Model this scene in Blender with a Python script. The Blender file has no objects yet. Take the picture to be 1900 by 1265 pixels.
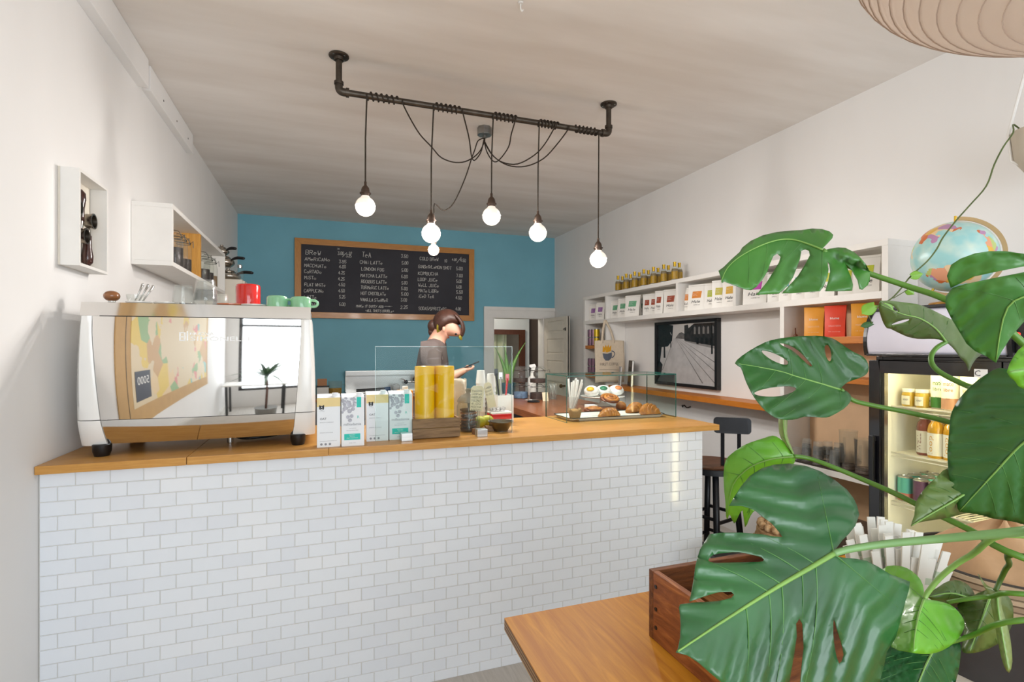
import bpy, bmesh, math, random
from mathutils import Vector, Matrix
from mathutils.geometry import delaunay_2d_cdt
random.seed(7)
S = bpy.context.scene
COL = S.collection
PI = math.pi
# ------------------------------------------------------------------ camera, light, exposure
F, CX, CY, H0 = 972.0, 950.0, 645.0, 1.47          # focal length in pixels of 1900x1265, horizon, eye height
YAW = math.atan(350 / 972.0)
CA, SA = math.cos(YAW), math.sin(YAW)
cam_d = bpy.data.cameras.new('camera')
cam_d.sensor_width = 36.0
cam_d.lens = 36.0 * F / 1900.0
cam_d.shift_y = (CY - 632.5) / 1900.0
cam_d.clip_start = 0.05
cam = bpy.data.objects.new('camera', cam_d)
cam.location = (0, 0, H0)
cam.rotation_euler = (PI / 2, 0, -YAW)
COL.objects.link(cam)
S.camera = cam
XL, XR, YB, YF, HC = -0.94, 3.10, 6.82, -2.3, 3.03   # room: left, right, back, front wall, ceiling
S.view_settings.view_transform = 'Standard'
S.view_settings.look = 'None'
S.view_settings.gamma = 1.0
S.view_settings.use_curve_mapping = False
S.view_settings.exposure = -0.22
W = bpy.data.worlds.new('sky'); S.world = W
W.use_nodes = True
W.node_tree.nodes['Background'].inputs[0].default_value = (0.93, 0.97, 1.0, 1)
W.node_tree.nodes['Background'].inputs[1].default_value = 1.6

def area_light(name, loc, rot, sx, sy, power, col):
    d = bpy.data.lights.new(name, 'AREA'); d.shape = 'RECTANGLE'
    d.size, d.size_y, d.energy, d.color = sx, sy, power, col
    o = bpy.data.objects.new(name, d); o.location = loc; o.rotation_euler = rot
    COL.objects.link(o)
    return o
# daylight of the shop window, behind the camera
area_light('shop_window_daylight', (1.08, YF - 0.12, 1.60), (PI / 2, 0, 0), 3.7, 2.35, 150, (0.85, 0.93, 1.0))

# ------------------------------------------------------------------ helpers
def ray(px, py):
    xr = (px - CX) / F
    return Vector((CA * xr + SA, -SA * xr + CA, -(py - CY) / F))
EYE = Vector((0, 0, H0))
def onX(px, py, X): d = ray(px, py); return EYE + d * (X / d.x)
def onY(px, py, Y): d = ray(px, py); return EYE + d * (Y / d.y)
def onZ(px, py, Z): d = ray(px, py); return EYE + d * ((Z - H0) / d.z)
def onD(px, py, D): return EYE + ray(px, py) * D
def proj(p):
    zf = SA * p[0] + CA * p[1]; xr = CA * p[0] - SA * p[1]
    return (CX + F * xr / zf, CY - F * (p[2] - H0) / zf, zf)
ORD = ['first', 'second', 'third', 'fourth', 'fifth', 'sixth', 'seventh', 'eighth', 'ninth', 'tenth', 'eleventh', 'twelfth']

def lin(h):
    h = h.lstrip('#')
    c = [int(h[i:i + 2], 16) / 255 for i in (0, 2, 4)]
    return tuple((x / 12.92 if x <= 0.04045 else ((x + 0.055) / 1.055) ** 2.4) for x in c) + (1,)

MATS = {}
def nodes_of(m):
    m.use_nodes = True
    nt = m.node_tree
    return nt, nt.nodes, nt.links, nt.nodes['Principled BSDF']
def mat(name, col, rough=0.5, metal=0.0, var=0.06, scale=12.0, bump=0.0, stretch=(1, 1, 1), col2=None, coat=0.0, emit=None, estr=0.0, spec=None, sss=0.0, trans=0.0):
    """procedural principled: colour varied by noise, optional bump"""
    if name in MATS: return MATS[name]
    m = bpy.data.materials.new(name); nt, N, L, B = nodes_of(m)
    a = lin(col)
    if col2: b = lin(col2)
    else: b = tuple(max(0, x * (1 - var * 2)) for x in a[:3]) + (1,)
    tc = N.new('ShaderNodeTexCoord'); mp = N.new('ShaderNodeMapping'); mp.inputs['Scale'].default_value = stretch
    L.new(tc.outputs['Object'], mp.inputs[0])
    nz = N.new('ShaderNodeTexNoise'); nz.inputs['Scale'].default_value = scale; nz.inputs['Detail'].default_value = 4
    L.new(mp.outputs[0], nz.inputs[0])
    rp = N.new('ShaderNodeValToRGB'); rp.color_ramp.elements[0].position = 0.3; rp.color_ramp.elements[1].position = 0.7
    rp.color_ramp.elements[0].color = b; rp.color_ramp.elements[1].color = a
    L.new(nz.outputs[0], rp.inputs[0]); L.new(rp.outputs[0], B.inputs['Base Color'])
    B.inputs['Roughness'].default_value = rough; B.inputs['Metallic'].default_value = metal
    if coat: B.inputs['Coat Weight'].default_value = coat; B.inputs['Coat Roughness'].default_value = 0.08
    if spec is not None: B.inputs['Specular IOR Level'].default_value = spec
    if sss: B.inputs['Subsurface Weight'].default_value = sss; B.inputs['Subsurface Radius'].default_value = (0.02, 0.01, 0.006)
    if trans: B.inputs['Transmission Weight'].default_value = trans
    if emit: B.inputs['Emission Color'].default_value = lin(emit); B.inputs['Emission Strength'].default_value = estr
    if bump:
        bp = N.new('ShaderNodeBump'); bp.inputs['Strength'].default_value = bump; bp.inputs['Distance'].default_value = 0.01
        L.new(nz.outputs[0], bp.inputs['Height']); L.new(bp.outputs[0], B.inputs['Normal'])
    MATS[name] = m
    return m
def wood(name, c1, c2, scale=6, stretch=(1, 14, 14), rough=0.4, coat=0.0, bump=0.08, c3=None, spec=None):
    if name in MATS: return MATS[name]
    m = bpy.data.materials.new(name); nt, N, L, B = nodes_of(m)
    tc = N.new('ShaderNodeTexCoord'); mp = N.new('ShaderNodeMapping'); mp.inputs['Scale'].default_value = stretch
    L.new(tc.outputs['Object'], mp.inputs[0])
    nz = N.new('ShaderNodeTexNoise'); nz.inputs['Scale'].default_value = scale; nz.inputs['Detail'].default_value = 8
    nz.inputs['Roughness'].default_value = 0.65; nz.inputs['Distortion'].default_value = 0.6
    L.new(mp.outputs[0], nz.inputs[0])
    rp = N.new('ShaderNodeValToRGB'); e = rp.color_ramp.elements
    e[0].position, e[1].position = 0.32, 0.68
    e[0].color, e[1].color = lin(c2), lin(c1)
    if c3: x = e.new(0.52); x.color = lin(c3)
    L.new(nz.outputs[0], rp.inputs[0]); L.new(rp.outputs[0], B.inputs['Base Color'])
    B.inputs['Roughness'].default_value = rough
    if coat: B.inputs['Coat Weight'].default_value = coat; B.inputs['Coat Roughness'].default_value = 0.12
    if spec is not None: B.inputs['Specular IOR Level'].default_value = spec
    bp = N.new('ShaderNodeBump'); bp.inputs['Strength'].default_value = bump; bp.inputs['Distance'].default_value = 0.004
    L.new(nz.outputs[0], bp.inputs['Height']); L.new(bp.outputs[0], B.inputs['Normal'])
    MATS[name] = m
    return m
def glass(name, tint='#f4fbf8', edge=1.45, rough=0.0, body=0.0):
    """thin clear pane: straight transmission plus a fresnel reflection"""
    if name in MATS: return MATS[name]
    m = bpy.data.materials.new(name); nt, N, L, B = nodes_of(m)
    N.remove(B); out = N['Material Output']
    t = N.new('ShaderNodeBsdfTransparent'); t.inputs[0].default_value = lin(tint)
    g = N.new('ShaderNodeBsdfGlossy'); g.inputs['Roughness'].default_value = rough
    lw = N.new('ShaderNodeLayerWeight'); lw.inputs[0].default_value = 0.5
    pw = N.new('ShaderNodeMath'); pw.operation = 'POWER'; pw.inputs[1].default_value = 4.5
    r0 = ((edge - 1) / (edge + 1)) ** 2
    fr = N.new('ShaderNodeMath'); fr.operation = 'MULTIPLY_ADD'; fr.inputs[1].default_value = 0.55; fr.inputs[2].default_value = r0
    fr.use_clamp = True
    L.new(lw.outputs['Facing'], pw.inputs[0]); L.new(pw.outputs[0], fr.inputs[0])
    src = t
    if body:
        d = N.new('ShaderNodeBsdfDiffuse'); d.inputs[0].default_value = lin(tint)
        mb = N.new('ShaderNodeMixShader'); mb.inputs[0].default_value = body
        L.new(t.outputs[0], mb.inputs[1]); L.new(d.outputs[0], mb.inputs[2]); src = mb
    mx = N.new('ShaderNodeMixShader')
    L.new(fr.outputs[0], mx.inputs[0]); L.new(src.outputs[0], mx.inputs[1]); L.new(g.outputs[0], mx.inputs[2])
    L.new(mx.outputs[0], out.inputs[0])
    MATS[name] = m
    return m
def emis(name, col, strength):
    if name in MATS: return MATS[name]
    m = bpy.data.materials.new(name); nt, N, L, B = nodes_of(m)
    B.inputs['Base Color'].default_value = lin(col)
    B.inputs['Emission Color'].default_value = lin(col); B.inputs['Emission Strength'].default_value = strength
    MATS[name] = m
    return m

def wloc(o):
    v = Vector((0, 0, 0))
    while o is not None:
        v = v + o.location; o = o.parent
    return v
def tag(o, label=None, cat=None, group=None, kind=None):
    if label: o['label'] = label
    if cat: o['category'] = cat
    if group: o['group'] = group
    if kind: o['kind'] = kind
    return o
def thing(name, label, cat, loc=(0, 0, 0), group=None, kind=None):
    o = bpy.data.objects.new(name, None); o.empty_display_size = 0.05
    COL.objects.link(o); o.location = loc
    return tag(o, label, cat, group, kind)
def dup(root, loc, rotz=None, label=None, group=None):
    r = root.copy(); COL.objects.link(r); r.location = loc
    if rotz is not None: r.rotation_euler = (0, 0, rotz)
    if label: r['label'] = label
    if group: r['group'] = group
    for ch in list(root.children):
        k = ch.copy(); COL.objects.link(k); k.parent = r
        for g in list(ch.children):
            q = g.copy(); COL.objects.link(q); q.parent = k
    return r

class MB:
    def __init__(s): s.v = []; s.f = []; s.m = []; s.cur = 0
    def add(s, vs, fs):
        b = len(s.v); s.v += [Vector(v) for v in vs]
        for f in fs: s.f.append(tuple(b + i for i in f)); s.m.append(s.cur)
        return s
    def box(s, x0, x1, y0, y1, z0, z1):
        return s.add([(x0, y0, z0), (x1, y0, z0), (x1, y1, z0), (x0, y1, z0), (x0, y0, z1), (x1, y0, z1), (x1, y1, z1), (x0, y1, z1)],
                     [(0, 3, 2, 1), (4, 5, 6, 7), (0, 1, 5, 4), (1, 2, 6, 5), (2, 3, 7, 6), (3, 0, 4, 7)])
    def obox(s, c, ux, uy, uz):
        c, ux, uy, uz = Vector(c), Vector(ux), Vector(uy), Vector(uz)
        P = [c + a * ux + b * uy + d * uz for d in (-1, 1) for (a, b) in ((-1, -1), (1, -1), (1, 1), (-1, 1))]
        return s.add(P, [(0, 3, 2, 1), (4, 5, 6, 7), (0, 1, 5, 4), (1, 2, 6, 5), (2, 3, 7, 6), (3, 0, 4, 7)])
    def frame(s, d):
        d = Vector(d).normalized()
        u = Vector((0, 0, 1)) if abs(d.z) < 0.9 else Vector((1, 0, 0))
        a = d.cross(u).normalized(); return a, a.cross(d).normalized()
    def cyl(s, p0, p1, r0, r1=None, n=16, caps=True):
        p0, p1 = Vector(p0), Vector(p1); r1 = r0 if r1 is None else r1
        a, b = s.frame(p1 - p0)
        vs = []
        for p, r in ((p0, r0), (p1, r1)):
            for i in range(n):
                t = 2 * PI * i / n; vs.append(p + (a * math.cos(t) + b * math.sin(t)) * r)
        fs = [(i, (i + 1) % n, n + (i + 1) % n, n + i) for i in range(n)]
        if caps: fs += [tuple(range(n - 1, -1, -1)), tuple(range(n, 2 * n))]
        return s.add(vs, fs)
    def tube(s, pts, r, n=8, caps=True):
        pts = [Vector(p) for p in pts]; k = len(pts)
        rs = r if isinstance(r, (list, tuple)) else [r] * k
        vs = []; a = None
        for i, p in enumerate(pts):
            d = (pts[min(i + 1, k - 1)] - pts[max(i - 1, 0)])
            if d.length < 1e-9: d = Vector((0, 0, 1))
            d.normalize()
            if a is None: a, b = s.frame(d)
            else:
                a = a - d * a.dot(d)
                if a.length < 1e-6: a, b = s.frame(d)
                a.normalize(); b = a.cross(d).normalized()
            for j in range(n):
                t = 2 * PI * j / n; vs.append(p + (a * math.cos(t) + b * math.sin(t)) * rs[i])
        fs = []
        for i in range(k - 1):
            for j in range(n): fs.append((i * n + j, i * n + (j + 1) % n, (i + 1) * n + (j + 1) % n, (i + 1) * n + j))
        if caps: fs += [tuple(range(n - 1, -1, -1)), tuple(range((k - 1) * n, k * n))]
        return s.add(vs, fs)
    def lathe(s, prof, n=24, c=(0, 0, 0), sx=1.0, sy=1.0, cap=True):
        c = Vector(c); k = len(prof); vs = []
        for r, z in prof:
            for j in range(n):
                t = 2 * PI * j / n; vs.append(c + Vector((r * math.cos(t) * sx, r * math.sin(t) * sy, z)))
        fs = []
        for i in range(k - 1):
            for j in range(n): fs.append((i * n + j, i * n + (j + 1) % n, (i + 1) * n + (j + 1) % n, (i + 1) * n + j))
        if cap:
            if prof[0][0] > 1e-5: fs.append(tuple(range(n - 1, -1, -1)))
            if prof[-1][0] > 1e-5: fs.append(tuple(range((k - 1) * n, k * n)))
        return s.add(vs, fs)
    def sphere(s, c, r, n=16, m=10, sc=(1, 1, 1)):
        c = Vector(c); vs = []
        for i in range(m + 1):
            th = PI * i / m
            for j in range(n):
                t = 2 * PI * j / n
                vs.append(c + Vector((r * sc[0] * math.sin(th) * math.cos(t), r * sc[1] * math.sin(th) * math.sin(t), -r * sc[2] * math.cos(th))))
        fs = [(i * n + j, i * n + (j + 1) % n, (i + 1) * n + (j + 1) % n, (i + 1) * n + j) for i in range(m) for j in range(n)]
        return s.add(vs, fs)
    def grid(s, nu, nv, fn, closed_u=False):
        vs = [fn(i / nu, j / nv) for j in range(nv + 1) for i in range(nu + 1)]
        w = nu + 1
        return s.add(vs, [(j * w + i, j * w + i + 1, (j + 1) * w + i + 1, (j + 1) * w + i) for j in range(nv) for i in range(nu)])
    def prism(s, poly, fn, h0, h1):
        """polygon (u,v) extruded from h0 to h1 through fn(u,v,h)"""
        n = len(poly)
        vs = [fn(u, v, h0) for u, v in poly] + [fn(u, v, h1) for u, v in poly]
        fs = [tuple(range(n - 1, -1, -1)), tuple(range(n, 2 * n))] + [(i, (i + 1) % n, n + (i + 1) % n, n + i) for i in range(n)]
        return s.add(vs, fs)
    def xf(s, M):
        s.v = [M @ v for v in s.v]; return s
    def build(s, name, m, parent=None, smooth=False, bevel=0.0, label=None, cat=None, group=None, kind=None, keep=False, solid=0.0, local=False):
        """verts are world coordinates unless local=True (then they are relative to the parent)"""
        vs = s.v
        if parent is not None and not local:
            off = wloc(parent); vs = [v - off for v in vs]
        loc = Vector((0, 0, 0))
        if parent is None and not keep:
            xs = [v.x for v in vs]; ys = [v.y for v in vs]
            loc = Vector(((min(xs) + max(xs)) / 2, (min(ys) + max(ys)) / 2, min(v.z for v in vs)))
            vs = [v - loc for v in vs]
        me = bpy.data.meshes.new(name)
        me.from_pydata(vs, [], s.f)
        ms = m if isinstance(m, (list, tuple)) else [m]
        for x in ms: me.materials.append(x)
        if len(ms) > 1: me.polygons.foreach_set('material_index', s.m)
        bm = bmesh.new(); bm.from_mesh(me)
        bmesh.ops.remove_doubles(bm, verts=bm.verts, dist=1e-6)
        bmesh.ops.recalc_face_normals(bm, faces=bm.faces)
        if bevel: bmesh.ops.bevel(bm, geom=list(bm.edges), offset=bevel, segments=2, affect='EDGES', profile=0.7, clamp_overlap=True)
        bm.to_mesh(me); bm.free()
        if smooth: me.shade_smooth()
        if smooth == 'auto':
            try: me.set_sharp_from_angle(angle=math.radians(40))
            except Exception: pass
        o = bpy.data.objects.new(name, me); o.location = loc
        COL.objects.link(o)
        if parent is not None: o.parent = parent
        if solid:
            md = o.modifiers.new('thickness', 'SOLIDIFY'); md.thickness = solid; md.offset = 0
        return tag(o, label, cat, group, kind)

def crom(pts, k=4, closed=False):
    """catmull-rom through a list of points (tuples or Vectors)"""
    P = [Vector(p) for p in pts]; n = len(P); out = []
    rng = range(n) if closed else range(n - 1)
    for i in rng:
        p0 = P[(i - 1) % n] if closed else P[max(i - 1, 0)]
        p1 = P[i]; p2 = P[(i + 1) % n]
        p3 = P[(i + 2) % n] if closed else P[min(i + 2, n - 1)]
        for j in range(k):
            t = j / k
            out.append(0.5 * ((2 * p1) + (p2 - p0) * t + (2 * p0 - 5 * p1 + 4 * p2 - p3) * t * t + (3 * p1 - p0 - 3 * p2 + p3) * t ** 3))
    if not closed: out.append(P[-1])
    return out

_fc = {}
def font_poly(body, shear=0.0):
    """flat lettering of the built-in font as (verts2d, faces), cap height about 0.7"""
    key = (body, shear)
    if key in _fc: return _fc[key]
    cu = bpy.data.curves.new('t', 'FONT'); cu.body = body; cu.size = 1.0; cu.shear = shear; cu.resolution_u = 2
    ob = bpy.data.objects.new('t', cu); COL.objects.link(ob)
    me = bpy.data.meshes.new_from_object(ob)
    vs = [(v.co.x, v.co.y) for v in me.vertices]; fs = [tuple(p.vertices) for p in me.polygons]
    bpy.data.objects.remove(ob); bpy.data.curves.remove(cu); bpy.data.meshes.remove(me)
    _fc[key] = (vs, fs)
    return _fc[key]
def letter(mb, body, fn, u0, v0, width=None, height=None, shear=0.0, center=False):
    """lettering on a surface: fn(u,v) gives the point; width or cap height fixes the size"""
    vs, fs = font_poly(body, shear)
    if not vs: return mb
    x0 = min(v[0] for v in vs); x1 = max(v[0] for v in vs)
    y1 = max(v[1] for v in vs)
    k = width / (x1 - x0) if width else height / y1
    ku = k; kv = height / y1 if height else k
    if center: u0 = u0 - (x1 - x0) * ku / 2
    mb.add([fn(u0 + (x - x0) * ku, v0 + y * kv) for x, y in vs], fs)
    return mb

# single-stroke hand lettering, grid 4 x 6
GL = {'A': '002640 1232', 'B': '0006 063645443303 3342413000', 'C': '4536160501103041', 'D': '0006 062644422000', 'E': '46060040 0333', 'F': '460600 0333',
      'G': '45361605011030414323', 'H': '0006 4046 0343', 'I': '2026', 'J': '4641301001', 'K': '0006 4603 0340', 'L': '060040', 'M': '0006234640', 'N': '00064046',
      'O': '160501103041453616', 'P': '0006 063645443303', 'R': '0006 063645443303 2340', 'S': '453616050413334241301001', 'T': '0646 2620', 'U': '060110304146',
      'V': '062046', 'W': '0610233046', 'X': '0046 0640', 'Y': '0623 4600', 'Z': '06460040', '0': '160501103041453616', '1': '152620', '2': '05163645440040',
      '3': '064623334241301001', '4': '360242 3630', '5': '460603334241301001', '6': '3616040110304142331302', '7': '064620', '8': '16050413334241301001021333444536 16'.replace(' ', ''),
      '9': '4313040516364541301001', '.': '2021', '/': '0046', '-': '0343', '>': '0343 244322', '*': '1434 2224 1333', 'e': '0242331302011030', 't': '252030 1434',
      'a': '431302011031 4340', 'i': '2023 2525', 'o': '130201103041423313'}
def hand(mb, body, fn, u0, v0, width, height, w, jitter=0.25):
    adv = sum(3.2 if ch == ' ' else (3.0 if ch in './iI' else 5.6) for ch in body)
    k = width / adv; kv = height / 6.0; u = u0
    for ch in body:
        if ch == ' ': u += 3.2 * k; continue
        g = GL.get(ch); sc = 1.0
        if g is None: g = GL.get(ch.upper()); sc = 0.72
        if g is None: u += 4 * k; continue
        dx = random.uniform(-jitter, jitter); dy = random.uniform(-jitter, jitter) * 1.4; sh = random.uniform(0.0, 0.12)
        for st in g.split():
            pts = [(int(st[i]), int(st[i + 1])) for i in range(0, len(st), 2)]
            off = 1.0 if ch in './iI' else 0.0
            P = [(u + (x + dx - off + sh * y) * k, v0 + (y * sc + dy) * kv) for x, y in pts]
            for (a, b), (c, d) in zip(P, P[1:]):
                l = math.hypot(c - a, d - b)
                if l < 1e-6: a -= w / 2; c += w / 2; l = w
                tx, ty = (c - a) / l, (d - b) / l; nx, ny = -ty * w / 2, tx * w / 2
                a -= tx * w * .3; b -= ty * w * .3; c += tx * w * .3; d += ty * w * .3
                mb.add([fn(a + nx, b + ny), fn(a - nx, b - ny), fn(c - nx, d - ny), fn(c + nx, d + ny)], [(0, 1, 2, 3)])
        u += (3.0 if ch in './iI' else 5.6) * k
    return mb
# ------------------------------------------------------------------ materials of the room
M_wall = mat('wall_paint', '#f0eeec', 0.85, var=0.025, scale=2.2, stretch=(1, 1, .35))
M_ceil = mat('ceiling_paint', '#f1ece7', 0.9, var=0.10, scale=1.6, stretch=(.5, 2.6, 1), col2='#e0d8d0')
M_teal = mat('teal_paint', '#7db8c9', 0.8, var=0.05, scale=2)
M_white = mat('white_paint', '#ece9e4', 0.5, var=0.02)
M_cream = mat('cream_paint', '#e2dacb', 0.5, var=0.03)
M_floor = wood('floor_boards', '#cbc5be', '#b5afa7', 5, (12, 1, 1), 0.5)
M_dark = mat('dark_paint', '#3c3733', 0.8)
M_black = mat('black_satin', '#17181b', 0.4, var=0.1)
M_blackp = mat('black_plastic', '#141416', 0.3)
M_steel = mat('brushed_steel', '#c9c9c7', 0.28, 1.0, var=0.08, scale=30, stretch=(1, 20, 20))
M_chrome = mat('chrome', '#e8e8ea', 0.05, 1.0, var=0.01)
M_oak = wood('oak_worktop', '#cd9a52', '#b98340', 7, (1.2, 16, 16), 0.38, coat=0.1, c3='#c48f48', spec=.35)
M_oak_edge = wood('oak_worktop_edge', '#d6a24f', '#c28d40', 7, (1.2, 16, 16), 0.35, coat=0.2)
M_redwood = wood('brown_worktop', '#a25f31', '#7d4522', 7, (16, 1.2, 16), 0.35, coat=0.3)
M_orange = wood('orange_pine', '#cf7f2a', '#b8691d', 5, (14, 1.5, 14), 0.45)
M_plate = mat('white_print', '#f3f1ec', 0.5, var=0.01)

def structure(mb, name, m, parent=None, **k):
    return mb.build(name, m, parent, kind='structure' if parent is None else None, keep=True, **k)
# ------------------------------------------------------------------ shell
structure(MB().box(XL - .2, 4.3, YF - .3, 9.2, -0.1, 0), 'floor', M_floor)
structure(MB().box(XL - .2, XR + .2, YF - .2, YB + .15, HC, HC + .12), 'ceiling', M_ceil)
structure(MB().box(XL - .15, XL, YF - .15, YB + .15, 0, HC), 'wall_left', M_wall)
structure(MB().box(XR, XR + .15, YF - .15, YB, 0, HC), 'wall_right', M_wall)
DX0, DX1, DZ = 2.175, 2.925, 1.89                     # doorway in the back wall
structure(MB().box(XL, DX0, YB, YB + .15, 0, HC).box(DX0, DX1, YB, YB + .15, DZ, HC).box(DX1, XR + .15, YB, YB + .15, 0, HC), 'wall_back', M_teal)
# front wall with the shop window and a glazed door, behind the camera
WX0, WX1, WZ0, WZ1 = -0.72, 2.9, 0.45, 2.75
structure(MB().box(XL, WX0, YF - .15, YF, 0, HC).box(WX1, XR, YF - .15, YF, 0, HC).box(WX0, WX1, YF - .15, YF, 0, WZ0).box(WX0, WX1, YF - .15, YF, WZ1, HC), 'wall_front', M_wall)
w = MB()
for x in (WX0, 0.5, 1.72, WX1 - .06): w.box(x, x + .06, YF - .1, YF - .03, WZ0, WZ1)
w.box(WX0, WX1, YF - .1, YF - .03, WZ0, WZ0 + .06).box(WX0, WX1, YF - .1, YF - .03, WZ1 - .06, WZ1).box(WX0, WX1, YF - .1, YF - .03, 2.2, 2.25)
win = structure(w, 'window_1', M_dark)
# door casing of the doorway: moulded white boards
cas = MB()
def casing(x0, x1, z0, z1):
    cas.box(x0, x1, YB - .022, YB, z0, z1)
casing(2.045, DX0, 0, DZ); casing(2.045, XR - .003, DZ, 2.025); casing(DX1, XR - .003, 0, DZ)
cas.box(2.045, XR - .003, YB - .036, YB - .02, 1.985, 2.03).box(2.045, 2.085, YB - .036, YB - .02, 0, 1.985)
cas.box(DX0, DX0 + .012, YB - .03, YB + .16, 0, DZ).box(DX1 - .012, DX1, YB - .03, YB + .16, 0, DZ).box(DX0 + .012, DX1 - .012, YB - .03, YB + .16, DZ - .012, DZ)
structure(cas, 'trim_1', M_white, bevel=0.003)
# the hall behind: walls, second brown doorway with a pale curtain
structure(MB().box(1.6, 3.42, 8.6, 8.7, 1.78, 2.6).box(3.32, 3.42, 8.6, 8.7, 0, 1.78).box(1.2, 1.6, 8.6, 8.7, 0, 2.6), 'wall_hall_end', M_wall)
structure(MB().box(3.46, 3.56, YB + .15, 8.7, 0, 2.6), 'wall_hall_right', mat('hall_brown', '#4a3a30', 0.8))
structure(MB().box(1.1, 1.2, YB + .15, 8.7, 0, 2.6), 'wall_hall_left', M_wall)
structure(MB().box(1.1, 3.56, YB + .15, 9.2, 2.6, 2.7), 'ceiling_hall', M_ceil)
M_brownwood = wood('brown_door_wood', '#6b3d26', '#52291a', 8, (10, 10, 1), 0.4)
structure(MB().box(1.6, 3.33, 8.56, 8.62, 1.70, 1.785).box(3.23, 3.33, 8.56, 8.62, 0, 1.70).box(1.6, 1.68, 8.56, 8.62, 0, 1.70), 'trim_2', M_brownwood)
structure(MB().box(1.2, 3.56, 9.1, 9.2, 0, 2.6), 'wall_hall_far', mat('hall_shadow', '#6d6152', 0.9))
cur = MB()
def cf(u, v): return Vector((2.35 + .70 * u, 8.75 + .025 * math.sin(u * 34), 0.0 + 1.85 * v))
cur.grid(60, 2, cf)
cur.build('curtain', mat('pale_curtain', '#d9d8b4', 0.9), label='pale cream curtain hanging in the far brown doorway', cat='curtain', solid=0.004)
pl = bpy.data.lights.new('hall_lamp', 'POINT'); pl.energy = 26; pl.shadow_soft_size = .12; pl.color = (1, .93, .82)
po = bpy.data.objects.new('hall_lamp', pl); po.location = (2.2, 7.7, 2.35); COL.objects.link(po)
# open white panelled door, hinged on the right jamb
d = tag(thing('door_1', 'open cream panelled door standing against the right wall', 'door', (2.94, 6.79, 0)), kind='structure')
dl = MB()
dy0, dy1 = 6.05, 6.79
zs = [0.12 + i * 0.292 for i in range(7)]
dl.box(2.932, 2.952, dy0, dy1, 0.01, 1.875)
stile = .105
for y0, y1 in ((dy0, dy0 + stile), (dy1 - stile, dy1)): dl.box(2.922, 2.962, y0, y1, 0.01, 1.875)
rails = [(0.01, .2), (.43, .52), (.73, .82), (1.02, 1.11), (1.30, 1.39), (1.59, 1.68), (1.83, 1.875)]
for z0, z1 in rails: dl.box(2.922, 2.962, dy0 + stile, dy1 - stile, z0, z1)
dl.build('door_frame', M_cream, d, bevel=0.003)
for (a, b), (c_, d_) in zip(rails, rails[1:]):
    MB().box(2.926, 2.934, dy0 + stile + .025, dy1 - stile - .025, b + .02, c_ - .02).build('panel', M_cream, d, bevel=0.003)
h = MB().cyl((2.922, 6.10, .98), (2.87, 6.10, .98), .011).sphere((2.862, 6.10, .98), .027, sc=(.8, 1, 1))
h.build('door_knob', mat('old_brass', '#6e5a38', 0.35, 1), d, smooth=True)
hk = MB().tube([(2.92, 6.09, 1.71), (2.90, 6.09, 1.715), (2.89, 6.09, 1.70)], .005).box(2.915, 2.923, 6.08, 6.10, 1.69, 1.73)
hk.build('latch_hook', M_dark, d)
# picture-rail boards along the left wall under the ceiling
def rail(name, y0, y1, zb, t, label):
    o = MB().box(XL, XL + t, y0, y1, zb, HC - .002).build(name, M_white if 0 else M_wall, kind='structure', keep=True, bevel=0.003)
    for k in range(3):
        yy = y0 + (y1 - y0) * (0.25 + .3 * k)
        MB().cyl((XL + t - .001, yy, zb + .055), (XL + t + .0015, yy, zb + .055), .006, n=10).build('screw_hole', M_dark, o)
    return o
rail('trim_3', -2.0, 3.335, 2.875, .05, '')
rail('trim_4', 3.40, 4.40, 2.89, .042, '')
structure(MB().box(XL, XL + .035, YF, 2.28, 0, .14), 'baseboard_left', M_white)
# ------------------------------------------------------------------ bar: tiled front, worktops
YT, ZT, ZU = 2.287, 1.06, 1.03                        # tile face, worktop top and underside
M_grout = mat('grout', '#dcd9d2', 0.9, var=0.05)
M_tile = [mat('tile_%d' % i, h_, 0.12, var=0.012, scale=3, coat=0.3) for i, h_ in enumerate(('#e6eaf0', '#e4e8ee', '#e9ecf1', '#e2e6ed'))]
bar = thing('tiled_bar', 'bar front clad in small white brick-bond tiles', 'bar', (0.48, 2.35, 0))
MB().box(XL + .002, 1.905, YT + .0035, YT + .12, 0, ZU).build('body', M_grout, bar)
TW, TH, G = 0.1012, 0.0496, 0.0024
PW, PH = TW + G, TH + G
tiles = []
r = 0; z1 = ZU - .001
while z1 > 0.02:
    z0 = max(z1 - TH, 0.0)
    off = 0 if r % 2 == 0 else PW / 2
    x = XL + .004 - off
    while x < 1.905:
        x0 = max(x, XL + .004); x1 = min(x + TW, 1.905)
        if x1 - x0 > .008: tiles.append((x0, x1, z0, z1))
        x += PW
    z1 -= PH; r += 1
def size_of(t):
    p = proj(((t[0] + t[1]) / 2, YT, (t[2] + t[3]) / 2))
    seen = -20 < p[0] < 1910 and -20 < p[1] < 1262
    a = (t[1] - t[0]) * (t[3] - t[2]) / p[2] ** 2
    hid = (p[0] > 940 and p[1] > 1150 - (p[0] - 936) * .174)
    return a * (1 if seen and not hid else 0.001)
tiles.sort(key=size_of, reverse=True)
tm = {}
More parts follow.
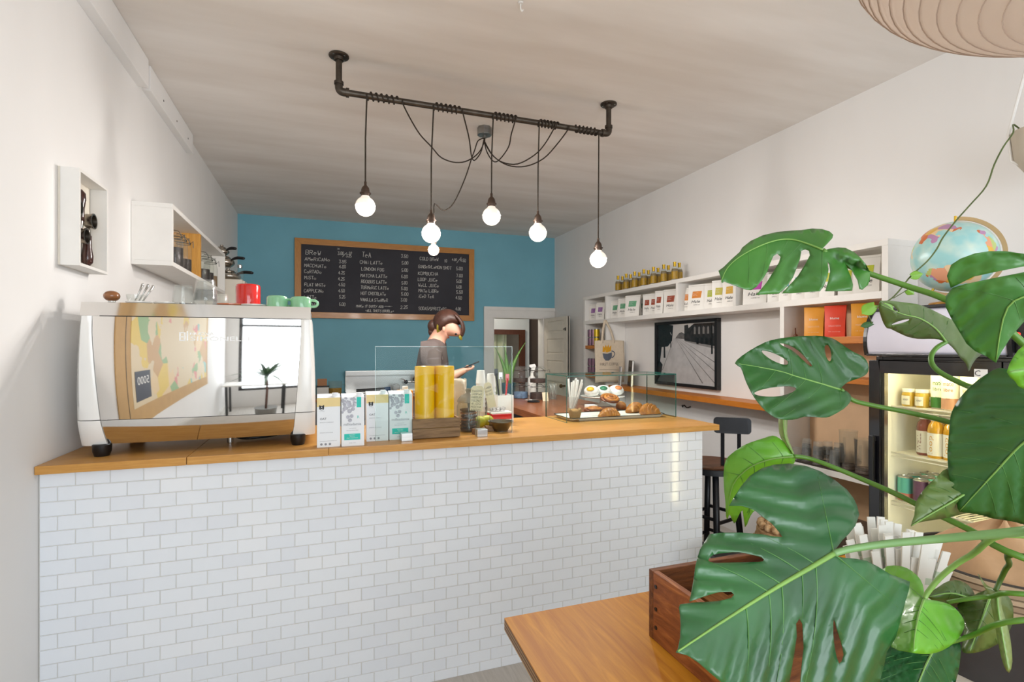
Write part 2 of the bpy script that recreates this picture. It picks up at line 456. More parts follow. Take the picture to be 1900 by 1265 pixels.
def tile_mesh(w, hgt, mi):
    key = (round(w, 3), round(hgt, 3), mi)
    if key in tm: return tm[key]
    me = bpy.data.meshes.new('tile')
    b = .0016; X, Z = w / 2, hgt / 2
    vs = [(-X, 0, -Z), (X, 0, -Z), (X, 0, Z), (-X, 0, Z), (-X, -.0065, -Z), (X, -.0065, -Z), (X, -.0065, Z), (-X, -.0065, Z),
          (-X + b, -.008, -Z + b), (X - b, -.008, -Z + b), (X - b, -.008, Z - b), (-X + b, -.008, Z - b)]
    fs = [(0, 1, 5, 4), (1, 2, 6, 5), (2, 3, 7, 6), (3, 0, 4, 7), (4, 5, 9, 8), (5, 6, 10, 9), (6, 7, 11, 10), (7, 4, 8, 11), (8, 9, 10, 11)]
    me.from_pydata(vs, [], fs); me.materials.append(M_tile[mi])
    tm[key] = me
    return me
bl = wloc(bar)
rest = MB()
for i, (x0, x1, z0, z1) in enumerate(tiles):
    me = tile_mesh(x1 - x0, z1 - z0, random.choice((0, 0, 0, 1, 2, 3)))
    c = Vector(((x0 + x1) / 2, YT + .0085, (z0 + z1) / 2))
    if i < 300:
        o = bpy.data.objects.new('tile', me); COL.objects.link(o); o.parent = bar
        o.location = c - bl
        o.rotation_euler = (random.uniform(-.006, .006), 0, random.uniform(-.006, .006))
    else:
        rest.add([v.co + c for v in me.vertices], [tuple(p.vertices) for p in me.polygons])
rest.build('tile_field', M_tile[0], bar, kind='stuff')
# worktop: two boards and the deep part under the machine
wt = thing('bar_worktop', 'honey oak worktop running along the top of the tiled bar', 'worktop', (0.5, 2.5, ZU))
MB().box(XL + .002, -.483, 2.257, 2.96, ZU, ZT).build('board', M_oak, wt, bevel=0.003)
MB().box(-.481, .02, 2.257, 2.96, ZU, ZT).build('board', M_oak, wt, bevel=0.003)
MB().box(0.0205, 1.991, 2.257, 2.88, ZU, ZT).build('board', M_oak, wt, bevel=0.003)
rc = thing('return_counter', 'brown wooden side counter running back from the bar with jars on it', 'counter', (1.55, 3.5, 0))
MB().box(1.235, 1.93, 2.882, 4.40, 1.015, 1.06).build('counter_top', M_redwood, rc, bevel=0.003)
MB().box(1.27, 1.88, 2.90, 4.36, 0, 1.015).build('cabinet_body', mat('charcoal_laminate', '#3a3b40', 0.5), rc)
# cabinet under the machine, behind the bar
MB().box(XL + .004, 0.0, 2.412, 2.92, 0, ZU).build('under_counter_cabinet', mat('grey_laminate', '#77777a', .5), label='grey cabinet standing under the worktop behind the tiled bar', cat='cabinet')
# back counter along the teal wall
bc = thing('back_counter', 'brown counter with grey doors along the teal wall', 'counter', (0.3, 6.5, 0))
MB().box(XL + .003, 2.0, 6.20, YB - .003, .865, .90).build('counter_top', M_redwood, bc, bevel=0.003)
MB().box(XL + .003, 1.98, 6.25, YB - .003, 0, .864).build('cabinet_body', mat('grey_laminate', '#77777a', .5), bc)
for k in range(4):
    x = -.9 + k * .72
    dd = MB().box(x, x + .7, 6.235, 6.25, .1, .84).build('cabinet_door', mat('grey_laminate', '#77777a', .5), bc, bevel=0.003)
    MB().box(x + .62, x + .635, 6.21, 6.235, .5, .64).build('handle', M_steel, dd)
# stainless sink unit
sk = thing('sink_unit', 'stainless steel sink with tall splashback against the teal wall', 'sink', (.95, 6.5, .9))
MB().box(.252, 1.72, 6.77, YB - .004, .90, 1.125).build('splashback', M_steel, sk, bevel=0.003)
MB().box(.252, 1.72, 6.70, YB - .004, 1.125, 1.185).build('splash_ledge', M_steel, sk, bevel=0.004)
b = MB().box(.252, .80, 6.22, 6.77, .90, .935).box(1.40, 1.72, 6.22, 6.77, .90, .935).box(.8, 1.4, 6.22, 6.30, .90, .935).box(.8, 1.4, 6.68, 6.77, .90, .935)
b.build('drainboard', M_steel, sk, bevel=0.003)
tp = MB().cyl((.98, 6.77, 1.04), (.98, 6.68, 1.04), .022).cyl((1.18, 6.77, 1.04), (1.18, 6.68, 1.04), .022).cyl((.98, 6.70, 1.04), (1.18, 6.70, 1.04), .012)
tp.tube(crom([(1.08, 6.70, 1.04), (1.08, 6.68, 1.10), (1.08, 6.58, 1.12), (1.08, 6.50, 1.05)], 5), .011)
tp.cyl((.98, 6.68, 1.04), (.98, 6.66, 1.04), .026).cyl((1.18, 6.68, 1.04), (1.18, 6.66, 1.04), .026)
tpo = tp.build('tap', M_chrome, sk, smooth='auto')
for xx in (.98, 1.18): MB().tube([(xx, 6.67, 1.04), (xx - .03, 6.66, 1.075), (xx - .055, 6.65, 1.08)], .008).build('lever', M_chrome, tpo, smooth=True)
# ------------------------------------------------------------------ espresso machine
M_mirror = mat('polished_steel', '#e9e7e4', 0.03, 1.0, var=0.004)
M_band = mat('polished_steel_band', '#e2e0dd', 0.08, 1.0, var=0.01)
M_mwhite = mat('machine_white', '#f0efec', 0.22, var=0.01, coat=0.4)
em = thing('espresso_machine', 'large mirror-polished espresso machine with white side columns on the bar', 'espresso machine', (-.446, 2.62, ZT))
YM = 2.335
xc = -.446
# outline of the front: half widths by height (outer column, inner mirror edge)
def hw(z):                 # outer half width
    t = (z - 1.10) / (1.64 - 1.10)
    return .412 - .016 * t + .006 * math.sin(PI * min(1, max(0, t)))
def iw(z):                 # mirror half width
    t = (z - 1.10) / (1.59 - 1.10)
    return .322 + .036 * min(1, t * 1.15) ** .7
def yf(z, u):              # front surface, slightly convex both ways (u = -1..1)
    t = (z - 1.10) / .54
    lo = max(0.0, (1.2 - z) / .1)
    return YM + .012 * u * u + .20 * (z - 1.43) ** 2 + .028 * lo ** 1.3
def front(z0, z1, nv, name, m):
    mb = MB(); mb.grid(40, nv, lambda u, v: Vector((xc + (2 * u - 1) * iw(z0 + (z1 - z0) * v), yf(z0 + (z1 - z0) * v, 2 * u - 1), z0 + (z1 - z0) * v)))
    return mb.build(name, m, em, smooth=True)
fp = front(1.2005, 1.587, 30, 'mirror_panel', M_mirror)
front(1.105, 1.1985, 10, 'lower_panel', M_band)
# top band: wraps the whole width
tb = MB()
def band(u, v):
    z = 1.590 + (1.640 - 1.590) * v; w_ = .396
    return Vector((xc + (2 * u - 1) * w_, yf(1.590, 2 * u - 1) - .004 + .012 * v, z))
tb.grid(40, 3, band); tb.build('top_band', M_band, em, smooth=True)
for sgn in (-1, 1):
    MB().box(xc + sgn * .355 - .0008, xc + sgn * .355 + .0008, 2.36, 2.39, 1.592, 1.639).build('band_seam', M_dark, em)
MB().box(xc - .39, xc + .39, 2.415, 2.90, 1.60, 1.639).build('cup_tray', M_steel, em)
MB().grid(30, 1, lambda u, v: Vector((xc + (2 * u - 1) * .392, YM + .06 + .018 * (2 * u - 1) ** 2 + (.02 if v == 0 else .06), 1.6395))).build('tray_lip', M_band, em)
MB().box(xc - .36, xc + .36, 2.42, 2.86, 1.13, 1.60).build('body', mat('machine_grey', '#55565a', .4), em)
MB().box(xc - .36, xc + .36, 2.42, 2.86, 1.105, 1.13).build('drip_base', M_steel, em)
# white side columns: upper and lower piece on each side
for sgn in (-1, 1):
    for z0, z1, nm in ((1.202, 1.588, 'side_column'), (1.100, 1.199, 'column_foot')):
        mb = MB(); n = 14; rings = []
        for i in range(n + 1):
            z = z0 + (z1 - z0) * i / n
            a, o_ = iw(z) + .0015, hw(z)
            yy = yf(z, 1) - .006
            sec = [(a, yy + .10), (a, yy + .002), (a + (o_ - a) * .3, yy - .003), (a + (o_ - a) * .8, yy + .004), (o_, yy + .022), (o_, yy + .16), (o_ - .004, 2.86), (a + .0, 2.86)]
            rings.append([Vector((xc + sgn * p, q, z)) for p, q in sec])
        k = len(rings[0])
        vs = [v for r_ in rings for v in r_]
        fs = [(i * k + j, i * k + (j + 1) % k, (i + 1) * k + (j + 1) % k, (i + 1) * k + j) for i in range(n) for j in range(k)]
        fs += [tuple(range(k)), tuple(range(n * k, n * k + k))]
        mb.add(vs, fs); mb.build(nm, M_mwhite, em, smooth='auto')
    for yy in (2.40, 2.80):
        f_ = MB().lathe([(.024, 0), (.026, .006), (.030, .018), (.031, .043), (.028, .046)], 20, (xc + sgn * .345, yy, ZT))
        f_.build('rubber_foot', M_blackp, em, smooth='auto')
# drain hose and cable under the machine
MB().tube(crom([(-.35, 2.62, 1.10), (-.36, 2.6, 1.075), (-.30, 2.58, 1.070), (-.2, 2.62, 1.075), (-.16, 2.66, 1.1)], 5), .006).build('cable', M_blackp, em, smooth=True)
MB().cyl((-.38, 2.55, 1.061), (-.38, 2.55, 1.10), .012).build('drain_spout', M_steel, em, smooth='auto')
# raised lettering on the mirror
def onm(u, v, h=.0015):
    return Vector((u, yf(v, (u - xc) / iw(v)) - h, v))
lt = MB()
letter(lt, 'SIMONELLI', onm, -.485, 1.497, width=.205, height=.017)
letter(lt, 'NUOVA', onm, -.487, 1.520, width=.082, height=.010)
for a, b_ in (((-.523, 1.497), (-.519, 1.530)), ((-.523, 1.526), (-.507, 1.530)), ((-.507, 1.497), (-.503, 1.530)), ((-.523, 1.497), (-.507, 1.500)), ((-.516, 1.510), (-.510, 1.514)), ((-.498, 1.497), (-.494, 1.534))):
    x0, z0 = a; x1, z1 = b_
    lt.add([onm(x0, z0), onm(x1, z0), onm(x1, z1), onm(x0, z1)], [(0, 1, 2, 3)])
lt.build('maker_lettering', mat('silver_letters', '#f4f4f4', 0.3, 0.0, var=.01), em, solid=0.002)

# ------------------------------------------------------------------ what stands on the machine (tray top 1.639)
TZ = 1.6395
M_glass = glass('tumbler_glass', '#fbfcfb', 1.45, body=0.06)
M_jarglass = glass('jar_glass', '#fafbf9', 1.32, body=.03)
M_ceram = mat('white_ceramic', '#efede8', 0.15, var=.01, coat=.5)
M_green = mat('green_glaze', '#8cc79b', 0.12, var=.03, coat=.6)
M_red = mat('red_enamel', '#d3201c', 0.12, var=.03, coat=.6)
M_terra = mat('terracotta_glaze', '#c97a55', 0.2, var=.04, coat=.4)
kb = thing('tamper', 'tamper with round brown wooden knob on the machine top at far left', 'tamper', (-.792, 2.5, TZ))
MB().lathe([(.0001, 0), (.026, 0), (.027, .008), (.012, .012), (.0115, .018)], 20, (-.792, 2.5, TZ)).build('metal_base', M_steel, kb, smooth='auto')
MB().sphere((-.792, 2.5, TZ + .036), .0275, 20, 12, (1.02, 1.02, .78)).build('wooden_knob', wood('knob_wood', '#9a6233', '#7b4922', 9, (1, 1, 6), .3, coat=.5), kb, smooth=True)
def mug(name, x, y, r, hgt, m, label, hang, cat='mug', inv=True):
    t = thing(name, label, cat, (x, y, TZ))
    MB().lathe([(r, 0), (r, hgt * .78), (r * .97, hgt * .88), (r * .86, hgt * .97), (r * .7, hgt), (.0001, hgt)], 32, (x, y, TZ)).build('cup_body', m, t, smooth='auto')
    c_, s_ = math.cos(hang), math.sin(hang)
    pts = [(x + c_ * (r + dx), y + s_ * (r + dx), TZ + z * hgt) for dx, z in ((-.004, .75), (.018, .72), (.027, .5), (.018, .25), (-.004, .22))]
    MB().tube(crom(pts, 4), .006).build('handle', m, t, smooth=True)
    return t
mug('green_mug', -.188, 2.48, .0425, .055, M_green, 'upturned pale green mug, left of the two green ones on the machine', 0.3)
mug('green_mug', -.092, 2.47, .0425, .053, M_green, 'upturned pale green mug, right of the two at the machine corner', 0.2)
rcan = thing('canister', 'tall bright red enamel canister standing on the espresso machine', 'canister', (-.335, 2.76, TZ))
MB().lathe([(.052, 0), (.053, .004), (.053, .118), (.050, .127), (.044, .130), (.0001, .130)], 36, (-.335, 2.76, TZ)).build('canister_body', M_red, rcan, smooth='auto')
def saucer(x, y, r, m, label):
    MB().lathe([(.0001, 0), (r * .55, 0), (r * .6, .004), (r, .012), (r, .016), (r * .93, .017), (r * .6, .010), (.0001, .009)], 32, (x, y, TZ)).build('saucer', m, smooth='auto', label=label, cat='saucer')
saucer(-.372, 2.50, .052, M_terra, 'terracotta coloured saucer in front of the red canister')
saucer(-.283, 2.50, .052, M_ceram, 'white saucer on the machine beside the terracotta one')
saucer(-.70, 2.50, .045, M_ceram, 'white saucer under the glass of spoons on the machine')
saucer(-.605, 2.50, .045, M_ceram, 'white saucer beside the upturned tumblers on the machine')
def tumbler(x, y, z, r, hgt, label, group=None, inv=True, facets=10, m=None, name='tumbler', nm='glass'):
    prof = [(r, 0), (r * .98, hgt * .25), (r * .88, hgt * .7), (r * .78, hgt), (r * .70, hgt), (r * .80, hgt * .65), (r * .92, hgt * .25), (r * .93, 0), (r, 0)]
    base = [(r * .78, hgt * .93), (.0001, hgt * .93), ]
    if not inv:
        prof = [(a, hgt - b) for a, b in prof]; base = [(a, hgt - b) for a, b in base]
    t = thing(name, label, nm, (x, y, z), group)
    MB().lathe(prof, facets * 2, (x, y, z), cap=False).build('glass_wall', m or M_glass, t, smooth='auto')
    MB().lathe(base, facets * 2, (x, y, z), cap=False).build('glass_base', m or M_glass, t)
    return t
tumbler(-.545, 2.50, TZ, .041, .088, 'upturned faceted tumbler, left of the stack on the espresso machine')
tumbler(-.468, 2.52, TZ, .046, .080, 'upturned tumbler at the bottom of the stack on the machine')
tumbler(-.468, 2.52, TZ + .030, .045, .086, 'upturned tumbler stacked on another above the espresso machine')
tumbler(-.425, 2.60, TZ, .034, .066, 'small upturned tumbler behind the glass stack on the machine')
sg = tumbler(-.72, 2.53, TZ + .002, .032, .045, 'short glass holding teaspoons on the espresso machine', inv=False)
for k, (dx, lean) in enumerate(((-.012, .35), (.0, .45), (.012, .55))):
    p0 = Vector((-.715 + dx, 2.53, TZ + .008)); dr = Vector((lean, .1, 1)).normalized()
    t = MB().tube([p0, p0 + dr * .05, p0 + dr * .085], [.003, .003, .005], 8)
    t.sphere(p0 + dr * .086, .007, 10, 6, (.8, .4, 1))
    t.build('teaspoon', M_steel, smooth=True, label='steel teaspoon leaning in the short glass, %s from the left' % ORD[k], cat='spoon', group='teaspoons on the machine')
tr = MB().lathe([(.0001, 0), (.07, 0), (.085, .022), (.088, .025), (.080, .024), (.066, .005), (.0001, .004)], 32, (-.61, 2.70, TZ))
tr.build('tray', M_black, smooth='auto', label='round black dish lying behind the tumblers on the machine', cat='dish')
# ------------------------------------------------------------------ shadow box with portafilters on the left wall
sb = thing('shadow_box', 'white deep box frame holding old portafilters on the left wall', 'box frame', (XL, 2.57, 1.783))
y0, y1, z0, z1, xb = 2.43, 2.712, 1.783, 2.154, -.872
t_ = .012
MB().box(XL + .001, XL + .008, y0, y1, z0, z1).build('back_panel', M_cream, sb)
for (a, b_, c_, e_) in ((y0, y0 + t_, z0, z1), (y1 - t_, y1, z0, z1), (y0 + t_, y1 - t_, z0, z0 + t_), (y0 + t_, y1 - t_, z1 - t_, z1)):
    MB().box(XL + .008, xb, a, b_, c_, e_).build('frame_side', M_white, sb, bevel=.0015)
M_handle = wood('dark_handle', '#4a231b', '#2e1410', 9, (6, 6, 1), .25, coat=.5)
M_oldsteel = mat('worn_steel', '#a29b92', 0.25, 1.0, var=.15)
def portafilter(y, zc, up, label):
    g = 1 if up else -1                     # up: handle above, basket below
    t = thing('portafilter', label, 'portafilter', (-.905, y, zc - .13))
    x = -.912
    MB().tube([(x, y, zc + g * .125), (x, y, zc + g * .11), (x, y, zc + g * .085), (x, y, zc + g * .05), (x, y, zc + g * .02), (x, y, zc + g * .0)], [.008, .019, .0205, .015, .0145, .015], 14).build('handle', M_handle, t, smooth=True)
    MB().cyl((x, y, zc), (x, y, zc - g * .03), .012, .009).build('ferrule', M_oldsteel, t, smooth='auto')
    bk = MB().lathe([(.0001, -.012), (.026, -.012), (.029, -.008), (.029, .012), (.032, .013), (.032, .018), (.026, .018), (.024, -.004), (.0001, -.006)], 24)
    bk.xf(Matrix.Translation((x + .006, y, zc - g * .06)) @ Matrix.Rotation(PI / 2, 4, 'Y'))
    bk.build('basket', M_oldsteel, t, smooth='auto')
portafilter(2.478, 1.955, False, 'portafilter at the near side of the box frame with its basket upward')
portafilter(2.545, 1.975, True, 'dark-handled portafilter hanging basket-down in the middle of the box frame')
portafilter(2.615, 1.930, False, 'reddish handled portafilter at the far side of the box frame')

# ------------------------------------------------------------------ wall cubby with swing-top jars
cb = thing('wall_cubby', 'long white open wall cubby above the espresso machine', 'shelf', (XL, 4.02, 1.905))
cy0, cy1, cz0, cz1, cxf = 3.227, 4.82, 1.905, 2.235, -.754
tk = .024
for nm, a in (('top_board', (XL + .001, cxf, cy0, cy1, cz1 - tk, cz1)), ('bottom_board', (XL + .001, cxf, cy0, cy1, cz0, cz0 + tk)),
              ('end_board', (XL + .001, cxf, cy0, cy0 + tk, cz0 + tk, cz1 - tk)), ('end_board', (XL + .001, cxf, cy1 - tk, cy1, cz0 + tk, cz1 - tk)),
              ('back_board', (XL + .001, XL + .010, cy0 + tk, cy1 - tk, cz0 + tk, cz1 - tk))):
    MB().box(*a).build(nm, M_white, cb, bevel=.002)
MB().box(XL + .012, cxf - .002, 3.90, 3.935, cz0 + tk, cz1 - tk).build('wooden_divider', wood('pine_divider', '#d8a04c', '#bd8435', 6, (12, 12, 1), .5), cb)
M_bean = mat('coffee_bean', '#2c1b12', .45, var=.25, scale=60, bump=.5)
M_wire = mat('wire', '#8c8a86', .25, 1.0)
def clip_jar(x, y, z, r, hgt, label, group, fill, fm, nm='jar', lidm=None):
    t = thing('clip_jar', label, nm, (x, y, z), group)
    MB().lathe([(r * .9, 0), (r, .01), (r, hgt * .66), (r * .8, hgt * .80), (r * .78, hgt * .86)], 24, (x, y, z), cap=False).build('glass_body', M_jarglass, t, smooth='auto')
    MB().lathe([(.0001, 0), (r * .93, .001), (r * .94, .01), (r * .94, hgt * fill), (.0001, hgt * fill + .003)], 20, (x, y, z + .003)).build('contents', fm, t, smooth='auto')
    MB().lathe([(r * .82, 0), (r * .84, .006), (r * .84, .014), (r * .6, .026), (.0001, .03)], 24, (x, y, z + hgt * .865)).build('lid', lidm or M_jarglass, t, smooth='auto')
    w_ = MB()
    ring = [(x + r * .87 * math.cos(a), y + r * .87 * math.sin(a), z + hgt * .83) for a in [2 * PI * i / 16 for i in range(17)]]
    w_.tube(ring, .0022, 6)
    w_.tube([(x + r * .85, y - r * .2, z + hgt * .83), (x + r * 1.2, y - r * .3, z + hgt * .90), (x + r * 1.25, y - r * .35, z + hgt * .72)], .0022, 6)
    w_.tube([(x + r * .85, y + r * .2, z + hgt * .83), (x + r * .4, y + r * .2, z + hgt * 1.0), (x - r * .3, y, z + hgt * 1.02)], .0022, 6)
    w_.build('wire_clasp', M_wire, t)
    return t
for k, (yy, fl) in enumerate(((3.60, .55), (3.705, .35), (3.81, .40))):
    clip_jar(-.83, yy, cz0 + tk, .046, .235, 'swing-top jar of coffee beans, %s from the near end of the wall cubby' % ORD[k], 'swing-top jars in the wall cubby', fl, M_bean)
for k, (yy, fl) in enumerate(((4.33, .45), (4.47, .42), (4.62, .40))):
    clip_jar(-.825, yy, cz0 + tk, .050, .235, 'swing-top jar behind the wooden divider of the cubby, %s from the divider' % ORD[k], 'swing-top jars in the wall cubby', fl, M_bean if k < 2 else mat('oats', '#8a6f50', .8, bump=.3, scale=80))

# ------------------------------------------------------------------ tall cabinet with stacked kettles in the far left corner
tc_ = thing('tall_cabinet', 'tall cream cabinet in the left corner with steel pots on top', 'cabinet', (-.78, 5.4, 0))
MB().box(XL + .003, -.66, 5.05, 5.75, 0.0, 2.06).build('body', M_cream, tc_, bevel=.004)
MB().box(-.66, -.642, 5.06, 5.74, .05, 2.05).build('door', M_cream, tc_, bevel=.004)
M_pot = mat('pot_steel', '#b9b2a8', 0.2, 1.0, var=.12, scale=8)
def pot(x, y, z, r, hgt, label, lean=0.0):
    t = thing('steel_pot', label, 'pot', (x, y, z))
    MB().lathe([(.0001, 0), (r * .6, 0), (r * .95, hgt * .3), (r, hgt * .5), (r * .92, hgt * .75), (r * .6, hgt * .95), (r * .62, hgt), (.0001, hgt * 1.02)], 28, (x, y, z)).build('pot_body', M_pot, t, smooth='auto')
    MB().tube(crom([(x + r * .75, y - .02, z + hgt * .82), (x + r * 1.3, y - .04, z + hgt * .98), (x + r * 2.0, y - .06, z + hgt * .92)], 5), [.008, .009, .010, .012, .013, .014, .014, .014, .014, .013, .009], 10).build('handle', M_blackp, t, smooth=True)
    MB().lathe([(.0001, 0), (r * .55, 0), (r * .5, .01), (.014, .018), (.014, .03), (.0001, .034)], 20, (x, y, z + hgt * 1.0)).build('lid', M_pot, t, smooth='auto')
pot(-.80, 5.25, 2.06, .105, .085, 'wide steel pot at the bottom of the stack on the tall cabinet')
pot(-.83, 5.25, 2.185, .085, .085, 'steel pot in the middle of the stack on the tall cabinet')
pot(-.85, 5.25, 2.292, .062, .060, 'small steel pot on top of the stack on the tall cabinet')
ct = thing('carafe', 'small glass carafe with chrome cap beside the steel pots', 'carafe', (-.685, 5.10, 2.06))
MB().lathe([(.0001, 0), (.028, 0), (.032, .02), (.03, .06), (.018, .09), (.016, .11)], 20, (-.685, 5.10, 2.06), cap=False).build('glass_body', M_jarglass, ct, smooth='auto')
MB().lathe([(.019, 0), (.02, .02), (.012, .03), (.0001, .032)], 20, (-.685, 5.10, 2.165)).build('cap', M_chrome, ct, smooth='auto')

# ------------------------------------------------------------------ chalkboard menu on the teal wall
bd = thing('menu_board', 'long chalkboard drinks menu in a honey wood frame on the teal wall', 'chalkboard', (.79, YB, 1.83))
bx0, bx1, bz0, bz1, fw = -.324, 1.905, 1.83, 2.79, .072
M_slate = mat('chalk_slate', '#35343a', .85, var=.12, scale=2.2, col2='#3f3e44')
M_honey = wood('honey_frame', '#c8893c', '#b3742c', 5, (1.5, 10, 10), .4, coat=.2)
M_honeyv = wood('honey_frame_upright', '#c8893c', '#b3742c', 5, (10, 10, 1.5), .4, coat=.2)
MB().box(bx0 + fw - .01, bx1 - fw + .01, YB - .022, YB - .002, bz0 + fw - .01, bz1 - fw + .01).build('slate', M_slate, bd)
def mitre(poly, m):
    MB().prism(poly, lambda u, v, h: Vector((u, YB - h, v)), .002, .04).build('frame_rail', m, bd, bevel=.002)
mitre([(bx0, bz1), (bx1, bz1), (bx1 - fw, bz1 - fw), (bx0 + fw, bz1 - fw)], M_honey)
mitre([(bx0, bz0), (bx1, bz0), (bx1 - fw, bz0 + fw), (bx0 + fw, bz0 + fw)], M_honey)
mitre([(bx0, bz0), (bx0, bz1), (bx0 + fw, bz1 - fw), (bx0 + fw, bz0 + fw)], M_honeyv)
mitre([(bx1, bz0), (bx1, bz1), (bx1 - fw, bz1 - fw), (bx1 - fw, bz0 + fw)], M_honeyv)
M_chalk = mat('chalk', '#e4e2dc', .9, var=.12, scale=90)
def chalk(s_, zx0, zy, zx1, hh=30, w_=.0050):
    k = 5.278
    a = onY(540 + zx0 / k, 420 + zy / k, YB - .0235); b_ = onY(540 + zx1 / k, 420 + zy / k, YB - .0235)
    hgt = hh / k / F * (SA * a.x + CA * YB)
    mb = MB(); hand(mb, s_, lambda u, v: Vector((u, YB - .0235, v)), a.x, a.z, b_.x - a.x, hgt, w_)
    mb.build('chalk_line', M_chalk, bd)
for a in (('BReW', 142, 272, 300, 42), ('AMeRiCANo', 135, 330, 385), ('MACCHiATo', 130, 395, 350), ('CoRTADo', 130, 454, 302), ('MiSTo', 132, 514, 252), ('FLAT WHiTe', 132, 582, 342), ('CAPPUCiNo', 128, 642, 322),
          ('LATTe', 130, 706, 255), ('MOCHA', 130, 782, 262), ('3.00', 458, 275, 520), ('/', 512, 300, 540, 45), ('3.25', 538, 300, 596), ('3.95', 470, 357, 545), ('4.00', 470, 407, 540), ('4.25', 465, 467, 530),
          ('4.25', 462, 527, 527), ('4.50', 465, 583, 530), ('4.50', 465, 643, 530), ('5.25', 472, 703, 535), ('6.00', 472, 776, 535), ('SM', 455, 224, 475, 12), ('LG', 570, 262, 600, 14),
          ('TeA', 695, 298, 790, 48), ('CHAi LATTe', 675, 362, 902), ('LONDON FOG', 690, 430, 915), ('MATCHA LATTe', 683, 494, 947), ('ROOiBUS LATTe', 687, 552, 942), ('TURMeRiC LATTe', 683, 610, 962), ('HOT CHOCOLATe', 685, 668, 932),
          ('VANiLLA STeAMeR', 680, 730, 950), ('MAKe iT DiRTY ADD', 640, 790, 912, 22), ('>', 915, 790, 1025, 18), ('*ALL SHOTS DOUBLe*', 728, 835, 1012, 24),
          ('3.50', 1078, 305, 1150), ('5.00', 1085, 371, 1150), ('5.00', 1083, 441, 1148), ('6.00', 1080, 504, 1146), ('5.00', 1083, 566, 1142), ('5.00', 1080, 622, 1146), ('5.00', 1080, 676, 1152), ('3.00', 1075, 732, 1138), ('2.25', 1072, 805, 1148),
          ('COLD BReW', 1262, 328, 1448), ('10', 1500, 350, 1530, 26), ('4.00', 1578, 335, 1625, 22), ('/', 1635, 360, 1665, 60), ('4.50', 1658, 345, 1715), ('GiNGeR/LeMON SHOT', 1248, 405, 1574), ('KOMBUCHA', 1245, 472, 1447),
          ('LOOP JUiCe', 1243, 532, 1437), ('WeLL JUiCe', 1247, 588, 1452), ('MATe LiBRe', 1250, 642, 1450), ('iCeD TeA', 1250, 696, 1402), ('SODAS/SPRiTZeRS', 1250, 817, 1525),
          ('5.00', 1618, 425, 1685), ('7.00', 1618, 495, 1685), ('5.00', 1620, 550, 1675), ('6.00', 1620, 606, 1672), ('5.50', 1620, 656, 1685), ('4.50', 1612, 713, 1675), ('4.00', 1612, 822, 1665)):
    chalk(*a)

# ------------------------------------------------------------------ pipe chandelier
M_pipe = mat('iron_pipe', '#5d554d', 0.42, 0.85, var=.2, scale=20)
M_bronze = mat('bronze_socket', '#5a4a40', 0.4, 0.7, var=.15)
M_cord = mat('brown_cord', '#33291f', .8)
YP, ZP, RP = 2.945, 2.838, .0165
x1, x2 = .078, 1.718
ch = thing('pipe_chandelier', 'industrial iron pipe lamp with globe bulbs hanging on brown cords', 'chandelier', (.9, YP, HC))
fy = 2.945
for x in (x1, x2):
    fl = MB().lathe([(.0001, HC - .001), (.052, HC - .001), (.052, HC - .007), (.048, HC - .010), (.026, HC - .012), (.024, HC - .028), (.0001, HC - .028)], 28, (x, YP, 0)).build('flange', M_pipe, ch, smooth='auto')
    for k in range(4):
        a = PI / 4 + k * PI / 2
        MB().cyl((x + .038 * math.cos(a), YP + .038 * math.sin(a), HC - .011), (x + .038 * math.cos(a), YP + .038 * math.sin(a), HC - .0085), .006, n=8).build('screw', M_steel, fl)
    MB().cyl((x, YP, HC - .012), (x, YP, ZP + .04), RP).build('drop_pipe', M_pipe, ch, smooth='auto')
    sg_ = 1 if x == x1 else -1
    e = MB().tube(crom([(x, YP, ZP + .045), (x, YP, ZP + .02), (x + sg_ * .006, YP, ZP + .006), (x + sg_ * .02, YP, ZP), (x + sg_ * .045, YP, ZP)], 4), .0205, 16)
    e.cyl((x, YP, ZP + .036), (x, YP, ZP + .052), .0245).cyl((x + sg_ * .036, YP, ZP), (x + sg_ * .052, YP, ZP), .0245)
    e.build('elbow', M_pipe, ch, smooth='auto')
MB().cyl((x1 + .03, YP, ZP), (x2 - .03, YP, ZP), RP, n=20).build('cross_pipe', M_pipe, ch, smooth='auto')
jb = MB(); oc = [(.052 * math.cos(PI / 8 + k * PI / 4), .052 * math.sin(PI / 8 + k * PI / 4)) for k in range(8)]
jbx, jby = 1.075, 3.56
jb.prism(oc, lambda u, v, h: Vector((jbx + u, jby + v, HC - h)), .001, .055); jb.cyl((jbx, jby, HC - .055), (jbx, jby, HC - .075), .014)
jb.build('junction_box', mat('galvanised', '#a9aaa8', .35, 1.0, var=.25, scale=18), ch, bevel=.002)
bulbs = [(678, 383, 680, 738, 680), (800, 433, 803, 853, 802), (912, 401, 913, 957, 912), (998, 432, 998, 1035, 998), (1110, 481, 1108, 1066, 1110)]
M_bulb = bpy.data.materials.new('bulb_lit'); nt, N, L, B = nodes_of(M_bulb)      # frosted glass: glows and lets the filament light through
tr_ = N.new('ShaderNodeBsdfTransparent'); em_ = N.new('ShaderNodeEmission'); em_.inputs[0].default_value = lin('#ffeed6'); em_.inputs[1].default_value = 7.0
mx_ = N.new('ShaderNodeMixShader'); mx_.inputs[0].default_value = .45
L.new(tr_.outputs[0], mx_.inputs[1]); L.new(em_.outputs[0], mx_.inputs[2]); L.new(mx_.outputs[0], N['Material Output'].inputs[0]); N.remove(B)
M_bulbtop = mat('bulb_shade', '#f3ece2', .35, emit='#ffeedd', estr=.62)
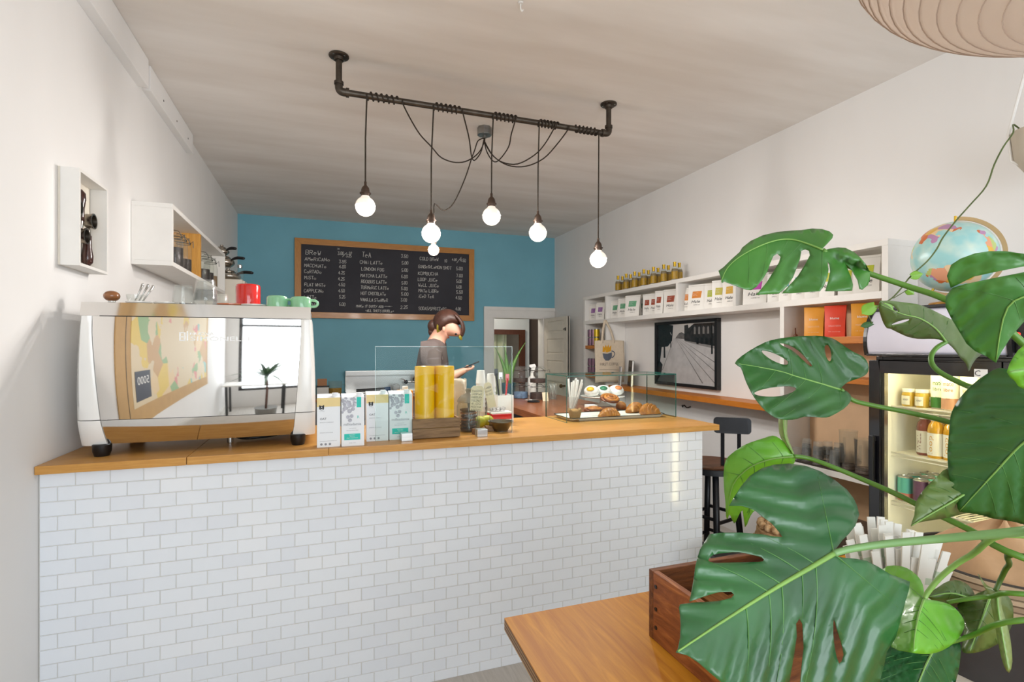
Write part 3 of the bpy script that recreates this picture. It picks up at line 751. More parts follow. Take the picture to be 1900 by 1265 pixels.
def bulb(cx, cy, cz, r, sock, par, dim=1.0):
    b_ = MB().lathe([(r * math.sin(a), -r * math.cos(a)) if i else (.0001, -r) for i, a in enumerate([PI * .53 * k / 10 for k in range(11)])], 28, (cx, cy, cz), cap=False)
    bo = b_.build('bulb', M_bulb, par, smooth=True)
    pd = bpy.data.lights.new('filament', 'POINT'); pd.energy = 41 * dim * (r / .0535) ** 2; pd.shadow_soft_size = r * .7; pd.color = (1, .96, .92)
    pl0 = bpy.data.objects.new('filament', pd); COL.objects.link(pl0); pl0.parent = bo; pl0.location = Vector((cx, cy, cz - r * .12)) - wloc(bo)
    top = [(r * math.sin(a), -r * math.cos(a)) for a in [PI * (.53 + .30 * k / 6) for k in range(7)]] + [(r * .40, r * 1.0), (r * .38, r * 1.12)]
    MB().lathe(top, 28, (cx, cy, cz), cap=False).build('bulb_collar', M_bulbtop, bo, smooth=True)
    z = cz + r * 1.05; q = sock
    so = MB().lathe([(.0001, 0), (.0235 * q, 0), (.0245 * q, .012 * q), (.030 * q, .013 * q), (.030 * q, .018 * q), (.0235 * q, .019 * q), (.0225 * q, .033 * q), (.019 * q, .045 * q), (.010 * q, .056 * q), (.007 * q, .060 * q), (.007 * q, .078 * q), (.0001, .079 * q)], 22, (cx, cy, z)).build('socket', M_bronze, par, smooth='auto')
    return z + .078 * q
wr = RP + .0045
for k, (bx, by, wa, wb, cx_) in enumerate(bulbs):
    c0 = onY(bx, by, YP)
    zt = bulb(c0.x, YP, c0.z, .0535, 1.0, ch, .6 if k == 0 else 1.05)
    xa, xb_ = onY(wa, 200, YP).x, onY(wb, 200, YP).x
    nT = 6; pts = []
    for i in range(nT * 14 + 1):
        a = 2 * PI * i / 14; u = i / (nT * 14)
        pts.append((xa + (xb_ - xa) * u, YP - wr * math.cos(a), ZP - wr * math.sin(a)))
    MB().tube([(c0.x, YP, zt - .004), (c0.x, YP - .004, zt + (ZP - zt) * .5), (xa, YP - wr, ZP - .03)] + pts, .0042, 8).build('cord', M_cord, ch, smooth=True)
def zpath(L_, ya, yb_, first, last):
    k = 3.0117; n = len(L_); out = []
    for i, (zx, zy) in enumerate(L_):
        out.append(onY(580 + zx / k, 80 + zy / k, ya + (yb_ - ya) * i / (n - 1)))
    return ([first] if first else []) + out + ([last] if last else [])
JB = (jbx, jby, HC - .074)
for L_ in ([(960, 550), (930, 610), (870, 655), (800, 667), (720, 640), (665, 580), (600, 510), (545, 420), (505, 340)],
           [(955, 550), (940, 610), (905, 655), (888, 630), (880, 570), (870, 510), (840, 390)],
           [(960, 550), (975, 610), (1010, 660), (1045, 650), (1095, 580), (1110, 510), (1135, 425)],
           [(960, 550), (1000, 620), (1060, 665), (1145, 675), (1240, 625), (1300, 560), (1355, 465)],
           [(962, 550), (1010, 630), (1090, 682), (1190, 688), (1290, 645), (1370, 560), (1430, 478)]):
    P = zpath(L_, jby - .02, YP - wr, JB, None)
    e_ = P[-1]; P.append(Vector((e_.x, YP - wr, ZP)))
    MB().tube(crom(P, 4), .0040, 8).build('cord', M_cord, ch, smooth=True)
# the sixth lamp: its cord is hooked on the second lamp and hangs lower, behind it
c6 = onY(804.5, 464, 3.03)
z6 = bulb(c6.x, 3.03, c6.z, .032, .62, ch)
P = zpath([(925, 545), (905, 600), (890, 640), (850, 760), (790, 890), (735, 935), (690, 900), (680, 905), (678, 945)], jby - .02, 2.985, JB, None)
P += [Vector((c6.x, 3.02, onY(804, 425, 3.03).z)), Vector((c6.x, 3.03, z6))]
MB().tube(crom(P, 4), .0040, 8).build('cord', M_cord, ch, smooth=True)
# little hook in the ceiling near the top of the picture
hp = onZ(966, 4, HC)
hk = thing('ceiling_hook', 'small white hook hanging from the ceiling near the top edge', 'hook', (hp.x, hp.y, HC))
MB().lathe([(.0001, -.001), (.012, -.001), (.012, -.008), (.0001, -.009)], 16, (hp.x, hp.y, HC)).build('mount', M_white, hk, smooth='auto')
MB().tube(crom([(hp.x, hp.y, HC - .008), (hp.x, hp.y, HC - .030), (hp.x + .006, hp.y, HC - .040), (hp.x + .012, hp.y, HC - .032)], 4), .0035, 8).build('wire', M_white, hk, smooth=True)
# ------------------------------------------------------------------ milk cartons at the front of the bar
M_carton = mat('carton_white', '#e9edf2', .45, var=.015)
M_ochre = mat('carton_ochre', '#e6cf90', .45, var=.02)
M_ink = mat('black_print', '#23242a', .6)
M_grey = mat('grey_print', '#8b8f98', .6)
M_turq = mat('turquoise_print', '#19c2b4', .5, var=.02)
M_nut = mat('nut_print', '#c3c5d2', .5, var=.2, scale=60)
def flat(mb, x0, x1, z0, z1, y):
    return mb.add([(x0, y, z0), (x1, y, z0), (x1, y, z1), (x0, y, z1)], [(0, 1, 2, 3)])
def disc(mb, x, z, r, y, n=20, a0=0, a1=2 * PI):
    return mb.add([(x + r * math.cos(a0 + (a1 - a0) * i / n), y, z + r * math.sin(a0 + (a1 - a0) * i / n)) for i in range(n if a1 - a0 > 6.2 else n + 1)], [tuple(range(n if a1 - a0 > 6.2 else n + 1))])
def carton(pa, pb, yf_, kind, label):
    xa, xb = onY(pa, 829, yf_).x, onY(pb, 829, yf_).x - .002
    hgt = .204; w_ = xb - xa; D = .062
    t = thing('milk_carton', label, 'carton', ((xa + xb) / 2, yf_ + D / 2, ZT))
    bd_ = MB().add([(xa, yf_, ZT), (xb, yf_, ZT), (xb, yf_ + D, ZT), (xa, yf_ + D, ZT), (xa, yf_, ZT + hgt), (xb, yf_, ZT + hgt), (xb, yf_ + D, ZT + hgt + .012), (xa, yf_ + D, ZT + hgt + .012)],
                   [(0, 3, 2, 1), (4, 5, 6, 7), (0, 1, 5, 4), (1, 2, 6, 5), (2, 3, 7, 6), (3, 0, 4, 7)])
    bd_.build('carton_body', M_carton, t, bevel=.002)
    cxp = xb - w_ * .22
    MB().cyl((cxp, yf_ + .022, ZT + hgt + .001), (cxp, yf_ + .022, ZT + hgt + .018), .0125, n=20).build('cap', M_carton, t, smooth='auto')
    y = yf_ - .0006
    fn = lambda u, v: Vector((u, y - .0004, v))
    if kind == 'oat':
        m = MB(); flat(m, xa, xb, ZT + hgt * .82, ZT + hgt, y); m.build('ochre_band', M_ochre, t)
        m = MB(); ex, ez = xa + w_ * .2, ZT + hgt * .795; r_ = .0095
        disc(m, ex, ez, r_, y - .0004, 24); flat(m, ex - r_, ex + r_, ez, ez + r_ * .95, y - .0005)
        disc(m, ex - r_ * .75, ez + r_ * .9, r_ * .35, y - .0004); disc(m, ex + r_ * .75, ez + r_ * .9, r_ * .35, y - .0004)
        m.build('bear_emblem', M_ink, t)
        m = MB(); m.add([(ex, y - .001, ez + r_ * .75), (ex - r_ * .5, y - .001, ez - r_ * .35), (ex + r_ * .5, y - .001, ez - r_ * .35)], [(0, 1, 2)]); disc(m, ex, ez - r_ * .35, r_ * .5, y - .001)
        m.build('bear_muzzle', M_carton, t)
        m = MB(); disc(m, ex, ez - r_ * .3, r_ * .2, y - .0014); m.build('bear_nose', M_ink, t)
        m = MB(); letter(m, 'OAT', fn, xa + w_ * .13, ZT + hgt * .555, width=w_ * .27, height=.0085); m.build('name_print', M_ink, t)
        m = MB(); letter(m, 'BARISTA COMPANY', fn, xa + w_ * .13, ZT + hgt * .495, width=w_ * .58, height=.0032)
        letter(m, 'THE BEARS', fn, xa + w_ * .1, ZT + hgt * .72, width=w_ * .22, height=.002)
        letter(m, 'BOISSON DE AVOINE', fn, xa + w_ * .13, ZT + hgt * .29, width=w_ * .55, height=.003)
        flat(m, xa + w_ * .12, xa + w_ * .85, ZT + hgt * .125, ZT + hgt * .129, y - .0004)
        for k in range(3): disc(m, xa + w_ * (.19 + .18 * k), ZT + hgt * .065, .0048, y - .0004, 16)
        m.build('small_print', M_grey, t)
    else:
        m = MB()
        rs = random.Random(3)
        for k in range(60):
            u = rs.uniform(.03, .62); v = rs.uniform(.68, .985)
            if (u - .05) * .5 + (1 - v) * 2.0 > .62: continue
            disc(m, xa + w_ * u, ZT + hgt * v, rs.uniform(.003, .0065), y - .0002 - k * 4e-6, 12)
        for u, v, q in ((.28, .60, .0075), (.44, .615, .0078), (.37, .53, .008), (.35, .72, .009), (.50, .76, .008), (.22, .78, .007)): disc(m, xa + w_ * u, ZT + hgt * v, q, y - .0005)
        m.build('nut_picture', M_nut, t)
        m = MB(); flat(m, xa + w_ * .66, xa + w_ * .86, ZT + hgt * .79, ZT + hgt * .998, y); m.build('turquoise_tab', M_turq, t)
        m = MB(); flat(m, xa + w_ * .12, xa + w_ * .82, ZT + hgt * .13, ZT + hgt * .255, y); m.build('turquoise_panel', M_turq, t)
        m = MB(); letter(m, 'R', fn, xa + w_ * .69, ZT + hgt * .565, height=.011); m.build('turquoise_letter', M_turq, t)
        m = MB(); letter(m, 'milkadamia', fn, xa + w_ * .1, ZT + hgt * .425, width=w_ * .76, height=.0105); letter(m, 'MACADAMIA MILK', fn, xa + w_ * .22, ZT + hgt * .315, width=w_ * .52, height=.003)
        letter(m, 'unsweetened', fn, xa + w_ * .33, ZT + hgt * .36, width=w_ * .3, height=.003); letter(m, '946 mL', fn, xa + w_ * .33, ZT + hgt * .06, width=w_ * .3, height=.003); m.build('name_print', M_grey, t)
        m = MB(); f2 = lambda u, v: Vector((u, y - .0012, v))
        for k, (s_, ww) in enumerate((('NON DAIRY', .25), ('dairy free', .22), ('CREAMY AND DELICIOUS', .5))): letter(m, s_, f2, xa + w_ * .47, ZT + hgt * (.222 - .03 * k), width=w_ * ww, height=.0028, center=True)
        m.build('white_print', M_plate, t)
carton(588, 632.5, 2.288, 'oat', 'white oat milk carton with bear emblem next to the espresso machine')
carton(633.5, 677, 2.280, 'nut', 'nut milk carton with turquoise panel, nearest the espresso machine')
carton(680, 721.5, 2.364, 'oat', 'white oat milk carton with bear emblem behind the clear screen edge')
carton(722.5, 766, 2.366, 'nut', 'nut milk carton with turquoise panel next to the wooden crate')
oc_ = thing('orange_carton', 'orange carton with white cap behind the milk cartons', 'carton', (.36, 2.55, ZT))
MB().box(.335, .405, 2.52, 2.59, ZT, ZT + .205).build('carton_body', mat('carton_orange', '#e8a04a', .5), oc_, bevel=.003)
MB().cyl((.37, 2.55, ZT + .205), (.37, 2.55, ZT + .225), .014).build('cap', M_carton, oc_, smooth='auto')

# ------------------------------------------------------------------ clear screen on two metal blocks
M_acryl = glass('acrylic', '#f8fcfb', 1.15)
M_acedge = glass('acrylic_edge', '#d7e6e2', 1.9, body=.35)
YS = 2.335
sx0, sx1 = onY(697, 700, YS).x, onY(950, 700, YS).x
sc = thing('sneeze_screen', 'clear acrylic screen standing in metal blocks on the bar', 'screen', ((sx0 + sx1) / 2, YS, ZT))
MB().box(sx0, sx1, YS, YS + .005, ZT + .006, 1.4745).build('acrylic_sheet', M_acryl, sc)
e_ = MB().box(sx0, sx1, YS, YS + .005, 1.4745, 1.4762).box(sx0 - .0015, sx0, YS, YS + .005, ZT + .006, 1.4762).box(sx1, sx1 + .0015, YS, YS + .005, ZT + .006, 1.4762)
e_.build('polished_edge', M_acedge, sc)
for pxx in (754, 893):
    q = onY(pxx, 815, YS).x
    MB().box(q - .024, q + .024, YS - .022, YS - .0005, ZT, ZT + .034).box(q - .024, q + .024, YS + .0055, YS + .026, ZT, ZT + .034).box(q - .024, q + .024, YS - .0005, YS + .0055, ZT, ZT + .0055).build('metal_block', M_steel, sc, bevel=.0015)

# ------------------------------------------------------------------ wooden crate with two yellow cylinders
M_crate = wood('crate_wood', '#a98160', '#76553c', 6, (1.5, 10, 14), .7, bump=.3)
ca, cb_ = onZ(767, 817, ZT), onZ(856, 812, ZT)
cr0, cr1, cy_, cdp = ca.x, cb_.x, 2.345, .115
cr = thing('wooden_crate', 'small rustic wooden crate holding two yellow cylinders on the bar', 'crate', ((cr0 + cr1) / 2, cy_ + cdp / 2, ZT))
for k in range(2):
    z0_ = ZT + .004 + k * .044
    MB().box(cr0, cr1, cy_, cy_ + .010, z0_, z0_ + .042).build('plank', M_crate, cr, bevel=.0015)
    MB().box(cr0, cr1, cy_ + cdp - .01, cy_ + cdp, z0_, z0_ + .042).build('plank', M_crate, cr, bevel=.0015)
for xx in (cr0, cr1 - .010): MB().box(xx, xx + .010, cy_ + .0102, cy_ + cdp - .0102, ZT + .004, ZT + .090).build('end_plank', M_crate, cr, bevel=.0015)
MB().box(cr0 + .0102, cr1 - .0102, cy_ + .0102, cy_ + cdp - .0102, ZT + .001, ZT + .010).build('base', M_crate, cr)
M_yel = mat('yellow_gloss', '#f5bb00', .25, var=.02, coat=.25)
for k, (pxx, side) in enumerate(((788, 'left'), (826, 'right'))):
    rr = .0455
    yy = cy_ + .0585
    xx = onY(788, 740, yy).x + (0 if k == 0 else 2 * rr + .001)
    t = thing('yellow_cylinder', 'tall smooth yellow cylinder, %s of the pair in the crate' % side, 'cylinder', (xx, yy, ZT + .0102), 'yellow cylinders in the crate')
    hh = .315
    MB().lathe([(.0001, 0), (rr, 0), (rr, hh - .004), (rr - .0015, hh), (rr - .010, hh - .002), (rr - .014, hh - .006), (.0001, hh - .009)], 48, (xx, yy, ZT + .0102)).build('cylinder_body', M_yel, t, smooth='auto')

# ------------------------------------------------------------------ cookie jar, cookies, tags, fruit, bowl
jx, jy = onZ(868, 800, ZT).x + .005, 2.50
cj = thing('cookie_jar', 'big glass jar of brown cookies with dimpled glass lid', 'jar', (jx, jy, ZT))
MB().lathe([(.052, 0), (.058, .006), (.058, .125), (.052, .138), (.049, .142), (.0475, .14), (.05, .134), (.0555, .122), (.0555, .009), (.05, .004), (.0001, .004)], 32, (jx, jy, ZT), cap=False).build('glass_body', M_jarglass, cj, smooth='auto')
MB().lathe([(.055, 0), (.056, .006), (.05, .018), (.034, .034), (.016, .042), (.011, .048), (.017, .058), (.012, .066), (.0001, .069)], 18, (jx, jy, ZT + .143), cap=True).build('lid', glass('lid_glass', '#c9c4b8', 1.6, body=.25, rough=.05), cj, smooth='auto')
M_cook = mat('cookie', '#6b3a1d', .8, var=.3, scale=45, bump=.6, col2='#3b1e10')
M_cook2 = mat('cookie_light', '#a8632c', .8, var=.3, scale=45, bump=.6, col2='#6b3a1a')
for k in range(7):
    MB().lathe([(.0001, 0), (.036, .001), (.042, .006), (.040, .011), (.02, .014), (.0001, .015)], 18, (jx + random.uniform(-.005, .005), jy + random.uniform(-.004, .004), ZT + .0055 + k * .0155)).build('cookie', M_cook2 if k in (5, 3) else M_cook, smooth='auto', label='round brown cookie in the glass jar, %s from the bottom of the stack' % ORD[k], cat='cookie', group='cookies stacked in the jar')
pb = MB()
def bagf(u, v, x0, x1, yb, zb, zt, amp):
    a = u * 2 * PI; w_ = (x1 - x0) / 2; cx_ = (x0 + x1) / 2
    sq = lambda c: math.copysign(abs(c) ** .5, c)
    k = 1 - .10 * v
    return Vector((cx_ + w_ * k * sq(math.cos(a)) + amp * math.sin(9 * v + 5 * u * 6.28), yb + .04 * (1 - .75 * v) * sq(math.sin(a)) + amp * math.cos(7 * v + 20 * u), zb + (zt - zb) * v + amp * math.sin(u * 19) * v))
pb.grid(40, 8, lambda u, v: bagf(u, v, jx - .075, jx + .045, 2.70, ZT, ZT + .245, .004))
pb.build('paper_bag', mat('kraft_pale', '#dcc9b4', .85, var=.08, scale=20, bump=.4), smooth=True, solid=.001, label='crumpled pale paper bag standing behind the cookie jar', cat='bag')
M_tagp = mat('tag_card', '#e8d9b8', .8, var=.04)
def card_tag(px0, py0, px1, py1, y, rot, lines, label):
    a, b_ = onY(px0, py0, y), onY(px1, py1, y)
    w_, hgt = b_.x - a.x, a.z - b_.z
    cx_ = (a.x + b_.x) / 2
    t = thing('price_tag', label, 'tag', (cx_, y, ZT))
    R = Matrix.Translation((cx_, y, a.z - hgt / 2)) @ Matrix.Rotation(rot, 4, 'Y')
    poly = [(-w_ / 2, -hgt / 2), (w_ / 2, -hgt / 2), (w_ / 2, hgt / 2 - .012), (w_ / 2 - .012, hgt / 2), (-w_ / 2 + .012, hgt / 2), (-w_ / 2, hgt / 2 - .012)]
    MB().prism(poly, lambda u, v, h: Vector((u, h, v)), -.0006, .0006).xf(R).build('card', M_tagp, t)
    m = MB()
    for k, s_ in enumerate(lines): hand(m, s_, lambda u, v: Vector((u, -.0011, v)), -w_ * .42, hgt * (.26 - .13 * k), w_ * .8, hgt * .075, .0011)
    m.xf(R).build('handwriting', M_ink, t)
    wv = MB().tube([(cx_ + .004, y + .003, a.z - .03), (cx_ + .002, y + .003, ZT + .05), (cx_, y + .003, ZT + .026)], .0014, 6)
    wv.build('wire_stem', M_wire, t)
    MB().box(cx_ - .02, cx_ + .02, y - .008, y + .018, ZT, ZT + .027).build('wooden_foot', M_crate, t, bevel=.001)
card_tag(873, 716, 897, 761, 2.395, .06, ['VeGAN', 'COOKieS', 'CHOCOLATe', 'COCONUT', '4.00', 'MOCHA', 'BiSCOTTi'], 'cream card tag with handwriting standing before the cookie jar')
card_tag(901, 709, 916, 756, 2.455, -.22, ['LeMON', 'BAR', '4.00'], 'narrow tilted cream tag to the right of the handwritten tag')
M_lemon = mat('lemon_skin', '#b5b02a', .45, var=.12, scale=40, bump=.15)
for k, (pxx, nm) in enumerate(((889, 'left'), (906, 'right'))):
    c0 = onY(pxx, 780, 2.56)
    MB().sphere((c0.x, 2.56 + .02 * k, ZT + .033), .031, 18, 12, (1.15, 1, 1)).build('lemon', M_lemon, smooth=True, label='yellow-green lemon on the bar, %s one behind the tags' % nm, cat='lemon', group='lemons behind the tags')
bx_ = onY(929, 800, 2.45).x
MB().lathe([(.0001, 0), (.036, 0), (.036, .004), (.050, .028), (.060, .046), (.063, .047), (.063, .050), (.058, .049), (.048, .030), (.034, .008), (.0001, .006)], 36, (bx_, 2.45, ZT)).build('metal_bowl', mat('pewter', '#8d8478', .32, 1.0, var=.12), smooth='auto', label='round pewter bowl on the bar behind the screen', cat='bowl')
rd = thing('red_dish', 'red rectangular dish with white rim behind the pewter bowl', 'dish', (.96, 2.62, ZT))
rx0, rx1 = onY(912, 775, 2.60).x, onY(951, 775, 2.60).x
MB().box(rx0, rx1, 2.60, 2.68, ZT + .035, ZT + .065).build('dish_body', M_red, rd, bevel=.004)
MB().box(rx0 - .002, rx1 + .002, 2.598, 2.682, ZT + .065, ZT + .072).build('rim', M_ceram, rd, bevel=.002)
MB().box(rx0 + .01, rx1 - .01, 2.61, 2.67, ZT, ZT + .035).build('stand', M_steel, rd)
for k in range(3):
    xx = rx0 + .02 + .026 * k
    m = MB().grid(6, 6, lambda u, v: Vector((xx + .03 * (u - .5), 2.64 + .03 * (v - .5), ZT + .085 + .012 * math.sin(u * 7 + k) * math.cos(v * 6))))
    m.build('wrapped_sweet', mat('wrapper', '#cfc8c6', .3, .3, var=.15), solid=.002, label='crumpled silvery wrapper in the red dish, %s from the left' % ORD[k], cat='wrapper', group='wrappers in the red dish')
# two stacks of paper cups
M_cup = mat('paper_cup', '#eeece8', .55, var=.02)
for k, (pxx, top, nn) in enumerate(((892, 1.345, 9), (911, 1.325, 8))):
    c0 = onY(pxx, 740, 2.80); rr = .0275
    for j in range(nn):
        zz = ZT + j * (top - ZT - .075) / (nn - 1)
        MB().lathe([(rr, 0), (rr + .001, .003), (rr, .006), (rr * .74, .075), (rr * .70, .0735), (rr * .94, .005), (rr * .95, 0), (rr, 0)], 24, (c0.x, 2.80, zz), cap=False).add([(c0.x + rr * .72 * math.cos(a), 2.80 + rr * .72 * math.sin(a), zz + .073) for a in [2 * PI * i / 16 for i in range(16)]], [tuple(range(16))]).build('paper_cup', M_cup, smooth='auto', label='upturned white paper cup, %s from the bottom of the %s stack' % (ORD[j], ('left', 'right')[k]), cat='cup', group='%s stack of paper cups' % ('left', 'right')[k])
# white crock with kitchen tools
kx = onY(934, 750, 2.74).x
kc = thing('utensil_crock', 'white rectangular crock holding kitchen tools behind the bowl', 'crock', (kx, 2.74, ZT))
MB().box(kx - .046, kx + .046, 2.70, 2.705, ZT + .002, ZT + .15).box(kx - .046, kx + .046, 2.775, 2.78, ZT + .002, ZT + .15).box(kx - .046, kx - .041, 2.705, 2.775, ZT + .002, ZT + .15).box(kx + .041, kx + .046, 2.705, 2.775, ZT + .002, ZT + .15).box(kx - .046, kx + .046, 2.70, 2.78, ZT, ZT + .006).build('crock_body', M_ceram, kc, bevel=.0015)
for k, (dx, dz, m_, lb) in enumerate(((-.045, .27, M_blackp, 'black handled spatula'), (-.015, .25, M_steel, 'steel tongs'), (.03, .24, M_red, 'red handled scraper'))):
    p0 = Vector((kx + dx * .3, 2.74 + .015 * (k - 1), ZT + .008)); p1 = Vector((kx + dx, 2.745 + .015 * (k - 1), ZT + dz))
    MB().tube([p0, p0.lerp(p1, .5), p1], [.003, .004, .007], 8).obox(p1 + Vector((0, 0, .006)), (.010, 0, 0), (0, .003, 0), (0, 0, .018)).build('kitchen_tool', m_, smooth='auto', label='%s standing in the white crock' % lb, cat='utensil')

# ------------------------------------------------------------------ glass pastry case
g0, g1 = onZ(1052, 785, ZT), onZ(1254, 774, ZT)
gx0, gx1, gy0, gy1, gz1 = g0.x, g1.x, g0.y, 2.868, 1.318
gc = thing('pastry_case', 'low glass case covering pastries on the bar', 'glass case', ((gx0 + gx1) / 2, (gy0 + gy1) / 2, ZT))
M_pane = glass('case_glass', '#f8fcfa', 1.22)
M_gedge = mat('glass_edge', '#2f6b62', .15, var=.1, coat=.5)
th = .006
def pane(x0, x1, y0, y1, z0, z1, edges):
    o = MB().box(x0, x1, y0, y1, z0, z1).build('glass_pane', M_pane, gc)
    m = MB()
    for e in edges: m.box(*e)
    m.build('pane_edge', M_gedge, o)
q = .0012
pane(gx0, gx1, gy0, gy0 + th, ZT + .001, gz1 - th, [(gx0 - q, gx0, gy0, gy0 + th, ZT + .001, gz1 - th), (gx1, gx1 + q, gy0, gy0 + th, ZT + .001, gz1 - th)])
pane(gx0, gx0 + th, gy0 + th, gy1, ZT + .001, gz1 - th, [(gx0, gx0 + th, gy1, gy1 + q, ZT + .001, gz1 - th), (gx0, gx0 + th, gy0 + th, gy1, ZT, ZT + .0012)])
pane(gx1 - th, gx1, gy0 + th, gy1, ZT + .001, gz1 - th, [(gx1 - th, gx1, gy1, gy1 + q, ZT + .001, gz1 - th)])
pane(gx0, gx1, gy0, gy1, gz1 - th + .0003, gz1, [(gx0, gx1, gy0 - q, gy0, gz1 - th, gz1), (gx0 - q, gx0, gy0, gy1, gz1 - th, gz1), (gx1, gx1 + q, gy0, gy1, gz1 - th, gz1), (gx0, gx1, gy1, gy1 + q, gz1 - th, gz1)])
# enamel tray
tx0, tx1, ty0, ty1 = gx0 + .035, gx1 - .045, gy0 + .030, gy1 - .02
ty = thing('enamel_tray', 'white enamel tray with dark rim inside the glass case', 'tray', ((tx0 + tx1) / 2, (ty0 + ty1) / 2, ZT))
def rrect(x0, x1, y0, y1, r, n=6):
    P = []
    for cx_, cy_2, a0 in ((x1 - r, y1 - r, 0), (x0 + r, y1 - r, PI / 2), (x0 + r, y0 + r, PI), (x1 - r, y0 + r, 1.5 * PI)):
        for i in range(n + 1): P.append((cx_ + r * math.cos(a0 + PI / 2 * i / n), cy_2 + r * math.sin(a0 + PI / 2 * i / n)))
    return P
rings = [(rrect(tx0 + .018, tx1 - .018, ty0 + .018, ty1 - .018, .02), .001), (rrect(tx0 + .004, tx1 - .004, ty0 + .004, ty1 - .004, .03), .014), (rrect(tx0, tx1, ty0, ty1, .032), .017)]
m = MB(); n_ = len(rings[0][0])
m.add([(x, y, ZT + .001 + z) for P, z in rings for x, y in P], [tuple(range(n_))] + [(i * n_ + j, i * n_ + (j + 1) % n_, (i + 1) * n_ + (j + 1) % n_, (i + 1) * n_ + j) for i in range(2) for j in range(n_)])
m.build('tray_body', M_ceram, ty, smooth='auto', solid=.0015)
rm = [Vector((x, y, ZT + .019)) for x, y in rings[2][0]]
MB().tube(rm + [rm[0]], .0022, 6).build('dark_rim', M_blackp, ty, smooth=True)
PZ = ZT + .0035
M_crust = mat('pastry_crust', '#c8822f', .5, var=.2, scale=25, bump=.25, col2='#8d4f18', coat=.15)
M_crustd = mat('pastry_dark', '#8a4a22', .5, var=.3, scale=25, bump=.3, col2='#4d2210', coat=.2)
M_paper = mat('muffin_paper', '#b08a5c', .85, var=.1, scale=18)
def croissant(x, y, z, L_, r, rot, label, cat='croissant', seg=7, m_=None, curve=.9):
    mb = MB(); n = 46; k = 14; rows = []
    for i in range(n + 1):
        u = i / n * 2 - 1
        ang = u * curve
        cx_ = math.sin(ang) * L_ / 2 / math.sin(curve); cy_2 = -(math.cos(ang) - math.cos(curve)) * L_ * .35
        step = ((i * seg / n) % 1.0)
        rad = r * (1 - abs(u) ** 2.2 * .72) * (1 - .24 * step) + .0015
        row = []
        for j in range(k):
            a = 2 * PI * j / k
            row.append(Vector((cx_ + math.sin(a) * 0 + math.cos(a) * rad * math.sin(ang) * -.0, cy_2 + math.cos(a) * rad, max(0, rad * .82 + math.sin(a) * rad * .82))))
        rows.append(row)
    mb.add([v for r_ in rows for v in r_], [(i * k + j, i * k + (j + 1) % k, (i + 1) * k + (j + 1) % k, (i + 1) * k + j) for i in range(n) for j in range(k)] + [tuple(range(k)), tuple(range(n * k, n * k + k))])
    mb.xf(Matrix.Translation((x, y, z)) @ Matrix.Rotation(rot, 4, 'Z'))
    return mb.build('croissant' if cat == 'croissant' else 'filled_pastry', m_ or M_crust, smooth=True, label=label, cat=cat)
def at_tray(px, py): return onZ(px, py, PZ)
c0 = at_tray(1182, 766); croissant(c0.x, c0.y + .045, PZ, .15, .040, .5, 'golden croissant, left of the two at the right end of the tray')
c0 = at_tray(1214, 772); croissant(c0.x, c0.y + .042, PZ, .13, .046, -1.1, 'golden croissant standing at the right end of the tray')
c0 = at_tray(1137, 775); croissant(c0.x, c0.y + .04, PZ, .15, .034, .15, 'glossy ribbed pastry lying at the front of the tray', 'pastry', seg=8, curve=.25)
def snail(x, y, z, r, label, tilt=0.0):
    t = thing('cinnamon_roll', label, 'pastry', (x, y, z))
    pts = []; n = 90
    for i in range(n + 1):
        u = i / n; a = u * 2 * PI * 2.6; q_ = r * (.12 + .88 * u)
        pts.append(Vector((q_ * math.cos(a), q_ * math.sin(a), .017 + .012 * (1 - u))))
    mm = MB().tube(pts, [.013 if i < n - 4 else .013 * (n - i + 1) / 6 for i in range(n + 1)], 8)
    M4 = Matrix.Translation((x, y, z + abs(math.sin(tilt)) * r)) @ Matrix.Rotation(tilt, 4, 'X')
    mm.xf(M4); mm.build('dough_spiral', M_crustd, t, smooth=True)
    MB().tube([p + Vector((0, 0, .0055)) for p in pts[:86]], .011, 6).xf(M4).build('sugar_glaze', M_crust, t, smooth=True)
c0 = at_tray(1110, 768); snail(c0.x, c0.y + .055, PZ, .055, 'dark cinnamon roll lying behind the muffin', 0.0)
c0 = at_tray(1132, 762); snail(c0.x + .02, c0.y + .035, PZ + .035, .060, 'dark cinnamon roll leaning on top of the front pastry', .35)
# nutty pastry
c0 = at_tray(1152, 760)
t = thing('nut_bun', 'small bun topped with chopped nuts behind the front pastry', 'bun', (c0.x + .02, c0.y + .03, PZ))
MB().lathe([(.0001, 0), (.03, 0), (.036, .014), (.033, .032), (.02, .046), (.0001, .05)], 20, (c0.x + .02, c0.y + .03, PZ)).build('bun_body', M_crust, t, smooth=True)
m = MB()
for k in range(60):
    a = random.uniform(0, 2 * PI); b_ = random.uniform(0, 1.2)
    p = Vector((c0.x + .02 + .034 * math.sin(b_) * math.cos(a), c0.y + .03 + .034 * math.sin(b_) * math.sin(a), PZ + .014 + .036 * math.cos(b_)))
    m.sphere(p, .0035, 6, 4, (1.3, .9, .8))
m.build('nut_pieces', mat('nut_bits', '#c79a5c', .7), t, kind='stuff')
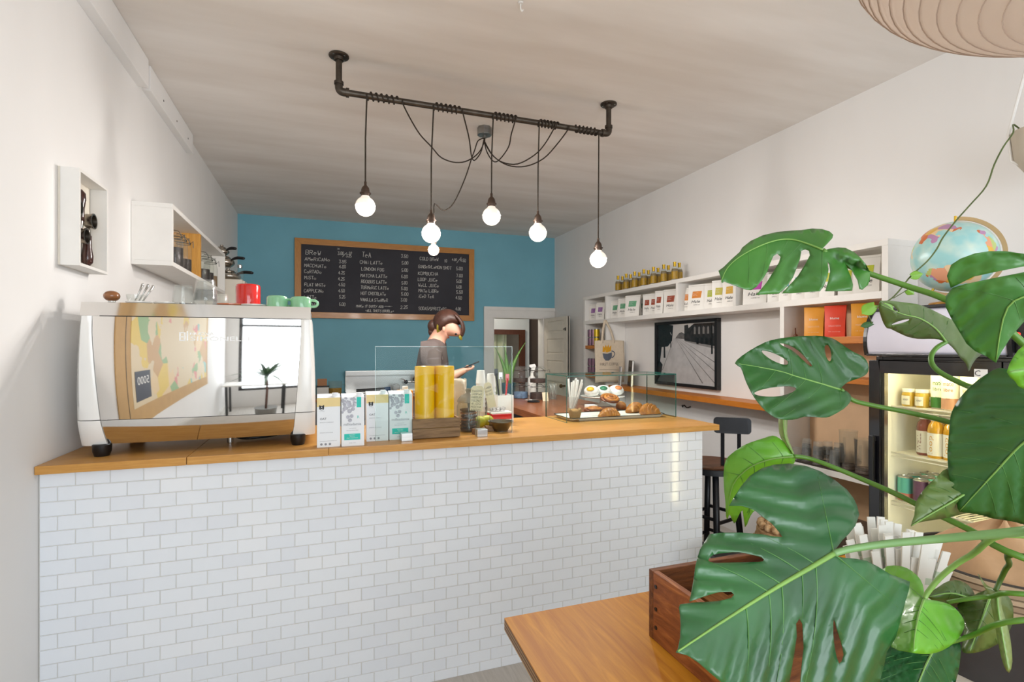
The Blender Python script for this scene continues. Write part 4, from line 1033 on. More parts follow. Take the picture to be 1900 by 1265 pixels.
# muffin in paper
c0 = at_tray(1071, 781); mx, my = c0.x, c0.y + .03
mf = thing('muffin', 'muffin in a tulip of brown paper at the tray front', 'muffin', (mx, my, PZ))
m = MB(); n = 32
def tul(u, v):
    a = u * 2 * PI; pk = .012 * max(0, math.sin(4 * a)) * v ** 3
    rr = .026 + .014 * v + .004 * v * math.sin(4 * a)
    return Vector((mx + rr * math.cos(a), my + rr * math.sin(a), PZ + .055 * v + pk))
m.grid(48, 6, tul); m.build('paper_cup', M_paper, mf, smooth=True, solid=.001)
MB().sphere((mx, my, PZ + .045), .034, 20, 10, (1, 1, .62)).build('cake_top', mat('muffin_cake', '#b98a52', .8, var=.2, scale=35, bump=.4), mf, smooth=True)
MB().lathe([(.0001, 0), (.025, 0), (.034, .04), (.0001, .041)], 20, (mx, my, PZ + .001)).build('cake_base', M_paper, mf, smooth='auto')

# ------------------------------------------------------------------ things on the side counter, seen through and beside the case
cs = onZ(1118, 752, ZT); sxx, syy = cs.x, cs.y
stz = 1.128
st = thing('cake_stand', 'white footed cake plate behind the glass case', 'cake stand', (sxx, syy, ZT))
MB().lathe([(.0001, 0), (.055, 0), (.05, .008), (.02, .02), (.018, .045), (.04, .058), (.15, .062), (.158, .068), (.15, .0695), (.04, .066), (.0001, .066)], 40, (sxx, syy, ZT)).build('plate', M_ceram, st, smooth='auto')
M_wrap = mat('wax_paper', '#f0eeea', .6, var=.05, scale=14, bump=.8)
for k, (pxx, pyy, col, nm) in enumerate(((1091.6, 731, '#e8b62c', 'yellow'), (1124, 728, '#2f7a58', 'green'), (1154, 726, '#e2884f', 'orange'))):
    rr = .054
    c0 = onZ(pxx, pyy, ZT + .068 + rr * .72)
    c0 = Vector((sxx + (k - 1) * .098, syy - .02 + .012 * (k == 1), ZT + .066 + rr * .72))
    t = thing('wrapped_bun', 'paper-wrapped bun with %s sticker on the cake plate' % nm, 'bun', (c0.x, c0.y, ZT + .066), 'wrapped buns on the cake plate')
    m = MB(); m.sphere(c0, rr, 24, 16, (1, 1, .74))
    for i, v in enumerate(m.v):
        d_ = v - c0; v += d_ * random.uniform(-.03, .03)
    m.build('paper_wrap', M_wrap, t, smooth=True)
    nrm = (Vector((-.35 + .3 * (k - 1), -.75, .6))).normalized(); ax = nrm.cross(Vector((0, 0, 1))).normalized(); ay = ax.cross(nrm)
    nn_ = [c0 + Vector((d_.x, d_.y, d_.z * .74)) * rr * 1.04 for d_ in [(nrm + ax * .55 * math.cos(a) + ay * .45 * math.sin(a)).normalized() for a in [2 * PI * i / 20 for i in range(20)]]]
    cc = c0 + Vector((nrm.x, nrm.y, nrm.z * .74)) * rr * 1.05
    MB().add([cc] + nn_, [(0, i + 1, (i + 1) % 20 + 1) for i in range(20)]).build('sticker', mat('sticker_' + nm, col, .4), t, smooth=True, solid=.0008)
# clip jars, spray bottle, glass with spoons
M_choc = mat('dark_chips', '#3a2118', .6, var=.3, scale=70, bump=.5)
M_blue = mat('blue_label', '#6f8fb5', .6, var=.3, scale=30)
for k, (pxx, yy, rr) in enumerate(((966, 3.98, .062), (999, 3.86, .070))):
    c0 = onY(pxx, 738, yy)
    for j in range(2):
        clip_jar(c0.x, yy, ZT + j * .130, rr, .118, '%s clip-top jar of the %s pair on the brown side counter' % (('lower', 'upper')[j], ('left', 'right')[k]), 'clip-top jars on the side counter', (.42, .26)[j], (M_blue if (k, j) == (0, 0) else M_choc))
sp = onY(987, 690, 4.22); 
s_ = thing('spray_bottle', 'white trigger spray bottle behind the clip-top jars', 'bottle', (sp.x, 4.22, ZT))
MB().lathe([(.0001, 0), (.035, 0), (.036, .01), (.036, .14), (.014, .17), (.013, .20), (.0001, .2)], 20, (sp.x, 4.22, ZT)).build('bottle_body', M_cup, s_, smooth='auto')
MB().add([(sp.x - .03, 4.21, ZT + .245), (sp.x - .03, 4.21, ZT + .262), (sp.x + .02, 4.21, ZT + .27), (sp.x + .03, 4.21, ZT + .25), (sp.x + .012, 4.21, ZT + .20), (sp.x - .012, 4.21, ZT + .20), (sp.x - .01, 4.21, ZT + .235)], [tuple(range(7))]).build('trigger_head', M_cup, s_, solid=.02)
gl = onY(1026, 742, 3.80)
tumbler(gl.x, 3.80, ZT, .036, .125, 'tall glass with small spoons on the side counter', inv=False)
for k in range(2):
    MB().tube([(gl.x - .008 + .02 * k, 3.80, ZT + .012), (gl.x - .02 + .03 * k, 3.80, ZT + .13)], .0035, 8).build('small_spoon', M_steel, smooth=True, label='small steel spoon in the tall glass, %s one' % ('left', 'right')[k], cat='spoon', group='spoons in the tall glass')
cd = onY(1008, 738, 3.74)
MB().obox((cd.x, 3.70, ZT + .034), (.024, 0, 0), (0, .0008, .0), (0, .008, .0335)).build('small_card', M_tagp, label='small cream card leaning by the tall glass', cat='card')
ck = onZ(990, 746, ZT)
MB().lathe([(.0001, 0), (.045, 0), (.048, .006), (.04, .012), (.0001, .011)], 24, (ck.x, ck.y, ZT)).build('coaster', M_black, smooth='auto', label='round black spoon rest before the clip-top jars', cat='coaster')
m = MB().tube([(ck.x - .06, ck.y - .01, ZT + .019), (ck.x, ck.y, ZT + .018), (ck.x + .06, ck.y + .005, ZT + .016)], .0035, 8); m.sphere((ck.x - .06, ck.y - .01, ZT + .020), .018, 12, 6, (1.2, .8, .3)); m.build('rest_spoon', M_steel, smooth=True, label='steel spoon lying across the black spoon rest', cat='spoon')
# sugar sticks in a glass behind the case
ss = onZ(1062, 760, ZT)
tumbler(ss.x, ss.y, ZT, .040, .085, 'short glass packed with white sugar sticks behind the case', inv=False)
for k in range(12):
    a = k * 2.399; q_ = .028 * math.sqrt((k + .5) / 12)
    p0 = Vector((ss.x + q_ * .5 * math.cos(a), ss.y + q_ * .5 * math.sin(a), ZT + .008)); p1 = Vector((ss.x + .03 + q_ * 2.2 * math.cos(a), ss.y + q_ * 1.6 * math.sin(a), ZT + .19 + .015 * math.sin(k * 3)))
    d_ = (p1 - p0); ax = d_.cross(Vector((0, 1, 0))).normalized() * .006
    MB().obox((p0 + p1) / 2, ax, d_.cross(ax).normalized() * .0022, d_ / 2).build('sugar_stick', M_cup, label='white paper sugar stick in the short glass behind the case', cat='sugar stick', group='sugar sticks behind the case')
nb = onZ(1066, 764, ZT)
MB().box(nb.x + .05, nb.x + .11, nb.y - .10, nb.y - .04, ZT, ZT + .05).build('napkin_box', M_cup, label='small white box beside the sugar sticks', cat='box', bevel=.003)
# snake plant in a teal pot
spx, spy = onY(944, 690, 4.15).x, 4.15
sn = thing('snake_plant', 'snake plant with upright green leaves in a teal pot', 'plant', (spx, spy, ZT))
MB().lathe([(.0001, 0), (.05, 0), (.062, .10), (.066, .115), (.058, .115), (.054, .10), (.0001, .095)], 28, (spx, spy, ZT)).build('pot', mat('teal_pot', '#2c5f6b', .4), sn, smooth='auto')
M_snake = mat('snake_leaf', '#6a9440', .45, var=.25, scale=30, stretch=(1, 1, 3), col2='#3f6a2c')
for k, (bx2, tx2, tz, w_) in enumerate(((-.02, -.13, .42, .018), (-.01, -.04, .44, .02), (.005, .02, .30, .022), (.02, .16, .46, .020), (.01, .09, .36, .018))):
    def lf(u, v):
        s2 = math.sin(PI * min(1, .25 + .75 * v)) ** .8 * (1 - v ** 4)
        return Vector((spx + bx2 + (tx2 - bx2) * v * v + (u - .5) * 2 * w_ * s2, spy + .01 * (k - 2) + .012 * abs(u - .5) * 2, ZT + .09 + (tz - .09) * v))
    MB().grid(4, 12, lf).build('leaf', M_snake, sn, smooth=True, solid=.002)

# ------------------------------------------------------------------ things on the back counter
ZB = .90
mt = onY(620, 728, 6.45)
MB().box(onY(588, 728, 6.45).x, onY(652, 728, 6.45).x - .08, 6.28, 6.62, ZB, ZB + .012).build('rubber_mat', M_black, label='black rubber mat on the back counter left of the sink', cat='mat', bevel=.003)
wx = onY(599, 720, 6.45).x
wb = thing('white_tub', 'white tub with kraft card in it on the black mat', 'tub', (wx, 6.45, ZB + .012))
MB().box(wx - .065, wx + .065, 6.40, 6.52, ZB + .0125, ZB + .12).build('tub_body', M_ceram, wb, bevel=.01)
MB().box(wx - .07, wx + .07, 6.395, 6.525, ZB + .115, ZB + .13).build('rim', M_blackp, wb, bevel=.003)
MB().box(wx - .06, wx + .045, 6.46, 6.47, ZB + .12, ZB + .21).build('kraft_card', mat('kraft', '#c08a63', .8), wb)
wx = onY(622, 720, 6.45).x
gj = thing('glass_jug', 'squat glass jug half full of yellow liquid', 'jug', (wx, 6.45, ZB + .012))
MB().lathe([(.07, 0), (.075, .006), (.078, .17), (.074, .17), (.07, .01), (.0001, .008)], 28, (wx, 6.45, ZB + .0125), cap=False).build('glass_body', M_jarglass, gj, smooth='auto')
MB().lathe([(.0001, .009), (.069, .01), (.0725, .09), (.0001, .09)], 24, (wx, 6.45, ZB + .0125)).build('yellow_liquid', mat('yellow_liquid', '#b98a12', .1, coat=.4), gj, smooth='auto')
MB().tube(crom([(wx + .075, 6.45, ZB + .14), (wx + .115, 6.45, ZB + .13), (wx + .115, 6.45, ZB + .07), (wx + .073, 6.45, ZB + .05)], 4), .007).build('handle', M_jarglass, gj, smooth=True)
b0, b1 = onY(661, 716, 6.5), onY(735, 714, 6.5)
br = thing('scrub_brush', 'black handled brush with blue collar and white bristles on the sink', 'brush', ((b0.x + b1.x) / 2, 6.5, .935))
MB().tube([(b0.x, 6.5, .96), ((b0.x + b1.x) / 2, 6.5, .965), (b0.x * .3 + b1.x * .7, 6.5, .965)], [.018, .020, .024], 12).build('handle', M_blackp, br, smooth='auto')
MB().cyl((b0.x * .3 + b1.x * .7, 6.5, .965), (b0.x * .15 + b1.x * .85, 6.5, .968), .026, .03).build('collar', mat('blue_plastic', '#244a78', .4), br, smooth='auto')
MB().sphere((b1.x, 6.5, .985), .05, 16, 10, (1, .9, 1)).build('bristles', mat('bristle_white', '#e9ebee', .9, bump=1.0, scale=90), br, smooth=True)
# ------------------------------------------------------------------ white shelf unit along the right wall
XS = 2.86
su = thing('wall_shelves', 'long white shelf unit along the right wall', 'shelf', (2.98, 3.7, 0))
sy0, sy1 = 1.967, 5.472
SB, STP = 1.78, 2.025             # top of the lower board, underside of the top board
BK = XR - .012
def board(nm, *a, m=None): return MB().box(*a).build(nm, m or M_white, su, bevel=.002)
board('top_board', XS, XR - .002, sy0, sy1, STP, 2.06)
board('lower_board', XS, XR - .002, sy0 + .0352, sy1 - .0352, SB - .04, SB)
board('end_panel', XS, XR - .002, sy0, sy0 + .035, 0, STP)
board('end_panel', XS, XR - .002, sy1 - .035, sy1, 0, STP)
for yy in (4.955, 3.745, 3.075): board('divider', XS, BK, yy, yy + .028, SB, STP)
board('back_panel', BK, XR - .002, sy0 + .035, sy1 - .035, SB, STP, m=M_cream)
board('column_panel', XS, XR - .002, 4.955, 4.983, 0, SB - .04)
board('column_panel', XS, XR - .002, 2.645, 2.678, 0, SB - .04)
board('column_back', BK, XR - .002, 4.983, sy1 - .035, 0, SB - .04, m=M_cream)
board('column_back', BK, XR - .002, sy0 + .035, 2.645, 0, SB - .04, m=mat('tan_back', '#d8b48f', .7, var=.04))
for zz in (1.46, 1.13): board('wooden_shelf', XS + .002, BK, 4.983, sy1 - .035, zz, zz + .035, m=M_orange)
board('wooden_shelf', XS - .004, BK, sy0 + .035, 2.645, 1.495, 1.535, m=M_orange)
board('wooden_shelf', XS - .004, BK, sy0 + .035, 2.645, 1.262, 1.292, m=M_orange)
board('glass_shelf_board', XS - .002, BK, sy0 + .035, 2.645, .70, .735)
board('plinth', XS, XR - .002, sy0 + .035, 2.645, 0, .42, m=mat('brown_kick', '#6b5a4b', .7))
# long narrow ledge under the photograph
lg = thing('wall_ledge', 'narrow orange wooden ledge below the framed photograph', 'ledge', (3.0, 3.8, 1.03))
MB().box(2.885, XR - .002, 2.68, 4.953, 1.03, 1.072).build('ledge_board', M_orange, lg, bevel=.003)
hk = onX(1272, 753, 3.09)
MB().tube(crom([(3.099, hk.y - .06, hk.z), (3.08, hk.y - .03, hk.z - .012), (3.075, hk.y, hk.z + .008), (3.08, hk.y + .03, hk.z - .012), (3.099, hk.y + .06, hk.z)], 4), .005, 8).build('wall_hook', M_black, smooth=True, label='small black double hook on the wall under the ledge', cat='hook')

# ------------------------------------------------------------------ coffee pouches
M_pouch = mat('pouch_white', '#edeae4', .5, var=.03, scale=8)
M_pouchside = mat('pouch_tan', '#cbb79f', .6, var=.05)
def pouch_proto(w_, hgt, dp):
    """front point of the pouch: u across, v up, pouch faces -X in its own frame"""
    def fr(u, v, off=0.0):
        x = -(dp / 2) * (1 - v) ** .8 - .006 * math.sin(PI * v) * (1 - (2 * u - 1) ** 2) - .002
        ww = w_ * (1 + .10 * v - .04 * math.sin(PI * v))
        return Vector((x - off, (.5 - u) * ww, hgt * v))
    return fr
def pouch(name, Y, X, w_, hgt, col, label, yaw, group, z=None, logo='Hale', sub='COFFEE CO', body=None, logocol=None):
    z = SB if z is None else z
    dp = w_ * .38
    fr = pouch_proto(w_, hgt, dp)
    t = thing(name, label, 'coffee bag', (X, Y, z), group)
    t.rotation_euler = (0, 0, yaw)
    m = MB(); nu, nv = 6, 10
    m.grid(nu, nv, lambda u, v: fr(u, v)); m.grid(nu, nv, lambda u, v: Vector((-fr(u, v).x, fr(u, v).y, fr(u, v).z)))
    for sd in (0, 1):
        m.grid(2, nv, lambda u, v: Vector((fr(sd, v).x * (1 - 2 * u) , fr(sd, v).y * (1 - .10 * math.sin(PI * u) * (1 - v)), fr(sd, v).z)))
    m.grid(nu, 1, lambda u, v: Vector((fr(u, 0).x * (1 - 2 * v), fr(u, 0).y, 0)))
    m.build('bag_body', body or M_pouch, t, smooth='auto', local=True)
    if sub:
        m = MB(); m.grid(4, 4, lambda u, v: fr(.24 + .52 * u + .03 * v, .47 + .26 * v, .0012)); m.build('colour_label', mat('label_' + col, col, .5, var=.08), t, local=True)
        m = MB(); letter(m, logo, lambda a, b: fr(a, b, .0018), .22, .28, width=.52, height=.11, shear=.25); letter(m, sub, lambda a, b: fr(a, b, .0018), .36, .19, width=.36, height=.032); m.build('logo_print', M_ink, t, local=True)
        m = MB()
        for k in range(3): letter(m, ('SINGLE ORIGIN', 'WASHED', 'LIGHT ROAST')[k], lambda a, b: fr(a, b, .002), .30, .66 - .05 * k, width=(.3, .2, .26)[k], height=.016)
        m.build('label_print', M_plate, t, local=True)
        m = MB(); m.grid(4, 1, lambda u, v: fr(u, .93 + .012 * v, .0008)); m.build('tear_line', mat('pouch_tear', '#cfcac2', .5), t, local=True)
    else:
        m = MB(); letter(m, logo, lambda a, b: fr(a, b, .002), .5, .56, width=.44, height=.07, center=True); m.build('logo_print', M_plate, t, local=True)
        m = MB()
        for k, vv in enumerate((.36, .33, .16)): letter(m, ('superfood latte', 'organic blend', '25 servings')[k], lambda a, b: fr(a, b, .002), .5, vv, width=.6, height=.014, center=True)
        m.build('small_print', M_plate, t, local=True)
    return t
def yat(px, X): return onX(px, 560, X).y
BAGS = [  # px centre, X of the bag axis, width, height, colour, label
    (1102, 2.945, .105, .195, '#9c6cab', 'white coffee pouch with purple label, farther of the purple pair'),
    (1115, 2.925, .105, .195, '#9c6cab', 'white coffee pouch with purple label, nearer of the purple pair'),
    (1143, 2.945, .115, .195, '#68ab82', 'white coffee pouch with green label, first from the divider'),
    (1157, 2.925, .115, .200, '#68ab82', 'white coffee pouch with green label, second from the divider'),
    (1175, 2.925, .155, .215, '#68ab82', 'large white coffee pouch with pale green label'),
    (1190, 3.045, .085, .19, '#4f8a64', 'small coffee pouch half hidden beside the large green one'),
    (1202, 2.935, .092, .205, '#a3472a', 'white coffee pouch with rust label, first of the rust row'),
    (1214, 2.955, .092, .205, '#a3472a', 'white coffee pouch with rust label, second of the rust row'),
    (1224, 2.92, .088, .215, '#a3472a', 'white coffee pouch with rust label, third of the rust row'),
    (1246, 2.96, .135, .218, '#a3472a', 'large white coffee pouch with rust label next to the divider'),
    (1275, 2.955, .11, .205, '#dd8730', 'white coffee pouch with orange label, half hidden behind the larger one'),
    (1295, 2.925, .155, .215, '#dd8730', 'large white coffee pouch with orange label under the bottles'),
    (1320, 2.945, .10, .21, '#b6bf3a', 'white coffee pouch with lime label, first of the lime three'),
    (1335, 2.93, .105, .22, '#c0b53a', 'white coffee pouch with lime label, second of the lime three'),
    (1356, 2.925, .115, .215, '#d8a92f', 'white coffee pouch with lime and amber label beside the divider'),
    (1403, 2.93, .165, .225, '#c43fb0', 'large white coffee pouch with magenta label behind the leaf'),
    (1437, 2.93, .085, .20, '#8f6cc0', 'white coffee pouch under the leaf, first after the magenta one'),
    (1459, 2.935, .085, .215, '#4fb0c9', 'white coffee pouch under the leaf, second after the magenta one'),
    (1483, 2.925, .085, .205, '#4fb0c9', 'white coffee pouch under the leaf, third after the magenta one'),
    (1508, 2.93, .085, .21, '#4fb0c9', 'white coffee pouch under the leaf, fourth after the magenta one'),
    (1536, 2.93, .085, .205, '#c9cf3c', 'white coffee pouch with lime label just right of the leaf slit'),
    (1572, 2.94, .09, .205, '#c9cf3c', 'white coffee pouch with lime label behind the leaf edge'),
    (1608, 2.93, .125, .218, '#c3cc3a', 'large white coffee pouch with lime label at the near shelf end')]
for i, (px_, X_, w_, hg, col, lb) in enumerate(BAGS):
    pouch('coffee_pouch', yat(px_, X_), X_, w_, hg, col, lb, .42 + .1 * math.sin(i * 2.1), 'coffee pouches on the top shelf')
M_og = mat('bag_orange', '#e39a1b', .45, var=.05); M_rd = mat('bag_red', '#e2401f', .45, var=.05)
for (px_, col, mm, lb) in ((1510, 'o', M_og, 'orange latte powder bag, left one on the wooden shelf'), (1549, 'r', M_rd, 'red latte powder bag between the two orange ones'), (1600, 'o2', M_og, 'orange latte powder bag, right one beside the fridge')):
    pouch('blend_bag', yat(px_, 2.93), 2.935, .108, .192, col, lb, .45, 'bags on the wooden shelf', z=1.5355, logo='blume', sub=None, body=mm)
tg = onX(1475, 620, 2.92)
MB().sphere((2.92, tg.y - .005, 1.5355 + .013), .013, 10, 8, (1, 1, 1)).tube([(2.92, tg.y - .005, 1.56), (2.92, tg.y - .003, 1.60)], .004, 8).build('trinket', M_brownwood, label='tiny dark trinket left of the orange bag', cat='trinket', smooth=True)

# ------------------------------------------------------------------ mixer bottles on top of the shelves: two rows
M_mix = mat('amber_label', '#b08a1e', .45, var=.2, scale=60)
M_btl = glass('bottle_glass', '#eef2ee', 1.4, body=.18)
M_gold = mat('gold_foil', '#d8b23c', .3, .8, var=.1)
def bottle(x, y, z, label):
    t = thing('mixer_bottle', label, 'bottle', (x, y, z), 'small bottles on top of the shelves')
    MB().lathe([(.0001, 0), (.027, 0), (.0285, .004), (.0285, .085), (.024, .102), (.013, .125), (.012, .150)], 20, (0, 0, 0), cap=False).build('glass_body', M_btl, t, smooth='auto', local=True)
    MB().lathe([(.0135, .122), (.0128, .152), (.0145, .153), (.0145, .163), (.0001, .165)], 16).build('gold_cap', M_gold, t, smooth='auto', local=True)
    MB().lathe([(.0290, .012), (.0292, .080)], 24, cap=False).build('label_band', M_mix, t, smooth=True, local=True)
    MB().lathe([(.0291, .081), (.0285, .086), (.0245, .1025)], 24, cap=False).build('neck_label', mat('neck_label', '#7d6f52', .5), t, smooth='auto', local=True)
    return t
pr = None
ya, yb = yat(1146, 2.90), yat(1251, 2.90)
for row in range(2):
    for k in range(7):
        yy = ya + (yb - ya) * k / 6 + (.0 if row == 0 else .028)
        xx = 2.905 + row * .07
        lb = 'small gold-capped bottle, %s from the left in the %s row' % (ORD[k], ('front', 'back')[row])
        if pr is None: pr = bottle(xx, yy, 2.0605, lb)
        else: dup(pr, (xx, yy, 2.0605), None, lb)

# ------------------------------------------------------------------ framed street photograph
py0, py1, pz0, pz1 = 3.495, 4.36, 1.118, 1.716
ph = thing('framed_photo', 'black framed black-and-white street photograph on the right wall', 'picture', (XR, 3.93, 1.118))
fx = 3.055
for a in ((fx, XR - .001, py0, py1, pz0, pz0 + .028), (fx, XR - .001, py0, py1, pz1 - .028, pz1), (fx, XR - .001, py0, py0 + .028, pz0 + .028, pz1 - .028), (fx, XR - .001, py1 - .028, py1, pz0 + .028, pz1 - .028)):
    MB().box(*a).build('frame_side', M_black, ph, bevel=.002)
iy0, iy1, iz0, iz1 = py0 + .028, py1 - .028, pz0 + .028, pz1 - .028
def pp(u, v, h=0.0): return Vector((3.072 - h, iy1 + (iy0 - iy1) * u, iz0 + (iz1 - iz0) * v))
def pmat(c_, v=.12, s_=25): return mat('photo_' + c_, c_, .35, var=v, scale=s_)
def patch(poly, c_, k, v=.12, s_=25):
    MB().add([pp(a, b, .0004 * k) for a, b in poly], [tuple(range(len(poly)))]).build('photo_patch', pmat(c_, v, s_), ph)
patch([(0, 0), (1, 0), (1, 1), (0, 1)], '#c9c6c4', 0, .05, 6)
patch([(0, .55), (1, .55), (1, 1), (0, 1)], '#d6d1cc', 1, .04, 4)
patch([(.04, .0), (1, 0), (1, .62), (.52, .76), (.30, .76)], '#cfcbca', 2, .10, 14)
patch([(0, .60), (.20, .62), (.28, .72), (.30, .98), (.22, 1), (0, 1)], '#23211f', 3, .5, 40)
patch([(0, .30), (.05, .34), (.09, .66), (0, .70)], '#1d1b1a', 4, .4)
patch([(.12, .42), (.155, .42), (.145, .75), (.12, .75)], '#211f1e', 4)
patch([(0, .02), (.07, .12), (.10, .30), (.05, .36), (0, .35)], '#2a2725', 4, .5, 30)
patch([(.34, .76), (.40, .84), (.45, .86), (.50, .83), (.50, .74)], '#7d7875', 3, .3)
patch([(.50, .72), (.50, .97), (.56, .98), (.57, .92), (.66, .99), (1, .99), (1, .62), (.80, .66)], '#3f3a38', 5, .4, 30)
patch([(.50, .72), (.80, .66), (1, .62), (1, .58), (.78, .63), (.52, .70)], '#97928f', 6)
for k in range(5): patch([(.66 + .07 * k, .82), (.69 + .07 * k, .82), (.69 + .07 * k, .92), (.675 + .07 * k, .945), (.66 + .07 * k, .92)], '#8d8884', 6)
for k in range(4): patch([(.70 + .07 * k, .66), (.74 + .07 * k, .655), (.74 + .07 * k, .76), (.70 + .07 * k, .76)], '#171515', 6)
for a, b in (((.36, .755), (1.0, .03)), ((.345, .755), (.80, .03)), ((.37, .755), (1.0, .22)), ((.42, .745), (1.0, .36)), ((.30, .72), (.10, .20))):
    (u0, v0), (u1, v1) = a, b
    patch([(u0, v0), (u0 + .003, v0), (u1 + .006, v1 + .006), (u1 - .006, v1)], '#8a8581', 6)
patch([(.93, .50), (.955, .50), (.95, .99), (.93, .99)], '#1a1818', 7)
patch([(.245, .86), (.25, .87), (.275, .82), (.27, .81)], '#d8d4d0', 7, .02)
patch([(.25, .60), (.265, .60), (.262, .78), (.25, .78)], '#1f1d1c', 7)
MB().box(3.0665, 3.0675, iy0, iy1, iz0, iz1).build('glazing', glass('photo_glass', '#fbfbfb', 1.2), ph)

# ------------------------------------------------------------------ cans in the far column
M_can = mat('plum_can', '#8d6a80', .3, .5, var=.15, scale=30)
M_can2 = mat('yellow_can', '#d9b72a', .3, .4, var=.1)
def can(x, y, z, r, hgt, m_, label, group, band=None, cat='can', name='drink_can', text=None, bandm=None):
    t = thing(name, label, cat, (x, y, z), group)
    MB().lathe([(.0001, 0), (r * .8, 0), (r, r * .14), (r, hgt - r * .2), (r * .84, hgt - .002), (r * .84, hgt), (r * .76, hgt), (r * .74, hgt - .004), (.0001, hgt - .004)], 24).build('can_body', M_steel, t, smooth='auto', local=True)
    MB().lathe([(r * 1.004, r * .16), (r * 1.004, hgt - r * .22)], 24, cap=False).build('printed_sleeve', m_, t, smooth=True, local=True)
    if bandm: MB().lathe([(r * 1.008, r * .17), (r * 1.008, hgt * .34)], 24, cap=False).build('colour_band', bandm, t, smooth=True, local=True)
    if text:
        for k, (tx, vv, hh, tm_) in enumerate(text):
            m = MB(); a0 = 1.05 if name != 'drink_can' else 1.0
            letter(m, tx, lambda a, b: Vector((-r * 1.012 * math.cos(a), -r * 1.012 * math.sin(a) * -1, b)) if 0 else Vector((r * 1.012 * math.cos(a), r * 1.012 * math.sin(a), b)), text_a0, vv * hgt, width=.95, height=hh * hgt)
            m.build('print', tm_, t, local=True)
    return t
text_a0 = PI + .2
proto = None; n_ = 0
for lay, zb in ((0, 1.4955), (1, 1.4955 + .094), (2, 1.1655), (3, 1.1655 + .094)):
    for k in range(3):
        yy = sy1 - .085 - k * .072
        yl = M_can2 if (lay in (0, 1) and k == 2) else M_can
        lb = '%s can, %s from the far side, %s layer on the %s wooden shelf' % (('plum', 'yellow')[yl is M_can2], ORD[k], ('lower', 'upper')[lay % 2], ('upper', 'lower')[lay // 2])
        can(2.905, yy, zb, .033, .093, yl, lb, 'cans in the far shelf column')
# ------------------------------------------------------------------ tote bag on the column panel
M_canvas = mat('canvas', '#d9c8b1', .9, var=.05, scale=40, bump=.15)
tb_ = thing('tote_bag', 'cream canvas tote with crown and cup print hanging on the shelves', 'tote bag', (2.89, 4.94, 1.05))
b0x, b1x, yt_ = 2.712, 3.062, 4.93
zt0, zt1 = 1.10, 1.545
def tote(u, v, h): 
    return Vector((b0x + (b1x - b0x) * (u + .012 * math.sin(v * 5)), yt_ - h * (.4 + .6 * math.sin(PI * min(1, max(0, u)))) + .006 * math.sin(u * 9 + v * 3), zt0 + (zt1 - zt0) * v + .006 * math.sin(u * 3.1)))
m = MB(); m.grid(16, 14, lambda u, v: tote(u, v, .022)); m.grid(16, 14, lambda u, v: tote(u, v, 0.0))
m.build('bag_panel', M_canvas, tb_, smooth=True, solid=.0012)
for (ua, ub, hh) in ((.22, .62, .022), (.26, .66, .0)):
    pa, pb_ = tote(ua, 1, hh), tote(ub, 1, hh); top = Vector((b0x + .115 + .3 * hh, 4.925, 1.765))
    for p_ in (pa, pb_):
        s_ = MB(); d_ = Vector((.013, 0, 0)); q1 = p_ - Vector((0, 0, .03)); mid = p_.lerp(top, .5) + Vector((.012 * (1 if p_ is pb_ else -1), -.006, .0))
        path = crom([q1, p_, mid, top], 5)
        for a, b in zip(path, path[1:]): s_.add([a - d_, a + d_, b + d_, b - d_], [(0, 1, 2, 3)])
        s_.build('strap', M_canvas, tb_, smooth=True, solid=.003)
def tf(a, b): p = tote(a, b, .022); return p + Vector((0, -.0022, 0))
m = MB()
pts = [(.22, .63), (.24, .80), (.29, .73), (.33, .82), (.38, .75), (.44, .83), (.46, .74), (.54, .81), (.52, .65), (.38, .61)]; RS = lambda b: .51 + (b - .39) * .886
m.add([tf(.38, RS(.66))] + [tf(a, RS(b)) for a, b in pts], [(0, i + 1, (i + 1) % len(pts) + 1) for i in range(len(pts))]); m.build('crown_print', mat('crown_yellow', '#dfa021', .8), tb_)
m = MB()
cup = [(.22, .595), (.38, .575), (.55, .615), (.55, .52), (.50, .44), (.42, .39), (.31, .395), (.25, .46)]
m.add([tf(.39, RS(.5))] + [tf(a, RS(b)) for a, b in cup], [(0, i + 1, (i + 1) % len(cup) + 1) for i in range(len(cup))])
hp_ = crom([(a, RS(b)) for a, b in ((.54, .645), (.60, .64), (.65, .60), (.64, .54), (.59, .49), (.53, .47))], 4)
for a, b in zip(hp_, hp_[1:]):
    dx, dz = (b.y - a.y), -(b.x - a.x); l_ = math.hypot(dx, dz); dx, dz = dx / l_ * .014, dz / l_ * .014
    m.add([tf(a.x - dx, a.y - dz), tf(a.x + dx, a.y + dz), tf(b.x + dx, b.y + dz), tf(b.x - dx, b.y - dz)], [(0, 1, 2, 3)])
m.build('cup_print', mat('cup_grey', '#5c6270', .8), tb_)
m = MB(); letter(m, 'FIRST.COFFEE', tf, .14, .395, width=.64, height=.065); m.build('lettering', mat('tote_ink', '#6b625a', .8), tb_)
m = MB(); m.grid(14, 1, lambda u, v: tote(.12 + .70 * u, 0.30 + .006 * v - .02 * u, .0225) + Vector((0, -.0015, 0))); m.build('fold_line', mat('tote_ink', '#6b625a', .8), tb_)
